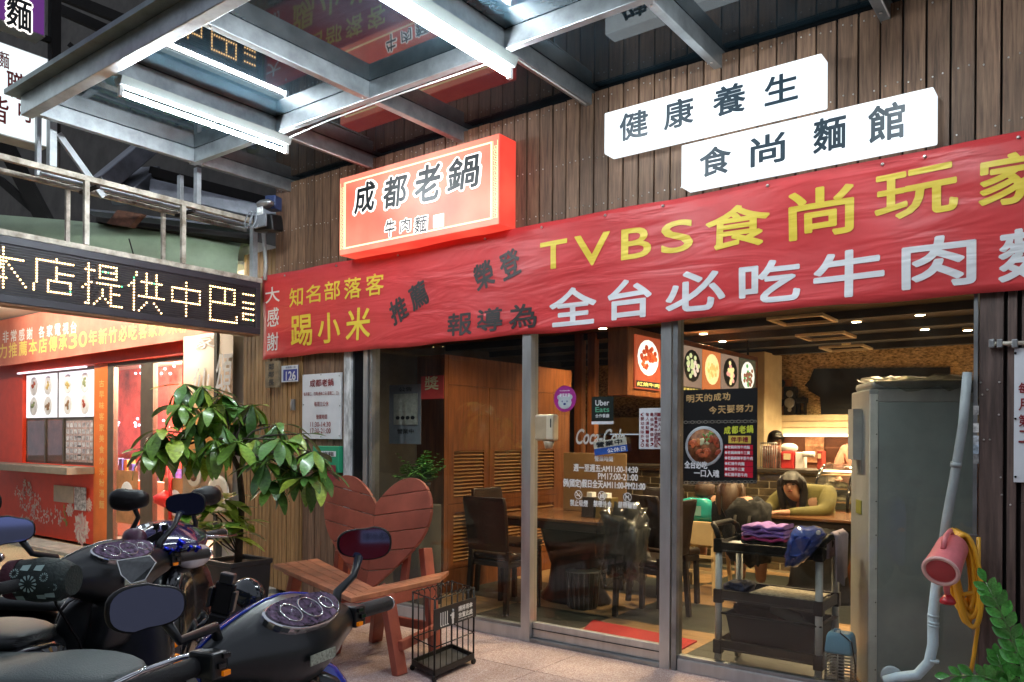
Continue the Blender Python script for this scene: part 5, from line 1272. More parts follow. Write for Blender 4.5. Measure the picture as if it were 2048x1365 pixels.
# hanging menu boxes
XM = -3.5
mbx = thing('menu_lightbox', 'row of lit food photo panels in a brown casing hanging under the ceiling', 'menu board', (XM, 8, 2.1))
ya, yb = S(1268, 700, X=XM).y, S(1515, 740, X=XM).y
zt_, zb_ = 2.38, 1.88
MB().box(XM - .22, XM - .012, ya - .1, yb + .05, zb_ - .07, zt_ + .06).build('casing', M_cab, mbx, bevel=.008)
MB().box(XM - .10, XM - .08, ya, ya + .02, zt_ + .06, 2.66).build('hanger', M_gap, mbx); MB().box(XM - .10, XM - .08, yb - .1, yb - .08, zt_ + .06, 2.66).build('hanger', M_gap, mbx)
cols = [((.30, .05, .02), 'oval'), ((.10, .07, .05), 'oval'), ((.25, .17, .13), 'bowl'), ((.55, .16, .05), 'plate'), ((.25, .17, .13), 'bowl'), ((.05, .05, .03), 'dishw')]
edges_u = [1268, 1322, 1362, 1405, 1442, 1478, 1512]
for k in range(6):
    A, B = S(edges_u[k], 700, X=XM).y + .02, S(edges_u[k + 1], 700, X=XM).y - .02
    if k == 1: A += .25
    pc = cols[k][0]; mm = emis('menu_photo_%d' % k, pc, 1.3)
    pn = MB().box(XM - .0115, XM + .004, A, B, zb_, zt_).build('photo_panel', mm, mbx)
    yc, zc = (A + B) / 2, (zb_ + zt_) / 2 + .05; rr = (B - A) * .42
    rim = emis('photo_white', (.9, .85, .75), 1.5) if k in (0, 5) else emis('photo_black', (.02, .02, .02), .3)
    rot = Matrix(((0, 0, 1), (1, 0, 0), (0, 1, 0)))
    rz = min(.17, rr * 1.1)
    MB().ell((XM + .005, yc, zc), .004, rr, rz, 20, 8).build('dish_print', rim if k != 3 else emis('photo_cream', (1, .75, .35), 1.4), pn)
    random.seed(30 + k); pal = ([(.55, .08, .02), (.35, .04, .01)], [(.3, .1, .05)] * 2, [(.8, .6, .5), (.55, .6, .3)], [(1.0, .7, .25), (.9, .5, .15)], [(.8, .35, .3), (.9, .75, .35)], [(.1, .35, .12), (.25, .1, .06)])[k]
    for w in range(2):
        mb = MB()
        for q in range(16):
            a_, r_ = random.uniform(0, 6.28), random.uniform(0, .72); mb.ell((XM + .009 + w * .002, yc + rr * r_ * math.cos(a_), zc + rz * r_ * math.sin(a_)), .004, rr * .18, rz * .15, 7, 4)
        mb.build('food_print', emis('food_print_%d%d' % (k, w), pal[w], 1.4), pn, kind='stuff')
    MB().box(XM + .0045, XM + .0065, A + .02, B - .02, zb_ + .015, zb_ + .075).build('caption_band', M_si, pn)
    mb = MB(); put_text(mb, ('紅燒牛肉', '清燉牛肉', '紅燒半筋半肉', '招牌拌麵', '番茄牛肉麵', '青菜小菜')[k], (XM + .0085, A + .03, zb_ + .025), (0, 1, 0), (0, 0, 1), B - A - .06, .04, .02)
    mb.build('caption', emis('caption_yellow', (.95, .75, .2), 1.0), pn)
# dark mural, speaker and clutter on the back wall
mu = thing('wall_cutout', 'large black cut out shape on the strand board back wall', 'wall decoration', S(1700, 780, Y=YK - .1))
def Pb(u, v): return S(u, v, Y=YK - .04)
MB().prism([Pb(1628, 738), Pb(1619, 760), Pb(1609, 771), Pb(1616, 776), Pb(1617, 782), Pb(1628, 788), Pb(1640, 795), Pb(1642, 829), Pb(1900, 829), Pb(1900, 735)], (0, .015, 0)).build('cutout', mat('matt_black', (.006, .006, .008), .7), mu)
sk = thing('loudspeaker', 'black loudspeaker standing on the cream bulkhead beside the column', 'speaker', Pb(1580, 828))
a, b = S(1567, 829, Y=YK - .16), S(1591, 773, Y=YK - .16); MB().box(a.x, b.x, YK - .16, YK - .045, 1.7605, b.z).build('cabinet', M_black, sk, bevel=.01)
for vv, r_ in ((788, .05), (806, .075), (820, .03)): p = S(1579, vv, Y=YK - .165); MB().lathe([(r_, 0), (r_ * .9, .006), (r_ * .5, -.002), (.005, .004)], (p.x, YK - .161, p.z), (0, -1, 0), 16).build('driver', M_steel_d, sk)
op = thing('orange_box', 'orange brown panel with dark knobs behind the loudspeaker', 'panel', Pb(1560, 828))
a, b = S(1551, 829, Y=YK - .08), S(1583, 759, Y=YK - .08); MB().box(a.x, b.x, YK - .08, YK - .03, 1.7605, b.z).build('panel', mat('panel_orange', (.40, .17, .05), .5), op)
for uu, vv in ((1562, 767), (1562, 806)): p = S(uu, vv, Y=YK - .085); MB().lathe([(.06, 0), (.05, .01), (.01, .012)], (p.x, YK - .081, p.z), (0, -1, 0), 12).build('knob', M_black, op)
st = thing('stool', 'small black stool shape standing on the bulkhead', 'stool', Pb(1600, 828))
a, b = S(1592, 829, Y=YK - .14), S(1613, 795, Y=YK - .14); MB().box(a.x, b.x, YK - .15, YK - .05, b.z - .08, b.z).build('top', M_black, st, bevel=.01)
for xx in (a.x + .03, b.x - .03): MB().box(xx - .015, xx + .015, YK - .13, YK - .07, 1.7605, b.z - .08).build('leg', M_black, st)

# posters and stickers on the glass
yg = D + .004
def film(name, label, cat, u0, v0, u1, v1, m, y=yg): return panel(name, label, cat, u0, v0, u1, v1, y, m, .002, 0)
M_pbk = mat('poster_black', (.012, .012, .013), .3, var=0)
t, a, b = film('slogan_poster', 'black poster with gold brush slogan above a bowl of beef noodles', 'poster', 1366, 962, 1515, 776, M_pbk)
M_gold2 = mat('gold_ink', (.60, .38, .16), .4, .2, var=.25, vscale=30)
mb = MB()
for k, s in enumerate('明天的成功'): text_px(mb, s, 1373 + k * 18, 806 - k * 1.2, 1389 + k * 18, 790 - k * 1.2, yg, .03, .002)
for k, s in enumerate('今天要努力'): text_px(mb, s, 1418 + k * 18, 829 - k * 1.2, 1434 + k * 18, 813 - k * 1.2, yg, .03, .002)
mb.build('lettering', M_gold2, t)
M_orn = mat('ornament_silver', (.22, .20, .17), .4, .3)
mb = MB()
for vv in (845, 966):
    for k in range(22):
        p = S(1372 + k * 6.6, vv - k * .1, Y=yg); r_ = .011 if k % 2 else .015
        mb.add([(p.x + r_ * math.cos(a_), yg - .003, p.z + r_ * .7 * math.sin(a_)) for a_ in [q * math.pi / 5 for q in range(10)]] + [(p.x + r_ * .6 * math.cos(a_), yg - .003, p.z + r_ * .35 * math.sin(a_)) for a_ in [q * math.pi / 5 for q in range(10)]], [(q, (q + 1) % 10, 10 + (q + 1) % 10, 10 + q) for q in range(10)])
mb.build('scroll_border', M_orn, t, kind='stuff')
cw = S(1408, 893, Y=yg); r_ = (S(1445, 893, Y=yg).x - S(1369, 893, Y=yg).x) / 2
pl = MB().lathe([(r_, 0), (r_ * .97, .003), (r_ * .82, .0025), (.001, .0025)], (cw.x, yg - .001, cw.z), (0, -1, 0), 28).build('bowl_print', mat('bowl_grey_white', (.42, .44, .47), .3), t)
MB().lathe([(r_ * .86, 0), (.001, .0005)], (cw.x, yg - .0045, cw.z), (0, -1, 0), 24).build('soup_print', mat('soup_brown', (.22, .06, .02), .4, var=.4, vscale=24, col2=(.3, .12, .05)), pl)
random.seed(17)
for c, n, x_, z_, sp_ in (((.42, .09, .03), 9, -.25, -.1, .45), ((.30, .05, .02), 8, .35, .0, .4), ((.14, .28, .06), 12, .22, .45, .22), ((.5, .5, .3), 6, .1, .4, .2), ((.55, .2, .06), 4, -.3, .2, .3)):
    mb = MB()
    for k in range(n):
        q = Vector((cw.x + r_ * (x_ + random.uniform(-sp_, sp_)), yg - .0055 - .0004 * k, cw.z + r_ * (z_ + random.uniform(-sp_, sp_)))); an = random.uniform(0, 3)
        rr = r_ * (.22 if n < 10 else .1); mb.ell(q, rr, .001, rr * .5, 9, 4, Matrix.Rotation(an, 3, 'Y'))
    mb.build('meat_print', mat('food_%d_%d' % (int(c[0] * 100), int(c[1] * 100)), c, .4, var=.3, vscale=40), pl, kind='stuff')
mb = MB()
for k, s in enumerate('成都老鍋'): text_px(mb, s, 1448 + k * 15, 869 - k * .8, 1462 + k * 15, 853 - k * .8, yg, .035, .002)
mb.build('lettering', mat('lime_ink', (.55, .60, .05), .4, var=0), t)
a_, b_2 = S(1457, 887, Y=yg), S(1502, 872, Y=yg); MB().box(a_.x, b_2.x, yg - .002, yg - .0005, a_.z, b_2.z).build('ribbon', mat('ribbon_yellow', (.65, .5, .08), .4), t, bevel=.0005)
mb = MB(); text_px(mb, '伴手禮', 1462, 885, 1497, 874, yg, .03, .0035); mb.build('lettering', M_maroon, t)
M_bar = mat('bar_red', (.50, .008, .03), .4)
for k, s in enumerate(('老鍋麻辣牛肉麵', '老鍋麻辣牛三寶', '老鍋麻辣半筋牛肉', '紅燒牛肉麵', '紅燒牛三寶', '紅燒半筋牛肉')):
    v_ = 899 + k * 11; a_, b_2 = S(1449, v_, Y=yg), S(1506, v_ - 8.5, Y=yg); MB().box(a_.x, b_2.x, yg - .002, yg - .0005, a_.z, b_2.z).build('price_bar', M_bar, t)
    mb = MB(); text_px(mb, '●' + s, 1450, v_ - 1.2, 1462 + 5.5 * len(s), v_ - 7.3, yg, .03, .0035); mb.build('lettering', M_wht, t)
mb = MB(); text_px(mb, '全台必吃', 1370, 937, 1416, 923, yg, .03, .009); text_px(mb, '一口入魂', 1389, 954, 1440, 940, yg, .03, .009); mb.build('lettering', M_wht, t)
# sliding door stickers
yg = D + .019
t, a, b = film('delivery_sticker', 'black square delivery app sticker on the sliding door glass', 'sticker', 1183, 843, 1227, 793, mat('sticker_black', (.012, .018, .016), .35, var=0), yg)
MB().box(a.x, b.x, yg - .0002, yg + .002, a.z - .02, a.z - .0015).build('strip', M_paper, t)
mb = MB(); text_px(mb, 'Uber', 1191, 812, 1219, 800, yg, .02, .002); text_px(mb, '合作餐廳', 1191, 836, 1219, 828, yg, .02, .002); mb.build('lettering', M_wht, t)
mb = MB(); text_px(mb, 'Eats', 1191, 825, 1219, 814, yg, .02, .002); mb.build('lettering', mat('mint_ink', (.12, .4, .25), .4), t)
t = thing('round_sticker', 'round magenta delivery sticker with a pale bear face on the door glass', 'sticker', S(1130, 797, Y=yg))
c_ = S(1130, 798, Y=yg); r_ = (S(1152, 798, Y=yg).x - S(1108, 798, Y=yg).x) / 2
MB().lathe([(r_, 0), (r_, .002), (.001, .0021)], (c_.x, yg, c_.z), (0, -1, 0), 30, sm=False).build('disc', mat('sticker_magenta', (.32, .02, .22), .4), t)
mb = MB(); mb.ell((c_.x, yg - .003, c_.z - r_ * .3), r_ * .62, .001, r_ * .5, 20, 6)
for q in (-1, 1): mb.ell((c_.x + q * r_ * .5, yg - .003, c_.z + r_ * .12), r_ * .2, .001, r_ * .2, 12, 5)
mb.build('bear_face', mat('sticker_grey', (.42, .47, .50), .5), t)
mb = MB()
for q in (-1, 1): mb.ell((c_.x + q * r_ * .22, yg - .005, c_.z - r_ * .2), r_ * .05, .001, r_ * .08, 8, 4)
mb.ell((c_.x, yg - .005, c_.z - r_ * .4), r_ * .13, .001, r_ * .09, 8, 4); mb.build('bear_features', M_blueink, t, kind='stuff')
mb = MB(); text_px(mb, '優質商家', 1119, 795, 1141, 787, yg, .02, .004); text_px(mb, 'foodpanda', 1120, 784, 1140, 780, yg, .02, .004); mb.build('lettering', M_wht, t)
t, a, b = film('house_rules', 'white notice with vertical print cut by the door edge', 'notice', 1278, 898, 1327, 816, M_paper, yg)
for (u_, s, h_) in ((1285, '(嬰幼兒除外)。', 9), (1295, '每人須點一份餐點', 8.5), (1304, '最低消費額度，', 9), (1312, '用餐費為本店即日起', 8), (1319, '一位大人即需、', 8.5)):
    n_ = len(s); mb = MB()
    for k, c in enumerate(s): text_px(mb, c, u_ - 3.5, 827 + k * 70 / n_ + 6, u_ + 3.5, 827 + k * 70 / n_ - 1, yg, .02, .002)
    mb.build('lettering', M_maroon, t, kind='stuff')
vin = thing('door_decal', 'white vinyl opening hours and no smoking symbols on the sliding door glass', 'decal', S(1210, 960, Y=yg))
mb = MB()
text_px(mb, '營業時間', 1189, 923, 1226, 913, yg, .03, .001); text_px(mb, '週一至週五:AM11:00-14:30', 1147, 943, 1276, 932, yg, .03, .001)
text_px(mb, 'PM17:00-21:00', 1196, 959, 1276, 949, yg, .03, .001); text_px(mb, '例(國定)假日全天AM11:00-PM21:00', 1126, 976, 1291, 964, yg, .03, .001)
text_px(mb, '禁止吸煙', 1140, 1012, 1176, 1001, yg, .03, .001); text_px(mb, '禁帶外食', 1187, 1014, 1224, 1003, yg, .03, .001); text_px(mb, '禁帶寵物', 1236, 1016, 1274, 1005, yg, .03, .001)
mb.build('lettering', M_white, vin)
for k, (u_, v_) in enumerate(((1157, 990), (1204, 992), (1255, 995))):
    c_ = S(u_, v_, Y=yg); mb = MB(); r_ = .030; N_ = 24
    mb.add([(c_.x + q * math.cos(a_), yg - .001, c_.z + q * math.sin(a_)) for q in (r_, r_ * .85) for a_ in [2 * math.pi * i / N_ for i in range(N_)]], [(i, (i + 1) % N_, N_ + (i + 1) % N_, N_ + i) for i in range(N_)])
    mb.obox((c_.x, yg - .0015, c_.z), (r_ * .62, 0, -r_ * .62), (0, .0003, 0), (.002, 0, .002))
    if k == 0: mb.box(c_.x - .018, c_.x + .012, yg - .002, yg - .001, c_.z - .006, c_.z); mb.tube([(c_.x + .014, yg - .001, c_.z), (c_.x + .010, yg - .001, c_.z + .012), (c_.x + .018, yg - .001, c_.z + .018)], .0015, 4)
    if k == 1: mb.box(c_.x - .015, c_.x - .003, yg - .002, yg - .001, c_.z - .018, c_.z + .004); mb.box(c_.x + .003, c_.x + .014, yg - .002, yg - .001, c_.z - .016, c_.z + .012)
    if k == 2: mb.box(c_.x - .014, c_.x + .012, yg - .002, yg - .001, c_.z - .002, c_.z + .008); mb.box(c_.x - .014, c_.x - .009, yg - .002, yg - .001, c_.z - .018, c_.z - .002); mb.box(c_.x + .007, c_.x + .012, yg - .002, yg - .001, c_.z - .018, c_.z + .016)
    mb.build('symbol', M_white, vin)
cc_ = thing('soda_decal', 'old white script soft drink logo on the sliding door glass', 'decal', S(1200, 873, Y=yg))
mb = MB(); text_px(mb, 'Coca-Cola', 1152, 889, 1250, 858, yg, .02, .001, shear=.35); mb.build('lettering', mat('frosted_vinyl', (.5, .5, .48), .6), cc_)
t = thing('open_sign', 'small tilted sign with a blue strip hanging over the soft drink logo', 'sign', S(1222, 900, Y=yg - .02))
a_ = S(1190, 912, Y=yg - .02); U = Vector((math.cos(R(8)), 0, math.sin(R(8)))); V = Vector((-U.z, 0, U.x)); W_ = S(1256, 900, Y=yg - .02).x - a_.x
MB().obox(a_ + U * W_ / 2 + V * .022, U * W_ / 2, (0, .002, 0), V * .022).build('lower_strip', mat('strip_blue', (.02, .08, .35), .4), t); MB().obox(a_ + U * W_ / 2 + V * .068, U * W_ / 2, (0, .002, 0), V * .0235).build('upper_strip', mat('strip_clear', (.45, .45, .38), .4), t)
mb = MB(); put_text(mb, '公休日', a_ + U * W_ * .4 + V * .006 + Vector((0, -.003, 0)), U, V, W_ * .55, .030, .03); mb.build('lettering', M_wht, t)
mb = MB(); put_text(mb, '營業中', a_ + U * W_ * .08 + V * .050 + Vector((0, -.003, 0)), U, V, W_ * .8, .036, .03); mb.build('lettering', M_si, t)
# infrared soap dispenser on the post
t = thing('sanitizer_dispenser', 'cream wall mounted dispenser on the steel post left of the door', 'dispenser', S(1088, 860, Y=D - .06))
a, b = S(1072, 882, Y=D - .05), S(1110, 829, Y=D - .05)
MB().box(a.x + .0, b.x, D - .07, D - .0, a.z, b.z).build('housing', mat('old_cream_plastic', (.42, .33, .22), .4), t, bevel=.014)
MB().box(b.x - .055, b.x - .004, D - .074, D - .0705, a.z + .012, b.z - .012).build('front_plate', mat('ivory_plastic', (.60, .53, .40), .35), t, bevel=.003)
MB().box(b.x - .022, b.x - .014, D - .0765, D - .0745, (a.z + b.z) / 2 + .0, b.z - .03).build('slot', M_si, t)
MB().lathe([(.025, -.05), (.04, 0)], (a.x + .10, D - .04, a.z - .002), (0, 0, 1), 10).build('nozzle', MATS['old_cream_plastic'], t)
# ================================================================ right window: cabinet, trolley and things round it
# tall steel cabinet standing askew behind the glass
al = R(27); ex = Vector((math.cos(al), math.sin(al), 0)); ey = Vector((-math.sin(al), math.cos(al), 0))
c0 = S(1737, 1240, Y=D + .30); c0.z = 0
W_, Dp = 0.66, 0.42; Hc = S(1737, 778, Y=D + .30).z
tc_ = thing('steel_cabinet', 'tall grey steel cabinet with dark front panel behind the right pane', 'cabinet', c0)
M_cside = mat('cabinet_brushed', (.50, .53, .56), .35, .25, var=.1, stretch=(1, 1, .3)); M_cfront = mat('cabinet_charcoal', (.40, .48, .52), .42, .2, var=.10, vscale=3)
def P3(a, b, z): return c0 + ex * a + ey * b + Vector((0, 0, z))
def cbox(name, m, a0, a1, b0, b1, z0, z1, bev=.004):
    return MB().obox(P3((a0 + a1) / 2, (b0 + b1) / 2, (z0 + z1) / 2), ex * (a1 - a0) / 2, ey * (b1 - b0) / 2, Vector((0, 0, (z1 - z0) / 2))).build(name, m, tc_, bevel=bev)
cbox('body', M_cside, 0, W_, .012, Dp, .0, Hc, .01); cbox('corner_trim', mat('trim_pale', (.80, .85, .90), .4), 0, .045, -.004, .0115, 0, Hc - .03)
cbox('front_panel', M_cfront, .046, W_ - .005, 0, .0115, 0, Hc - .075); cbox('top_trim', M_cside, .046, W_ - .005, -.002, .0115, Hc - .074, Hc - .005)
MB().prism([P3(.02, .03, Hc), P3(W_, .03, Hc), P3(W_, Dp, Hc), P3(.02, Dp, Hc)], (0, 0, .05)).build('top_cap', M_cside, tc_, bevel=.02)
mb = MB()
for k in range(9): p = P3(.036, -.005, .12 + k * .19); mb.lathe([(.004, 0), (.003, .003)], p, -ey, 6)
mb.build('rivets', M_black, tc_, kind='stuff')
for (z0, z1, c, nm) in ((1.22, 1.36, (.4, .42, .42), 'label_plate'), (.98, 1.06, (.35, .35, .08), 'yellow_label'), (1.30, 1.60, (.45, .47, .5), 'side_box')):
    w0 = -.004 if nm != 'side_box' else -.05
    MB().obox(P3(w0 / 2 - .001, .22, (z0 + z1) / 2), ex * abs(w0) / 2, ey * .06, Vector((0, 0, (z1 - z0) / 2))).build(nm, mat(nm, c, .4), tc_)
t = thing('plastic_sheet', 'crumpled clear plastic sheet lying on top of the tall steel cabinet', 'sheet', P3(.35, .2, Hc))
rg = []; random.seed(41)
for i in range(14):
    rg.append([P3(.02 + i * .055, j * .05 - .03, Hc + .055 + random.uniform(0, .03) - (.10 if j == 0 else 0) * random.uniform(.2, 1)) for j in range(9)])
MB().loft(rg, False, True, closed=False).build('sheet', glass('cloudy_film', (.7, .68, .62), 1.5, .45, .12, (.5, .47, .4)), t)

# grey drain pipe
M_pipe = mat('grey_pvc_pipe', (.30, .34, .35), .5, var=.12, vscale=6)
M_tape = mat('pale_blue_tape', (.50, .64, .70), .55, var=.12, bump=.3, bscale=40)
yp = D - .05
dp_ = thing('drain_pipe', 'bent grey pipe wrapped in pale tape running down the right pane', 'pipe', S(1880, 1345, Y=yp))
def Pp(u, v, y=yp): return S(u, v, Y=y)
MB().tube([Pp(1935, 745), Pp(1926, 850), Pp(1908, 960), Pp(1893, 1040), Pp(1878, 1150)], .022, 12).build('upper_pipe', M_pipe, dp_)
MB().tube([Pp(1880, 1130), Pp(1872, 1180), Pp(1866, 1235), Pp(1866, 1290), Pp(1858, 1325), Pp(1835, 1350), Pp(1795, 1355), Pp(1770, 1362)], .026, 14).build('taped_pipe', M_tape, dp_)
for v_ in (928, 930): pass
MB().tube([Pp(1913, 925), Pp(1911, 935)], .026, 12).build('joint', M_pipe, dp_)
for v_ in (1232, 1246, 1252, 1322): 
    u_ = 1866; MB().tube([Pp(u_ + 1, v_ - 3), Pp(u_, v_ + 2)], .0275, 12).build('tape_ridge', M_tape, dp_)
p = Pp(1785, 1352, D + .012); MB().lathe([(.055, 0), (.055, .006), (.045, .01), (.02, .011)], (p.x, D - .0, p.z), (0, -1, 0), 24).build('wall_plate', M_pipe, dp_)
# coiled yellow hose
hs = thing('garden_hose', 'coiled yellow garden hose hanging on a hook beside the dark boards', 'hose', S(1940, 1180, Y=D - .1))
M_hose = mat('hose_yellow', (.72, .36, .02), .35, var=.1)
random.seed(2)
for k in range(6):
    h0, h1 = Pp(1908 + k * 4, 1060 + k * 2, D - .07 - .012 * k), None
    w_ = .035 + random.uniform(0, .02); L_ = .36 + .04 * (k % 3); cx = h0.x; top = h0.z; pts_ = []
    for i in range(25):
        a_ = 2 * math.pi * i / 24; pts_.append((cx + w_ * math.sin(a_) + .02 * (1 - math.cos(a_)) , h0.y + .008 * math.sin(2 * a_), top - L_ / 2 + L_ / 2 * math.cos(a_)))
    MB().tube(pts_, .0125, 8, cap=False).build('coil', M_hose, hs)
MB().tube([Pp(1912, 1175, D - .1), Pp(1925, 1190, D - .12), Pp(1948, 1185, D - .12)], .012, 8).build('tie', M_hose, hs)
MB().tube([Pp(1957, 1075, D - .10), Pp(1957, 1180, D - .10), Pp(1955, 1260, D - .09), Pp(1948, 1310, D - .09), Pp(1938, 1365, D - .09)], .0095, 8).build('tail', M_hose, hs)
hk = thing('hook', 'small steel hook clamped on the glass edge holding can and hose', 'hook', Pp(1895, 1075, D - .05))
MB().tube([Pp(1955, 1072, D - .03), Pp(1915, 1068, D - .09), Pp(1895, 1070, D - .11), Pp(1884, 1082, D - .12), Pp(1878, 1078, D - .12)], .006, 8).build('hook', M_steel, hk)
# red watering can hanging upside down
M_can = mat('faded_red_plastic', (.66, .17, .19), .4, var=.12, vscale=8)
wc = thing('watering_can', 'faded red plastic watering can hanging base forward from the hook', 'watering can', Pp(1880, 1130, D - .2))
c = Pp(1882, 1142, D - .30); ax = Vector((-.10, -.75, -.42)).normalized()
body_c = c - ax * .0
MB().lathe([(.060, -.22), (.070, -.20), (.076, -.08), (.083, -.01), (.085, 0), (.083, .006), (.074, .008), (.070, .002), (.001, .0)], body_c, ax, 28).build('body', M_can, wc)
MB().lathe([(.062, 0), (.060, .002), (.001, .0025)], body_c + ax * .002, ax, 28).build('base_disc', mat('can_pale_red', (.50, .06, .07), .5), wc)
MB().lathe([(.066, 0), (.0665, .006), (.082, .0065), (.084, .0)], body_c + ax * .003, ax, 28, cap=False).build('base_ring', mat('can_ring_pink', (.80, .50, .46), .5), wc)
MB().tube([body_c - ax * .20 + Vector((0, 0, .05)), body_c - ax * .16 + Vector((.0, 0, .10)), body_c - ax * .08 + Vector((.0, 0, .12)), body_c - ax * .03 + Vector((0, 0, .085))], .012, 10).build('handle', M_can, wc)
MB().tube([body_c - ax * .10 - Vector((0, 0, .06)), body_c - ax * .10 - Vector((0, 0, .15)), body_c - ax * .12 - Vector((0, 0, .19))], .016, 10, rs=[.018, .014, .012]).build('spout', M_can, wc)
MB().lathe([(.012, 0), (.034, -.03), (.036, -.042), (.030, -.05), (.001, -.052)], body_c - ax * .12 - Vector((0, 0, .18)), (0, 0, 1), 16).build('rose', mat('can_red', (.50, .02, .03), .35), wc)
mb = MB()
for k, (vv, c_) in enumerate(((855, (.6, .6, .6)), (880, (.5, .55, .6)), (898, (.4, .5, .6)), (918, (.3, .3, .3)), (820, (.5, .5, .5)))):
    p = Pp(1952, vv, D - .012); MB().box(p.x - .012, p.x + .012, D - .0125, D - .0105, p.z - .025, p.z + .02).build('sticker', mat('small_sticker_%d' % k, c_, .5, var=.4, vscale=40), sf)

# service trolley
tx0, tx1, ty0, ty1 = S(1430, 1322, Z=0).x, S(1640, 1352, Z=0.05).x, 4.86, 5.30
tx0, tx1, ty0, ty1 = -1.94, -1.30, 4.66, 5.04
tr_ = thing('service_trolley', 'black three tier service trolley with aluminium posts behind the right pane', 'trolley', ((tx0 + tx1) / 2, 5.1, 0))
def shelf_box(z, nm='shelf'):
    MB().box(tx0, tx1, ty0, ty1, z, z + .012).build(nm, M_black, tr_, bevel=.004)
    for (a, b, c, d) in ((tx0, tx1, ty0, ty0 + .018), (tx0, tx1, ty1 - .018, ty1), (tx0, tx0 + .018, ty0 + .0185, ty1 - .0185), (tx1 - .018, tx1, ty0 + .0185, ty1 - .0185)):
        MB().box(a, b, c, d, z + .0125, z + .062).build('shelf_rim', M_black, tr_, bevel=.004)
for z in (.125, .43, .725): shelf_box(z)
M_alu = mat('aluminium_post', (.62, .66, .68), .35, .1, var=.05)
for sx in (tx0 + .02, tx1 - .02):
    for sy in (ty0 + .02, ty1 - .02):
        MB().tube([(sx, sy, .13), (sx, sy, .73)], .021, 14).build('post', M_alu, tr_)
        for z in (.10, .41, .72): MB().box(sx - .027, sx + .027, sy - .027, sy + .027, z, z + .085).build('corner_block', M_black, tr_, bevel=.006)
        MB().lathe([(.036, -.011), (.038, 0), (.036, .011)], (sx, sy - .012, .038), (1, 0, 0), 16).build('wheel', mat('rubber_grey', (.12, .12, .12), .6), tr_)
        MB().beam((sx, sy, .105), (sx, sy - .012, .05), .035, .03).build('fork', M_steel_d, tr_)
MB().tube([(tx0 + .02, ty0 + .02, .80), (tx0 + .0, ty0 + .02, .86), (tx0 - .03, ty0 + .05, .885), (tx0 - .03, ty1 - .05, .885), (tx0 - .0, ty1 - .02, .86), (tx0 + .02, ty1 - .02, .80)], .018, 10).build('handle', M_black, tr_)
MB().tube([(tx1 - .02, ty0 + .02, .80), (tx1 + .03, ty0 + .04, .86), (tx1 + .03, ty1 - .04, .86), (tx1 - .02, ty1 - .02, .80)], .018, 10).build('handle', M_black, tr_)
# towels on top
def towel(name, label, x, y, z, w, d, n, cols, seed):
    t = thing(name, label, 'clothes', (x, y, z)); random.seed(seed)
    for k in range(n):
        c = cols[k % len(cols)]; rg = []; h = .028; zz = z + k * h * .9; N_ = 12
        for i in range(N_ + 1):
            u_ = -1 + 2 * i / N_; e = 1 - abs(u_) ** 6 * .15
            top = h * (1 + .25 * math.sin(i * 1.7 + k)) ; ring = []
            for q in range(14):
                a_ = 2 * math.pi * q / 14; ca, sa = math.cos(a_), math.sin(a_)
                ring.append(Vector((x + w / 2 * u_, y + d / 2 * e * (abs(ca) ** .5) * (1 if ca > 0 else -1) * (1 + .05 * math.sin(k * 2 + i)), zz + top / 2 + top / 2 * (abs(sa) ** .7) * (1 if sa > 0 else -1) + .006 * math.sin(i * .9 + k * 2))))
            rg.append(ring)
        MB().loft(rg).build('fold', c, t)
    return t
M_pur = mat('lilac_cloth', (.46, .25, .74), .85, var=.12, vscale=14, bump=.35, bscale=60); M_pink = mat('hot_pink_cloth', (.6, .05, .22), .8); M_bkc = mat('black_cloth', (.012, .012, .013), .7)
towel('folded_clothes', 'neat pile of folded lilac, pink and black clothes on the trolley', -1.68, 4.86, .742, .26, .23, 6, [M_bkc, M_bkc, M_pink, M_pur, M_pur, M_pur], 3)
t = thing('white_papers', 'white papers lying on the top tier beside the lilac pile', 'papers', (-1.86, 4.84, .76)); MB().obox((-1.86, 4.84, .764), (.06, .015, 0), (-.02, .09, 0), (0, 0, .003)).build('sheets', M_paper, t)
# blue plastic wrapped bag
t = thing('blue_bag', 'shiny blue plastic wrapped jacket hanging off the right end of the trolley', 'bag', S(1610, 1080, Y=4.86))
c_ = S(1605, 1085, Y=4.80)
rg = []; N_ = 20; random.seed(8)
outl = [(1590, 1053), (1640, 1055), (1652, 1068), (1640, 1090), (1622, 1112), (1596, 1132), (1573, 1134), (1572, 1112), (1580, 1080)]
cx_, cz_ = 0, 0; P_ = [S(u_, v_, Y=4.62) for u_, v_ in outl]; ce = sum(P_, Vector()) / len(P_)
dense = []
for i in range(len(P_)):
    for q in range(4): dense.append(P_[i].lerp(P_[(i + 1) % len(P_)], q / 4))
for lay, (s_, dy) in enumerate(((.55, -.075), (.8, -.062), (.95, -.035), (1.0, 0), (.95, .03), (.7, .05))):
    rg.append([ce + (p - ce) * s_ + Vector((0, dy + .012 * math.sin(k * 1.9 + lay) , .006 * math.sin(k * 2.7 + lay * 2))) for k, p in enumerate(dense)])
MB().loft(rg).build('jacket', mat('royal_blue_cloth', (.015, .10, .60), .4, var=.25, vscale=10, bump=.6, bscale=14, coat=.8), t)
rg2 = [[ce + (p - ce) * 1.04 + Vector((0, -.006, 0)) for p in r_] for r_ in rg]; MB().loft(rg2).build('plastic_wrap', M_film, t)
MB().lathe([(.014, 0), (.012, .004), (.006, .005)], S(1637, 1066, Y=4.545), (0, -1, 0), 14).build('badge', M_wht, t)
t = thing('grey_towel', 'grey lilac towel hanging over the right handle of the trolley', 'towel', (tx1 + .03, 4.85, .88))
rg = []
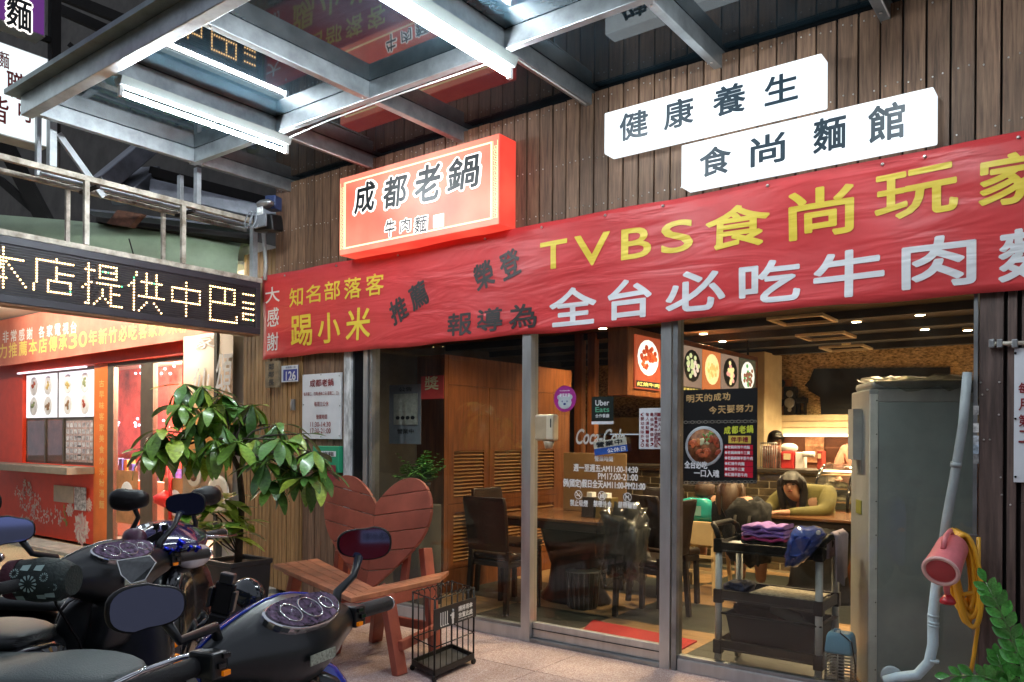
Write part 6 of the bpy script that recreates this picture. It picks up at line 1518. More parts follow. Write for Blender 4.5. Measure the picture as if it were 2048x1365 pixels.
for i in range(9):
    y_ = 4.74 + i * .03; s_ = math.sin(i * 1.1) * .008
    rg.append([Vector((tx1 + .002 + s_, y_, .73)), Vector((tx1 + .005 + s_, y_, .86)), Vector((tx1 + .03, y_, .887)), Vector((tx1 + .058 + s_, y_, .86)), Vector((tx1 + .062 - s_, y_, .58 + .02 * math.sin(i))), Vector((tx1 + .056 - s_, y_, .58 + .02 * math.sin(i))), Vector((tx1 + .050 + s_, y_, .85)), Vector((tx1 + .03, y_, .878)), Vector((tx1 + .012 + s_, y_, .86)), Vector((tx1 + .008 + s_, y_, .73))])
MB().loft(rg, True, True).build('cloth', mat('grey_lilac_cloth', (.42, .36, .45), .9, bump=.4, bscale=80), t)
t = thing('dark_bag', 'black cloth bag slumped at the right end of the trolley top', 'bag', (tx1 - .1, 4.95, .76)); MB().loft(lumpy((tx1 - .1, 4.93, .81), .10, .09, .06, .35, 12)).build('bag', M_bkc, t)
t = thing('newspapers', 'stack of newspapers on the middle tier of the trolley', 'newspapers', (-1.52, 4.85, .445)); random.seed(4)
M_news = mat('newsprint', (.55, .48, .36), .7, var=.45, vscale=38, stretch=(1, 2.5, 1), col2=(.45, .4, .3), detail=2)
for k in range(8): a_ = random.uniform(-.1, .1); MB().obox((-1.54 + random.uniform(-.012, .012), 4.85, .446 + k * .006), (.19 * math.cos(a_), .19 * math.sin(a_), 0), (-.13 * math.sin(a_), .13 * math.cos(a_), 0), (0, 0, .0027)).build('newspaper', M_news, t)
t = thing('navy_cloth', 'bundled navy striped cloth on the left of the middle tier', 'cloth', (-1.84, 4.85, .445)); MB().loft(lumpy((-1.84, 4.83, .485), .075, .10, .04, .4, 14)).build('bundle', mat('navy_cloth', (.025, .032, .08), .8, var=.5, vscale=30, stretch=(4, 1, 1), bump=.5, bscale=40), t)
tb = thing('storage_tub', 'black plastic tub full of odds and ends on the bottom tier', 'tub', (-1.60, 4.85, .14))
MB().loft([[Vector((-1.60 + sx * w_, 4.85 + sy * d_, z - .02)) for sx, sy in ((-1, -1), (1, -1), (1, 1), (-1, 1))] for z, w_, d_ in ((.162, .24, .145), (.36, .275, .17), (.365, .30, .19), (.375, .30, .19), (.376, .27, .165), (.18, .235, .14))], True, False).build('tub', M_black, tb, bevel=.006)
t = thing('bottle', 'grey bottle lying slanted in the black tub', 'bottle', (-1.50, 4.8, .36)); MB().lathe([(.012, .26), (.013, .2), (.034, .16), (.036, 0), (.03, -.005)], (-1.62, 4.78, .40), (.93, .0, -.3), 16).build('bottle_body', mat('grey_bottle', (.20, .21, .21), .25), t)
t = thing('black_sack', 'crumpled dark plastic sack in the tub', 'sack', (-1.74, 4.88, .35)); MB().loft(lumpy((-1.74, 4.88, .355), .12, .10, .05, .5, 22)).build('sack', M_bkc, t)

# blue topped insect lamp standing on the floor outside the glass
bz = thing('insect_lamp', 'blue topped cage insect lamp standing on the floor between trolley and steel cabinet', 'insect lamp', S(1679, 1365, Y=4.62))
c_ = S(1679, 1400, Y=4.70); cx, cy = c_.x, 4.72; zt_ = S(1679, 1265, Y=4.72).z; zm = S(1679, 1300, Y=4.72).z
M_bzb = mat('sky_blue_plastic', (.17, .42, .66), .4, var=.06)
def rrect(w, z, r=.3): return [Vector((cx + w * (abs(math.cos(a)) ** r) * (1 if math.cos(a) > 0 else -1), cy + w * .8 * (abs(math.sin(a)) ** r) * (1 if math.sin(a) > 0 else -1), z)) for a in [2 * math.pi * k / 24 for k in range(24)]]
MB().loft([rrect(.075, zm - .012), rrect(.078, zm), rrect(.070, zt_ - .02), rrect(.060, zt_), rrect(.05, zt_ + .004)]).build('cap', M_bzb, bz)
MB().loft([rrect(.085, .0), rrect(.085, .05), rrect(.075, .06)]).build('base', M_black, bz)
mb = MB(); z = .075
while z < zm - .02: mb.tube([v for v in rrect(.074, z, .35)] + [rrect(.074, z, .35)[0]], .0028, 5, cap=False); z += .018
mb.build('cage_rings', M_steel_d, bz, kind='stuff')
for a_ in range(8): v_ = rrect(.078, .06, .35)[a_ * 3]; MB().tube([v_, Vector((v_.x, v_.y, zm - .01))], .004, 5).build('cage_rod', M_steel_d, bz)
MB().tube([(cx, cy, .06), (cx, cy, zm - .012)], .02, 10).build('lamp_core', mat('core_dark', (.04, .04, .05), .4), bz)
MB().tube([(cx - .03, cy - .02, zt_ - .002), (cx - .028, cy - .02, zt_ + .018), (cx + .0, cy - .02, zt_ + .022), (cx + .005, cy - .02, zt_)], .005, 6).build('loop', M_bzb, bz)
MB().tube([(cx + .01, cy - .05, zt_ + .008), (cx + .075, cy - .07, zt_ - .03), (cx + .09, cy - .05, zm - .06), (cx + .085, cy - .03, .12)], .004, 6).build('cord', M_black, bz)

# red mat
mt = thing('door_mat', 'red door mat lying inside the sliding door', 'mat', (-2.3, 4.8, 0))
pz = [S(1180, 1243, Z=.012), S(1392, 1285, Z=.012), S(1345, 1312, Z=.012), S(1150, 1262, Z=.012)]
MB().prism([Vector((p.x, max(p.y, D + .07), .002)) for p in (S(1186, 1243, Z=0), S(1394, 1285, Z=0), S(1352, 1308, Z=0), S(1160, 1268, Z=0))], (0, 0, .01)).build('pile', mat('mat_red', (.36, .012, .012), .9, var=.2, vscale=60, bump=.8, bscale=300), mt)
# plants behind the glass, left
def frond_plant(name, label, base, n, L, m, seed, cat='plant', droop=.5, w=.018, pot=True):
    t = thing(name, label, cat, base); random.seed(seed)
    if pot: MB().lathe([(.08, 0), (.11, .16), (.115, .18), (.10, .18), (.09, .16)], base, (0, 0, 1), 18).build('pot', mat('dark_pot', (.03, .03, .035), .5), t)
    lf = MB()
    for k in range(n):
        a = random.uniform(0, 6.28); el = random.uniform(.5, 1.3); LL = L * random.uniform(.6, 1.1); d = Vector((math.cos(a) * math.cos(el), math.sin(a) * math.cos(el), math.sin(el)))
        p = Vector(base) + Vector((0, 0, .17)); side = d.cross(Vector((0, 0, 1))).normalized(); prev = None; N_ = 7; pts_ = []
        for i in range(N_ + 1): pts_.append(p.copy()); p += d * LL / N_; d = (d + Vector((0, 0, -droop / N_))).normalized()
        for i in range(1, N_ + 1):
            for q in (-1, 1):
                l_ = LL * .28 * math.sin(math.pi * (i / N_) ** .8 * .95) + .02; tip = pts_[i] + (side * q * .9 + d * .5).normalized() * l_ + Vector((0, 0, -.2 * l_)); mid = pts_[i].lerp(tip, .5) + Vector((0, 0, .01))
                n_ = (tip - pts_[i]).cross(Vector((0, 0, 1))).normalized() * w
                lf.quad(pts_[i], mid + n_, tip, mid - n_)
    lf.build('foliage', m, t, kind='stuff'); return t
M_leafb = mat('bright_fern', (.045, .20, .05), .45, var=.4, vscale=9, col2=(.10, .26, .04))
pb = S(830, 1010, Y=D + .35); frond_plant('fern', 'bright green leafy fern behind the glass over the heart bench', (pb.x, D + .38, S(830, 968, Y=D + .38).z - .17), 30, .30, M_leafb, 5)
st_ = thing('plant_stand', 'dark stand carrying the fern behind the glass', 'stand', (pb.x, D + .38, 0)); zb2 = S(830, 968, Y=D + .38).z - .17
MB().box(pb.x - .15, pb.x + .15, D + .24, D + .52, 0, zb2 - .001).build('box', M_inl, st_, bevel=.01)
# ================================================================ in front of the shop
# heart backed bench
M_bench = mat('bench_red_brown', (.30, .072, .045), .5, var=.18, vscale=5, stretch=(1, 1, 1), bump=.15, bscale=70, rnd=.10, rvar=.1)
M_bseat = mat('bench_worn_seat', (.34, .13, .068), .5, var=.28, vscale=7, bump=.15, bscale=70, rnd=.12)
bh_ = thing('heart_bench', 'red brown slatted wooden bench with a big heart shaped back', 'bench', (-4.0, 3.6, 0))
bh_.location = (-4.0, 3.6, 0)
ZS = .50
P1 = S(545, 1129, Z=ZS); P2_ = S(636, 1117, Z=ZS); P3_ = S(747, 1174, Z=ZS); P4 = S(702, 1197, Z=ZS); P5 = S(880, 1157, Z=ZS); 
n_ = 4
for k in range(n_):
    a0, a1 = k / n_ + .012, (k + 1) / n_ - .012
    q = [P1.lerp(P2_, a0), P4.lerp(P3_, a0), P4.lerp(P3_, a1), P1.lerp(P2_, a1)]
    MB().prism([p - Vector((0, 0, .028)) for p in q], (0, 0, .028)).build('slat', M_bseat, bh_, bevel=.003)
P6 = P3_ + (P5 - P4) * .93
for k in range(n_):
    a0, a1 = k / n_ + .012, (k + 1) / n_ - .012
    q = [P4.lerp(P3_, a0), P5.lerp(P6, a0), P5.lerp(P6, a1), P4.lerp(P3_, a1)]
    MB().prism([p - Vector((0, 0, .028)) for p in q], (0, 0, .028)).build('slat', M_bseat, bh_, bevel=.003)
def leg(p, q, w=.05, h=.085): MB().beam(p, q, w, h, (0, 1, 0)).build('leg', M_bench, bh_, bevel=.004)
Lg = [S(666, 1308, Z=0), S(751, 1282, Z=0), S(800, 1350, Z=0), S(872, 1308, Z=0)]
Y_ = ZS - .03
leg(S(650, 1184, Z=Y_) + Vector((.06, .12, 0)), Lg[0]); leg(S(750, 1180, Z=Y_) + Vector((0, .05, 0)), Lg[1]); leg(S(757, 1190, Z=Y_) + Vector((.02, .05, 0)), Lg[2])
leg(S(576, 1140, Z=Y_) + Vector((.03, .06, 0)), S(568, 1260, Z=0)); 
lt = S(838, 1135, T=5.3); leg(lt + Vector((0, .06, .12)), Lg[3])
lt2 = S(672, 1130, T=5.75); leg(lt2 + Vector((0, .05, .1)), S(668, 1262, Z=0))
for a, b in ((Lg[0], Lg[1]), (Lg[2], Lg[3]), (Lg[1], Lg[3])): MB().beam(a + Vector((0, 0, .17)), b + Vector((0, 0, .17)), .03, .06).build('stretcher', M_bench, bh_, bevel=.003)
MB().beam(S(560, 1140, Z=Y_ - .03) + Vector((.02, .03, 0)), S(700, 1200, Z=Y_ - .03) + Vector((-.03, .05, 0)), .025, .06).build('apron', M_bench, bh_, bevel=.003)
MB().beam(P4 + Vector((-.01, .03, -.065)), P5 + Vector((-.02, -.02, -.065)), .025, .07).build('apron', M_bench, bh_, bevel=.003)
# heart back built from mitred planks: clip each chevron plank to the heart outline
hc_ = S(752, 1050, T=5.45); hx_ax = Vector((1, 0.10, 0)).normalized(); tilt = Vector((-.02, .16, 1)).normalized(); hn = hx_ax.cross(tilt).normalized() * -1
HW = (865 - 636) / 1586 * 5.45 / 1.0
def heart_pts(n=72):
    out = []
    for i in range(n):
        t_ = 2 * math.pi * i / n
        x = 16 * abs(math.sin(t_)) ** 2.1 * (1 if math.sin(t_) > 0 else -1); y = 13 * math.cos(t_) - 5 * math.cos(2 * t_) - 2 * math.cos(3 * t_) - math.cos(4 * t_)
        out.append((x / 16, y / 16))
    return out
HO = heart_pts(); sX = .475; sY = .445
def clip(poly, a, b, c):      # keep a*x+b*y<=c
    out = []
    for i in range(len(poly)):
        p, q = poly[i], poly[(i + 1) % len(poly)]; fp, fq = a * p[0] + b * p[1] - c, a * q[0] + b * q[1] - c
        if fp <= 0: out.append(p)
        if fp * fq < 0: t_ = fp / (fp - fq); out.append((p[0] + (q[0] - p[0]) * t_, p[1] + (q[1] - p[1]) * t_))
    return out
slope = .16
for side in (-1, 1):
    half = clip([(x * sX, y * sY) for x, y in HO], -side, 0, -.0001)
    # seam lines y = c + slope*|x|
    cuts = [-.6, -.315, -.19, -.065, .06, .185, .31, .60]
    for k in range(7):
        lo, hi = cuts[k] - .0 + .0025, cuts[k + 1] - .0025
        pl = clip(clip(half, side * slope, -1, -lo), -side * slope, 1, hi)
        if len(pl) > 2:
            pts_ = [hc_ + hx_ax * (x + side * .001) + tilt * y for x, y in pl]
            MB().prism(pts_, hn * (-.03)).build('back_plank', M_bench, bh_, bevel=.003)
mb = MB()
for k in range(7):
    for q in (-1, 1): mb.lathe([(.006, 0), (.005, .002)], hc_ + hx_ax * q * .26 + tilt * (-.24 + k * .09) + hn * .001, hn, 7)
mb.build('screw_heads', M_screw, bh_, kind='stuff')
MB().beam(hc_ + hx_ax * -.26 + tilt * -.36 - hn * -.045, hc_ + hx_ax * -.26 + tilt * .3 - hn * -.045, .05, .03, hn).build('back_batten', M_bench, bh_)
MB().beam(hc_ + hx_ax * .26 + tilt * -.36 - hn * -.045, hc_ + hx_ax * .26 + tilt * .3 - hn * -.045, .05, .03, hn).build('back_batten', M_bench, bh_)

# umbrella rack
M_wire = mat('black_wire', (.010, .010, .011), .4, .4)
ur = thing('umbrella_rack', 'black wire umbrella rack with a notice plate standing beside the heart bench', 'umbrella rack', S(886, 1327, Z=0))
c4 = [S(825, 1331, Z=.03), S(903, 1299, Z=.03), S(947, 1319, Z=.03), S(866, 1355, Z=.03)]
c4[1] = c4[0] + (c4[1] - c4[0]); c4[3] = c4[0] + c4[2] - c4[1]
def up(p, z): return Vector((p.x, p.y, z))
MB().prism([up(p, .03) for p in c4], (0, 0, .012)).build('tray', mat('tray_dark', (.05, .05, .05), .5, var=.3), ur)
for i in range(4): MB().beam(up(c4[i], .05), up(c4[(i + 1) % 4], .05), .012, .035).build('tray_rim', M_wire, ur)
for i in range(4):
    MB().tube([up(c4[i], .0), up(c4[i], .48)], .006, 6).build('post', M_wire, ur)
    MB().lathe([(.018, -.006), (.02, 0), (.018, .006)], up(c4[i], .018), (1, 0, 0), 10).build('caster', M_wire, ur)
mb = MB()
for i in range(4):
    n2 = (7, 4, 7, 4)[i]
    for k in range(1, n2): p = c4[i].lerp(c4[(i + 1) % 4], k / n2); mb.tube([up(p, .05), up(p, .475)], .0025, 5)
for z in (.06, .20, .475):
    mb.tube([up(p, z) for p in c4 + [c4[0]]], .004, 5, cap=False)
for k in range(8):
    a = c4[0].lerp(c4[1], (k + .5) / 8); b = c4[3].lerp(c4[2], (k + .5) / 8); d_ = (b - a).normalized()
    mb.tube([up(a, .475), up(a + d_ * .03, .490), up(a + d_ * .06, .465)], .003, 5); mb.tube([up(b, .475), up(b - d_ * .03, .490), up(b - d_ * .06, .465)], .003, 5)
mb.build('wires', M_wire, ur, kind='stuff')
A_, B_ = c4[3], c4[2]; U_ = (B_ - A_).normalized(); N_v = Vector((U_.y, -U_.x, 0)); A2 = A_ + N_v * .008 - U_ * .02; L_ = (B_ - A_).length + .03
MB().obox(up(A2 + U_ * L_ / 2, .360), U_ * L_ / 2, N_v * .003, Vector((0, 0, .062))).build('notice_plate', mat('plate_black', (.018, .02, .022), .35), ur)
mb = MB(); o_ = up(A2 + N_v * .005, .310)
put_text(mb, '請將雨傘', o_ + U_ * L_ * .55 + Vector((0, 0, .055)), U_, (0, 0, 1), L_ * .35, .034, .03); put_text(mb, '放置此處', o_ + U_ * L_ * .55 + Vector((0, 0, .014)), U_, (0, 0, 1), L_ * .35, .034, .03)
put_text(mb, 'Umbrella Stand', o_ + U_ * L_ * .55 + Vector((0, 0, .0)), U_, (0, 0, 1), L_ * .35, .009, .01)
for k in range(4): q = o_ + U_ * L_ * (.14 + .05 * k); mb.obox(q + Vector((0, 0, .045)), U_ * .0035, N_v * .0005, Vector((0, 0, .038))); mb.obox(q + U_ * .006 + Vector((0, 0, .004)), U_ * .008, N_v * .0005, Vector((0, 0, .003)))
q = o_ + U_ * L_ * .42; mb.obox(q + Vector((0, 0, .045)), U_ * .013, N_v * .0005, Vector((0, 0, .018))); mb.obox(q + Vector((0, 0, .012)), U_ * .009, N_v * .0005, Vector((0, 0, .016))); mb.ell(q + Vector((0, 0, .075)), .008, .003, .009, 10, 6)
mb.obox(q - U_ * .018 + Vector((0, 0, .05)), U_ * .010, N_v * .0005, Vector((0, 0, .004)))
mb.build('lettering', M_white, ur)
# manhole cover in the alley
mh = thing('manhole_cover', 'square patterned metal manhole cover in the alley floor', 'manhole cover', S(185, 1308, Z=-.01))
p = S(185, 1308, Z=0); M_iron = mat('cast_iron', (.14, .13, .10), .6, .4, var=.3, vscale=12)
MB().box(p.x - .42, p.x + .42, p.y - .32, p.y + .32, -.012, -.004).build('plate', M_iron, mh, bevel=.003)
mb = MB()
for k in range(6):
    for j in range(4):
        cx, cy = p.x - .35 + k * .14, p.y - .24 + j * .16; mb.tube([(cx + .045 * math.cos(a), cy + .045 * math.sin(a), -.002) for a in [i * .7 for i in range(10)]], .006, 4, cap=False)
mb.build('raised_pattern', M_iron, mh, kind='stuff')

# ---------------------------------------------------------------- potted tree
M_leaf = [mat('leaf_dark', (.075, .19, .035), .38, var=.25, vscale=14, rnd=.35, coat=.25), mat('leaf_mid', (.16, .31, .04), .38, var=.25, vscale=14, rnd=.3, coat=.25), mat('leaf_yellow_lit', (.38, .50, .06), .4, var=.25, vscale=12, rnd=.25, coat=.2)]  # lightest leaves have the yellow light put into their colour
M_trunk = mat('grey_bark', (.06, .048, .035), .8, var=.3, vscale=14, bump=.4, bscale=60)
def leaf_mesh(L, W, bend, m, seed, fold=.25, n=8):
    random.seed(seed); vs = []; fs = []
    for i in range(n + 1):
        s_ = i / n; w = W * (math.sin(math.pi * min(1, s_ * .96 + .02)) ** .75) * (.55 + .75 * s_ if s_ < .62 else .55 + .75 * .62 + (s_ - .62) * .2); 
        x = L * (s_ - bend * .15 * s_ * s_); z = -L * bend * s_ * s_ * .6; wob = .03 * L * math.sin(s_ * 9 + seed)
        vs += [(x, -w, z + w * fold + wob * .4), (x, 0, z), (x, w, z + w * fold - wob * .3)]
    for i in range(n):
        a = i * 3; fs += [(a, a + 3, a + 4, a + 1), (a + 1, a + 4, a + 5, a + 2)]
    me = bpy.data.meshes.new('leaf'); me.from_pydata(vs, [], fs); me.polygons.foreach_set('use_smooth', [True] * len(fs)); me.materials.append(m); me.update(); return me
LM = [[leaf_mesh(1.0, .115 + .015 * (k % 3), .25 + .22 * k, M_leaf[j], k) for k in range(4)] for j in range(3)]
def place_leaf(parent, p, d, upv, L, W, mesh):
    d = Vector(d).normalized(); s_ = Vector(upv).cross(d); 
    if s_.length < .05: s_ = Vector((0, 1, 0)).cross(d)
    s_.normalize(); u_ = d.cross(s_)
    o = bpy.data.objects.new('leaf', mesh); COL.objects.link(o); o.parent = parent
    m_ = Matrix((d * L, s_ * L * W, u_ * L)).transposed().to_4x4(); m_.translation = p - Vector(root_of(parent).location); o.matrix_local = m_; return o
tb_ = S(476, 1150, T=5.45)
tree = thing('potted_tree', 'umbrella leaved green tree in a black planter beside the heart bench', 'tree', (tb_.x, tb_.y, 0))
px_, py_ = tb_.x, tb_.y
MB().loft([[Vector((px_ + sx * w_, py_ + sy * w_, z)) for sx, sy in ((-1, -1), (1, -1), (1, 1), (-1, 1))] for z, w_ in ((.0, .13), (.54, .155), (.545, .165), (.575, .165), (.575, .145), (.52, .14))], True, False).build('planter', mat('planter_black', (.025, .026, .028), .45), tree, bevel=.005)
MB().box(px_ - .139, px_ + .139, py_ - .139, py_ + .139, .50, .545).build('soil', mat('soil', (.05, .035, .02), .9, bump=.8, bscale=60), tree)
random.seed(77)
trunk_top = S(462, 905, T=5.35)
MB().tube([(px_, py_, .55), (px_ + .02, py_, .8), S(484, 1000, T=5.42), S(478, 940, T=5.4), trunk_top, S(440, 860, T=5.35)], .02, 10, rs=[.028, .025, .022, .020, .016, .010]).build('trunk', M_trunk, tree)
clusters = [(405, 775, 5.3, 1), (362, 812, 5.2, 1), (322, 862, 5.1, 1), (385, 850, 5.25, 0), (447, 790, 5.4, 0), (505, 812, 5.45, 0), (445, 852, 5.3, 0), (552, 850, 5.4, 0), (600, 868, 5.3, 0), (512, 880, 5.3, 0), (573, 912, 5.2, 0), (628, 905, 5.2, 0), (530, 925, 5.15, 0), (480, 838, 5.5, 1), (350, 880, 5.15, 1), (590, 935, 5.25, 0), (420, 815, 5.15, 1), (560, 880, 5.1, 1), (395, 905, 5.3, 1), (640, 940, 5.2, 0), (300, 900, 5.1, 1), (475, 885, 5.2, 1), (545, 965, 5.2, 0), (610, 955, 5.15, 0), (370, 770, 5.4, 0), (430, 880, 5.15, 1)]
for (u_, v_, T_, kind) in clusters:
    c = S(u_, v_, T=T_); a0 = random.uniform(0, 6)
    mid = trunk_top.lerp(c, .5) + Vector((0, 0, .05))
    MB().tube([trunk_top if u_ > 430 else S(440, 860, T=5.35), mid, c], .006, 6, rs=[.009, .007, .004]).build('branch', M_trunk, tree)
    nl = random.randint(10, 12)
    for k in range(nl):
        a = a0 + 2 * math.pi * k / nl; dn = random.uniform(-1.3, .3); d = Vector((math.cos(a), math.sin(a), dn))
        j = kind if random.random() < .45 else random.choice((0, 1, 1, 2))
        place_leaf(tree, c + Vector((0, 0, random.uniform(-.01, .01))), d, (0, 0, 1), random.uniform(.16, .27), random.uniform(1.1, 1.6), LM[j][random.randint(0, 3)])
for (u_, v_, T_) in ((435, 1010, 5.3), (475, 1030, 5.35), (405, 1000, 5.3), (365, 1030, 5.2), (450, 985, 5.4), (345, 1055, 5.2), (425, 1045, 5.2), (390, 1050, 5.2), (465, 1060, 5.3)):
    c = S(u_, v_ + 15, T=T_); base = Vector((px_, py_, .6)); MB().tube([base, base.lerp(c, .5) + Vector((0, 0, .08)), c], .005, 6).build('branch', M_trunk, tree)
    for k in range(8):
        a = random.uniform(0, 6.28); place_leaf(tree, c, (math.cos(a), math.sin(a), random.uniform(-.3, .9)), (0, 0, 1), random.uniform(.18, .27), 1.5, LM[random.choice((1, 2, 2))][random.randint(0, 3)])

# glossy zamioculcas at the right corner
M_zz = mat('zz_leaf', (.075, .30, .05), .25, var=.25, vscale=9, rnd=.3, coat=.5)
zzm = [leaf_mesh(1.0, .27, .12 + .1 * k, M_zz, 20 + k, .3) for k in range(3)]
zb_ = S(2075, 1500, Y=D - .45)
zz = thing('zz_plant', 'glossy green plant with fleshy leaflets at the lower right corner', 'plant', (zb_.x, D - .45, 0))
MB().lathe([(.10, 0), (.15, .25), (.16, .27), (.14, .27), (.13, .22), (.001, .22)], (zb_.x + .02, D - .45, 0), (0, 0, 1), 20).build('pot', mat('zz_pot', (.05, .045, .04), .5), zz)
random.seed(15)
def zz_stem(pts_, n, L, fill=1.0):
    pts_ = [Vector(p) for p in pts_]; MB().tube(pts_, .006, 7, rs=[.009 - .006 * i / (len(pts_) - 1) for i in range(len(pts_))]).build('stem', mat('zz_stem', (.10, .22, .06), .35), zz)
    for k in range(n):
        s_ = .2 + .8 * k / n; f_ = s_ * (len(pts_) - 1); i = min(int(f_), len(pts_) - 2); p = pts_[i].lerp(pts_[i + 1], f_ - i); t_ = (pts_[i + 1] - pts_[i]).normalized()
        view = Vector((-p.x, -p.y, CAM_H - p.z)).normalized(); sd = t_.cross(view).normalized()
        for q in (-1, 1): d = (t_ * .9 + sd * q * .75 + view * random.uniform(.1, .5)).normalized(); place_leaf(zz, p, d, view, L * (1.05 - .35 * s_) * random.uniform(.9, 1.1), 1.0, zzm[random.randint(0, 2)])
    place_leaf(zz, pts_[-1], (pts_[-1] - pts_[-2]), Vector((0, -1, .5)), L * .7, 1, zzm[0])
Yz = D - .55
zz_stem([S(2070, 1420, Y=Yz), S(2048, 1340, Y=Yz), S(2022, 1270, Y=Yz), S(1995, 1210, Y=Yz), S(1972, 1165, Y=Yz)], 9, .095)
zz_stem([S(2060, 1420, Y=Yz + .1), S(2015, 1370, Y=Yz + .05), S(1960, 1352, Y=Yz), S(1900, 1352, Y=Yz)], 6, .09)
zz_stem([S(2050, 1430, Y=Yz + .2), S(2020, 1380, Y=Yz + .2), S(2000, 1330, Y=Yz + .2), S(1995, 1310, Y=Yz + .2)], 7, .075)
zz_stem([S(2085, 1420, Y=Yz - .05), S(2075, 1340, Y=Yz - .05), S(2062, 1290, Y=Yz - .05)], 5, .10)
zz_stem([S(2070, 1440, Y=Yz), S(2010, 1395, Y=Yz), S(1940, 1385, Y=Yz), S(1900, 1392, Y=Yz)], 8, .09)

# ---------------------------------------------------------------- scooters
M_tyre = mat('tyre_rubber', (.012, .012, .012), .7); M_rim = mat('alloy_rim', (.25, .25, .26), .3, .8)
M_inner = mat('inner_black_plastic', (.009, .011, .013), .33, bump=.06, bscale=500, var=.1, coat=.15)
M_vinyl = mat('seat_vinyl', (.012, .014, .015), .42, bump=.15, bscale=320, var=.1)
M_mirror = mat('mirror_glass', (.20, .23, .46), .04, 1.0, var=0)  # blue tint stands in for the reflected night sky
M_chrome = mat('chrome', (.7, .7, .72), .12, 1.0, var=0)
M_amber = mat('amber_lens', (.75, .20, .01), .2, coat=.5, emit=(.6, .15, .0), es=.12)
M_lens = mat('clear_lens', (.45, .46, .5), .12, .2, coat=.8)
def ring_sec(y, xb, xf, z0, z1, n=16, p=.75):
    cx, cz = (xb + xf) / 2, (z0 + z1) / 2; a, b = (xf - xb) / 2, (z1 - z0) / 2; out = []
    for k in range(n):
        t_ = 2 * math.pi * k / n; c, s_ = math.cos(t_), math.sin(t_); out.append(Vector((cx + a * abs(c) ** p * (1 if c > 0 else -1), y, cz + b * abs(s_) ** p * (1 if s_ > 0 else -1))))
    return out
def make_scooter(label, loc, rz, paint, seatm, steer=0.0, mz=(1.15, 1.15), my=.33, rail=False, low=None):
    """x forward, y left, z up; origin on the ground below the handlebar"""
    t = thing('scooter', label, 'scooter', loc, rz, 'scooters parked in front of the shop')
    H_ = {'handlebar_cover', 'front_cowl', 'neck', 'headlight', 'front_fender', 'fork', 'dash_rim', 'dash_face', 'gauge_rings', 'info_sticker', 'grip', 'bar_end', 'brake_lever', 'switch_housing', 'switch', 'mirror_stem', 'mirror_housing', 'mirror_glass', 'cables', 'screw'}
    RS = Matrix.Rotation(R(steer), 3, 'Z')
    def B(mb, nm, m, par=None, bev=0, sub=0):
        if nm in H_ or (nm in ('wheel', 'rim') and mb.v[0].x > 0): mb.v = [RS @ v for v in mb.v]
        return mb.build(nm, m, par or t, True, bevel=bev, sub=sub)
    # steering head cover: black rider side and painted front side
    secs = [(-.225, -.034, .0, .935, 1.005), (-.20, -.045, .0, .925, 1.018), (-.15, -.065, .0, .91, 1.036), (-.085, -.095, .0, .88, 1.056), (0, -.112, .0, .855, 1.072), (.085, -.095, .0, .88, 1.056), (.15, -.065, .0, .91, 1.036), (.20, -.045, .0, .925, 1.018), (.225, -.034, .0, .935, 1.005)]
    def rear(y, xb, z0, z1):   # D section: curved towards the rider, flat in front; top leans back so the dash faces up
        out = []
        for k in range(11):
            a = -math.pi / 2 - math.pi * k / 10; out.append(Vector((.01 - (.01 - xb) * abs(math.cos(a)) ** .7 * (1 if k < 6 else .95) , y, (z0 + z1) / 2 + (z1 - z0) / 2 * (-math.cos(math.pi * k / 10)))))
        return out + [Vector((.012, y, z1)), Vector((.012, y, z0))]
    hb = B(MB().loft([rear(y, xb, z0, z1) for y, xb, xf, z0, z1 in secs]), 'handlebar_cover', M_inner, None, .002, 1)
    def front(y, xf, z0, z1): return [Vector((.0125, y, z0 - .004)), Vector((.0125, y, z1 + .005))] + [Vector((.0125 + xf * math.sin(math.pi * k / 8) ** .8, y, z1 + .004 - (z1 - z0 + .008) * k / 8)) for k in range(1, 8)]
    B(MB().loft([front(y * 1.01, .02 + .13 * (1 - abs(y) / .24) ** .8 if abs(y) < .22 else .02, z0, z1) for y, xb, xf, z0, z1 in secs]), 'front_cowl', paint, hb, .002, 1)
    # neck and leg shield
    def sec(z, xc, w, d, p=.7): return [Vector((xc + d * abs(math.sin(a)) ** p * (1 if math.sin(a) > 0 else -1), w * abs(math.cos(a)) ** p * (1 if math.cos(a) > 0 else -1), z)) for a in [2 * math.pi * k / 16 for k in range(16)]]
    B(MB().loft([sec(.90, -.03, .085, .06), sec(.82, -.01, .07, .055), sec(.76, .0, .075, .06), sec(.70, .02, .10, .06)]), 'neck', M_inner, hb, 0, 1)
    sh = [(.895, .05, .004), (.892, .052, .05), (.885, .055, .10), (.85, .06, .155), (.72, .07, .19), (.52, .075, .19), (.36, .07, .16), (.27, .05, .15)]
    B(MB().loft([sec(z, xc - .035, w, (.003, .012, .025, .04)[i] if i < 4 else .05, .6) for i, (z, xc, w) in enumerate(sh)]), 'leg_shield', M_inner, None, 0, 1)
    B(MB().loft([sec(z + (.012 if i < 3 else 0), xc + .040, w + .012, (.003, .012, .025, .045)[i] if i < 4 else .05, .6) for i, (z, xc, w) in enumerate(sh)]), 'front_panel', low or paint, None, 0, 1)
    B(MB().ell((.135, 0, .93), .05, .10, .05, 18, 8), 'headlight', M_lens, hb)
    for hy_ in (-.10, .10): B(MB().lathe([(.007, .0), (.0075, .003), (.004, .0035), (.003, -.002)], (-.055, hy_, 1.045), (-.5, 0, .85), 10), 'screw', M_blackgloss, hb)
    B(MB().lathe([(.016, 0), (.016, .004), (.011, .006), (.010, .002), (.001, .001)], (-.028, -.10, .80), (-1, 0, .1), 16), 'key_switch', M_chrome)
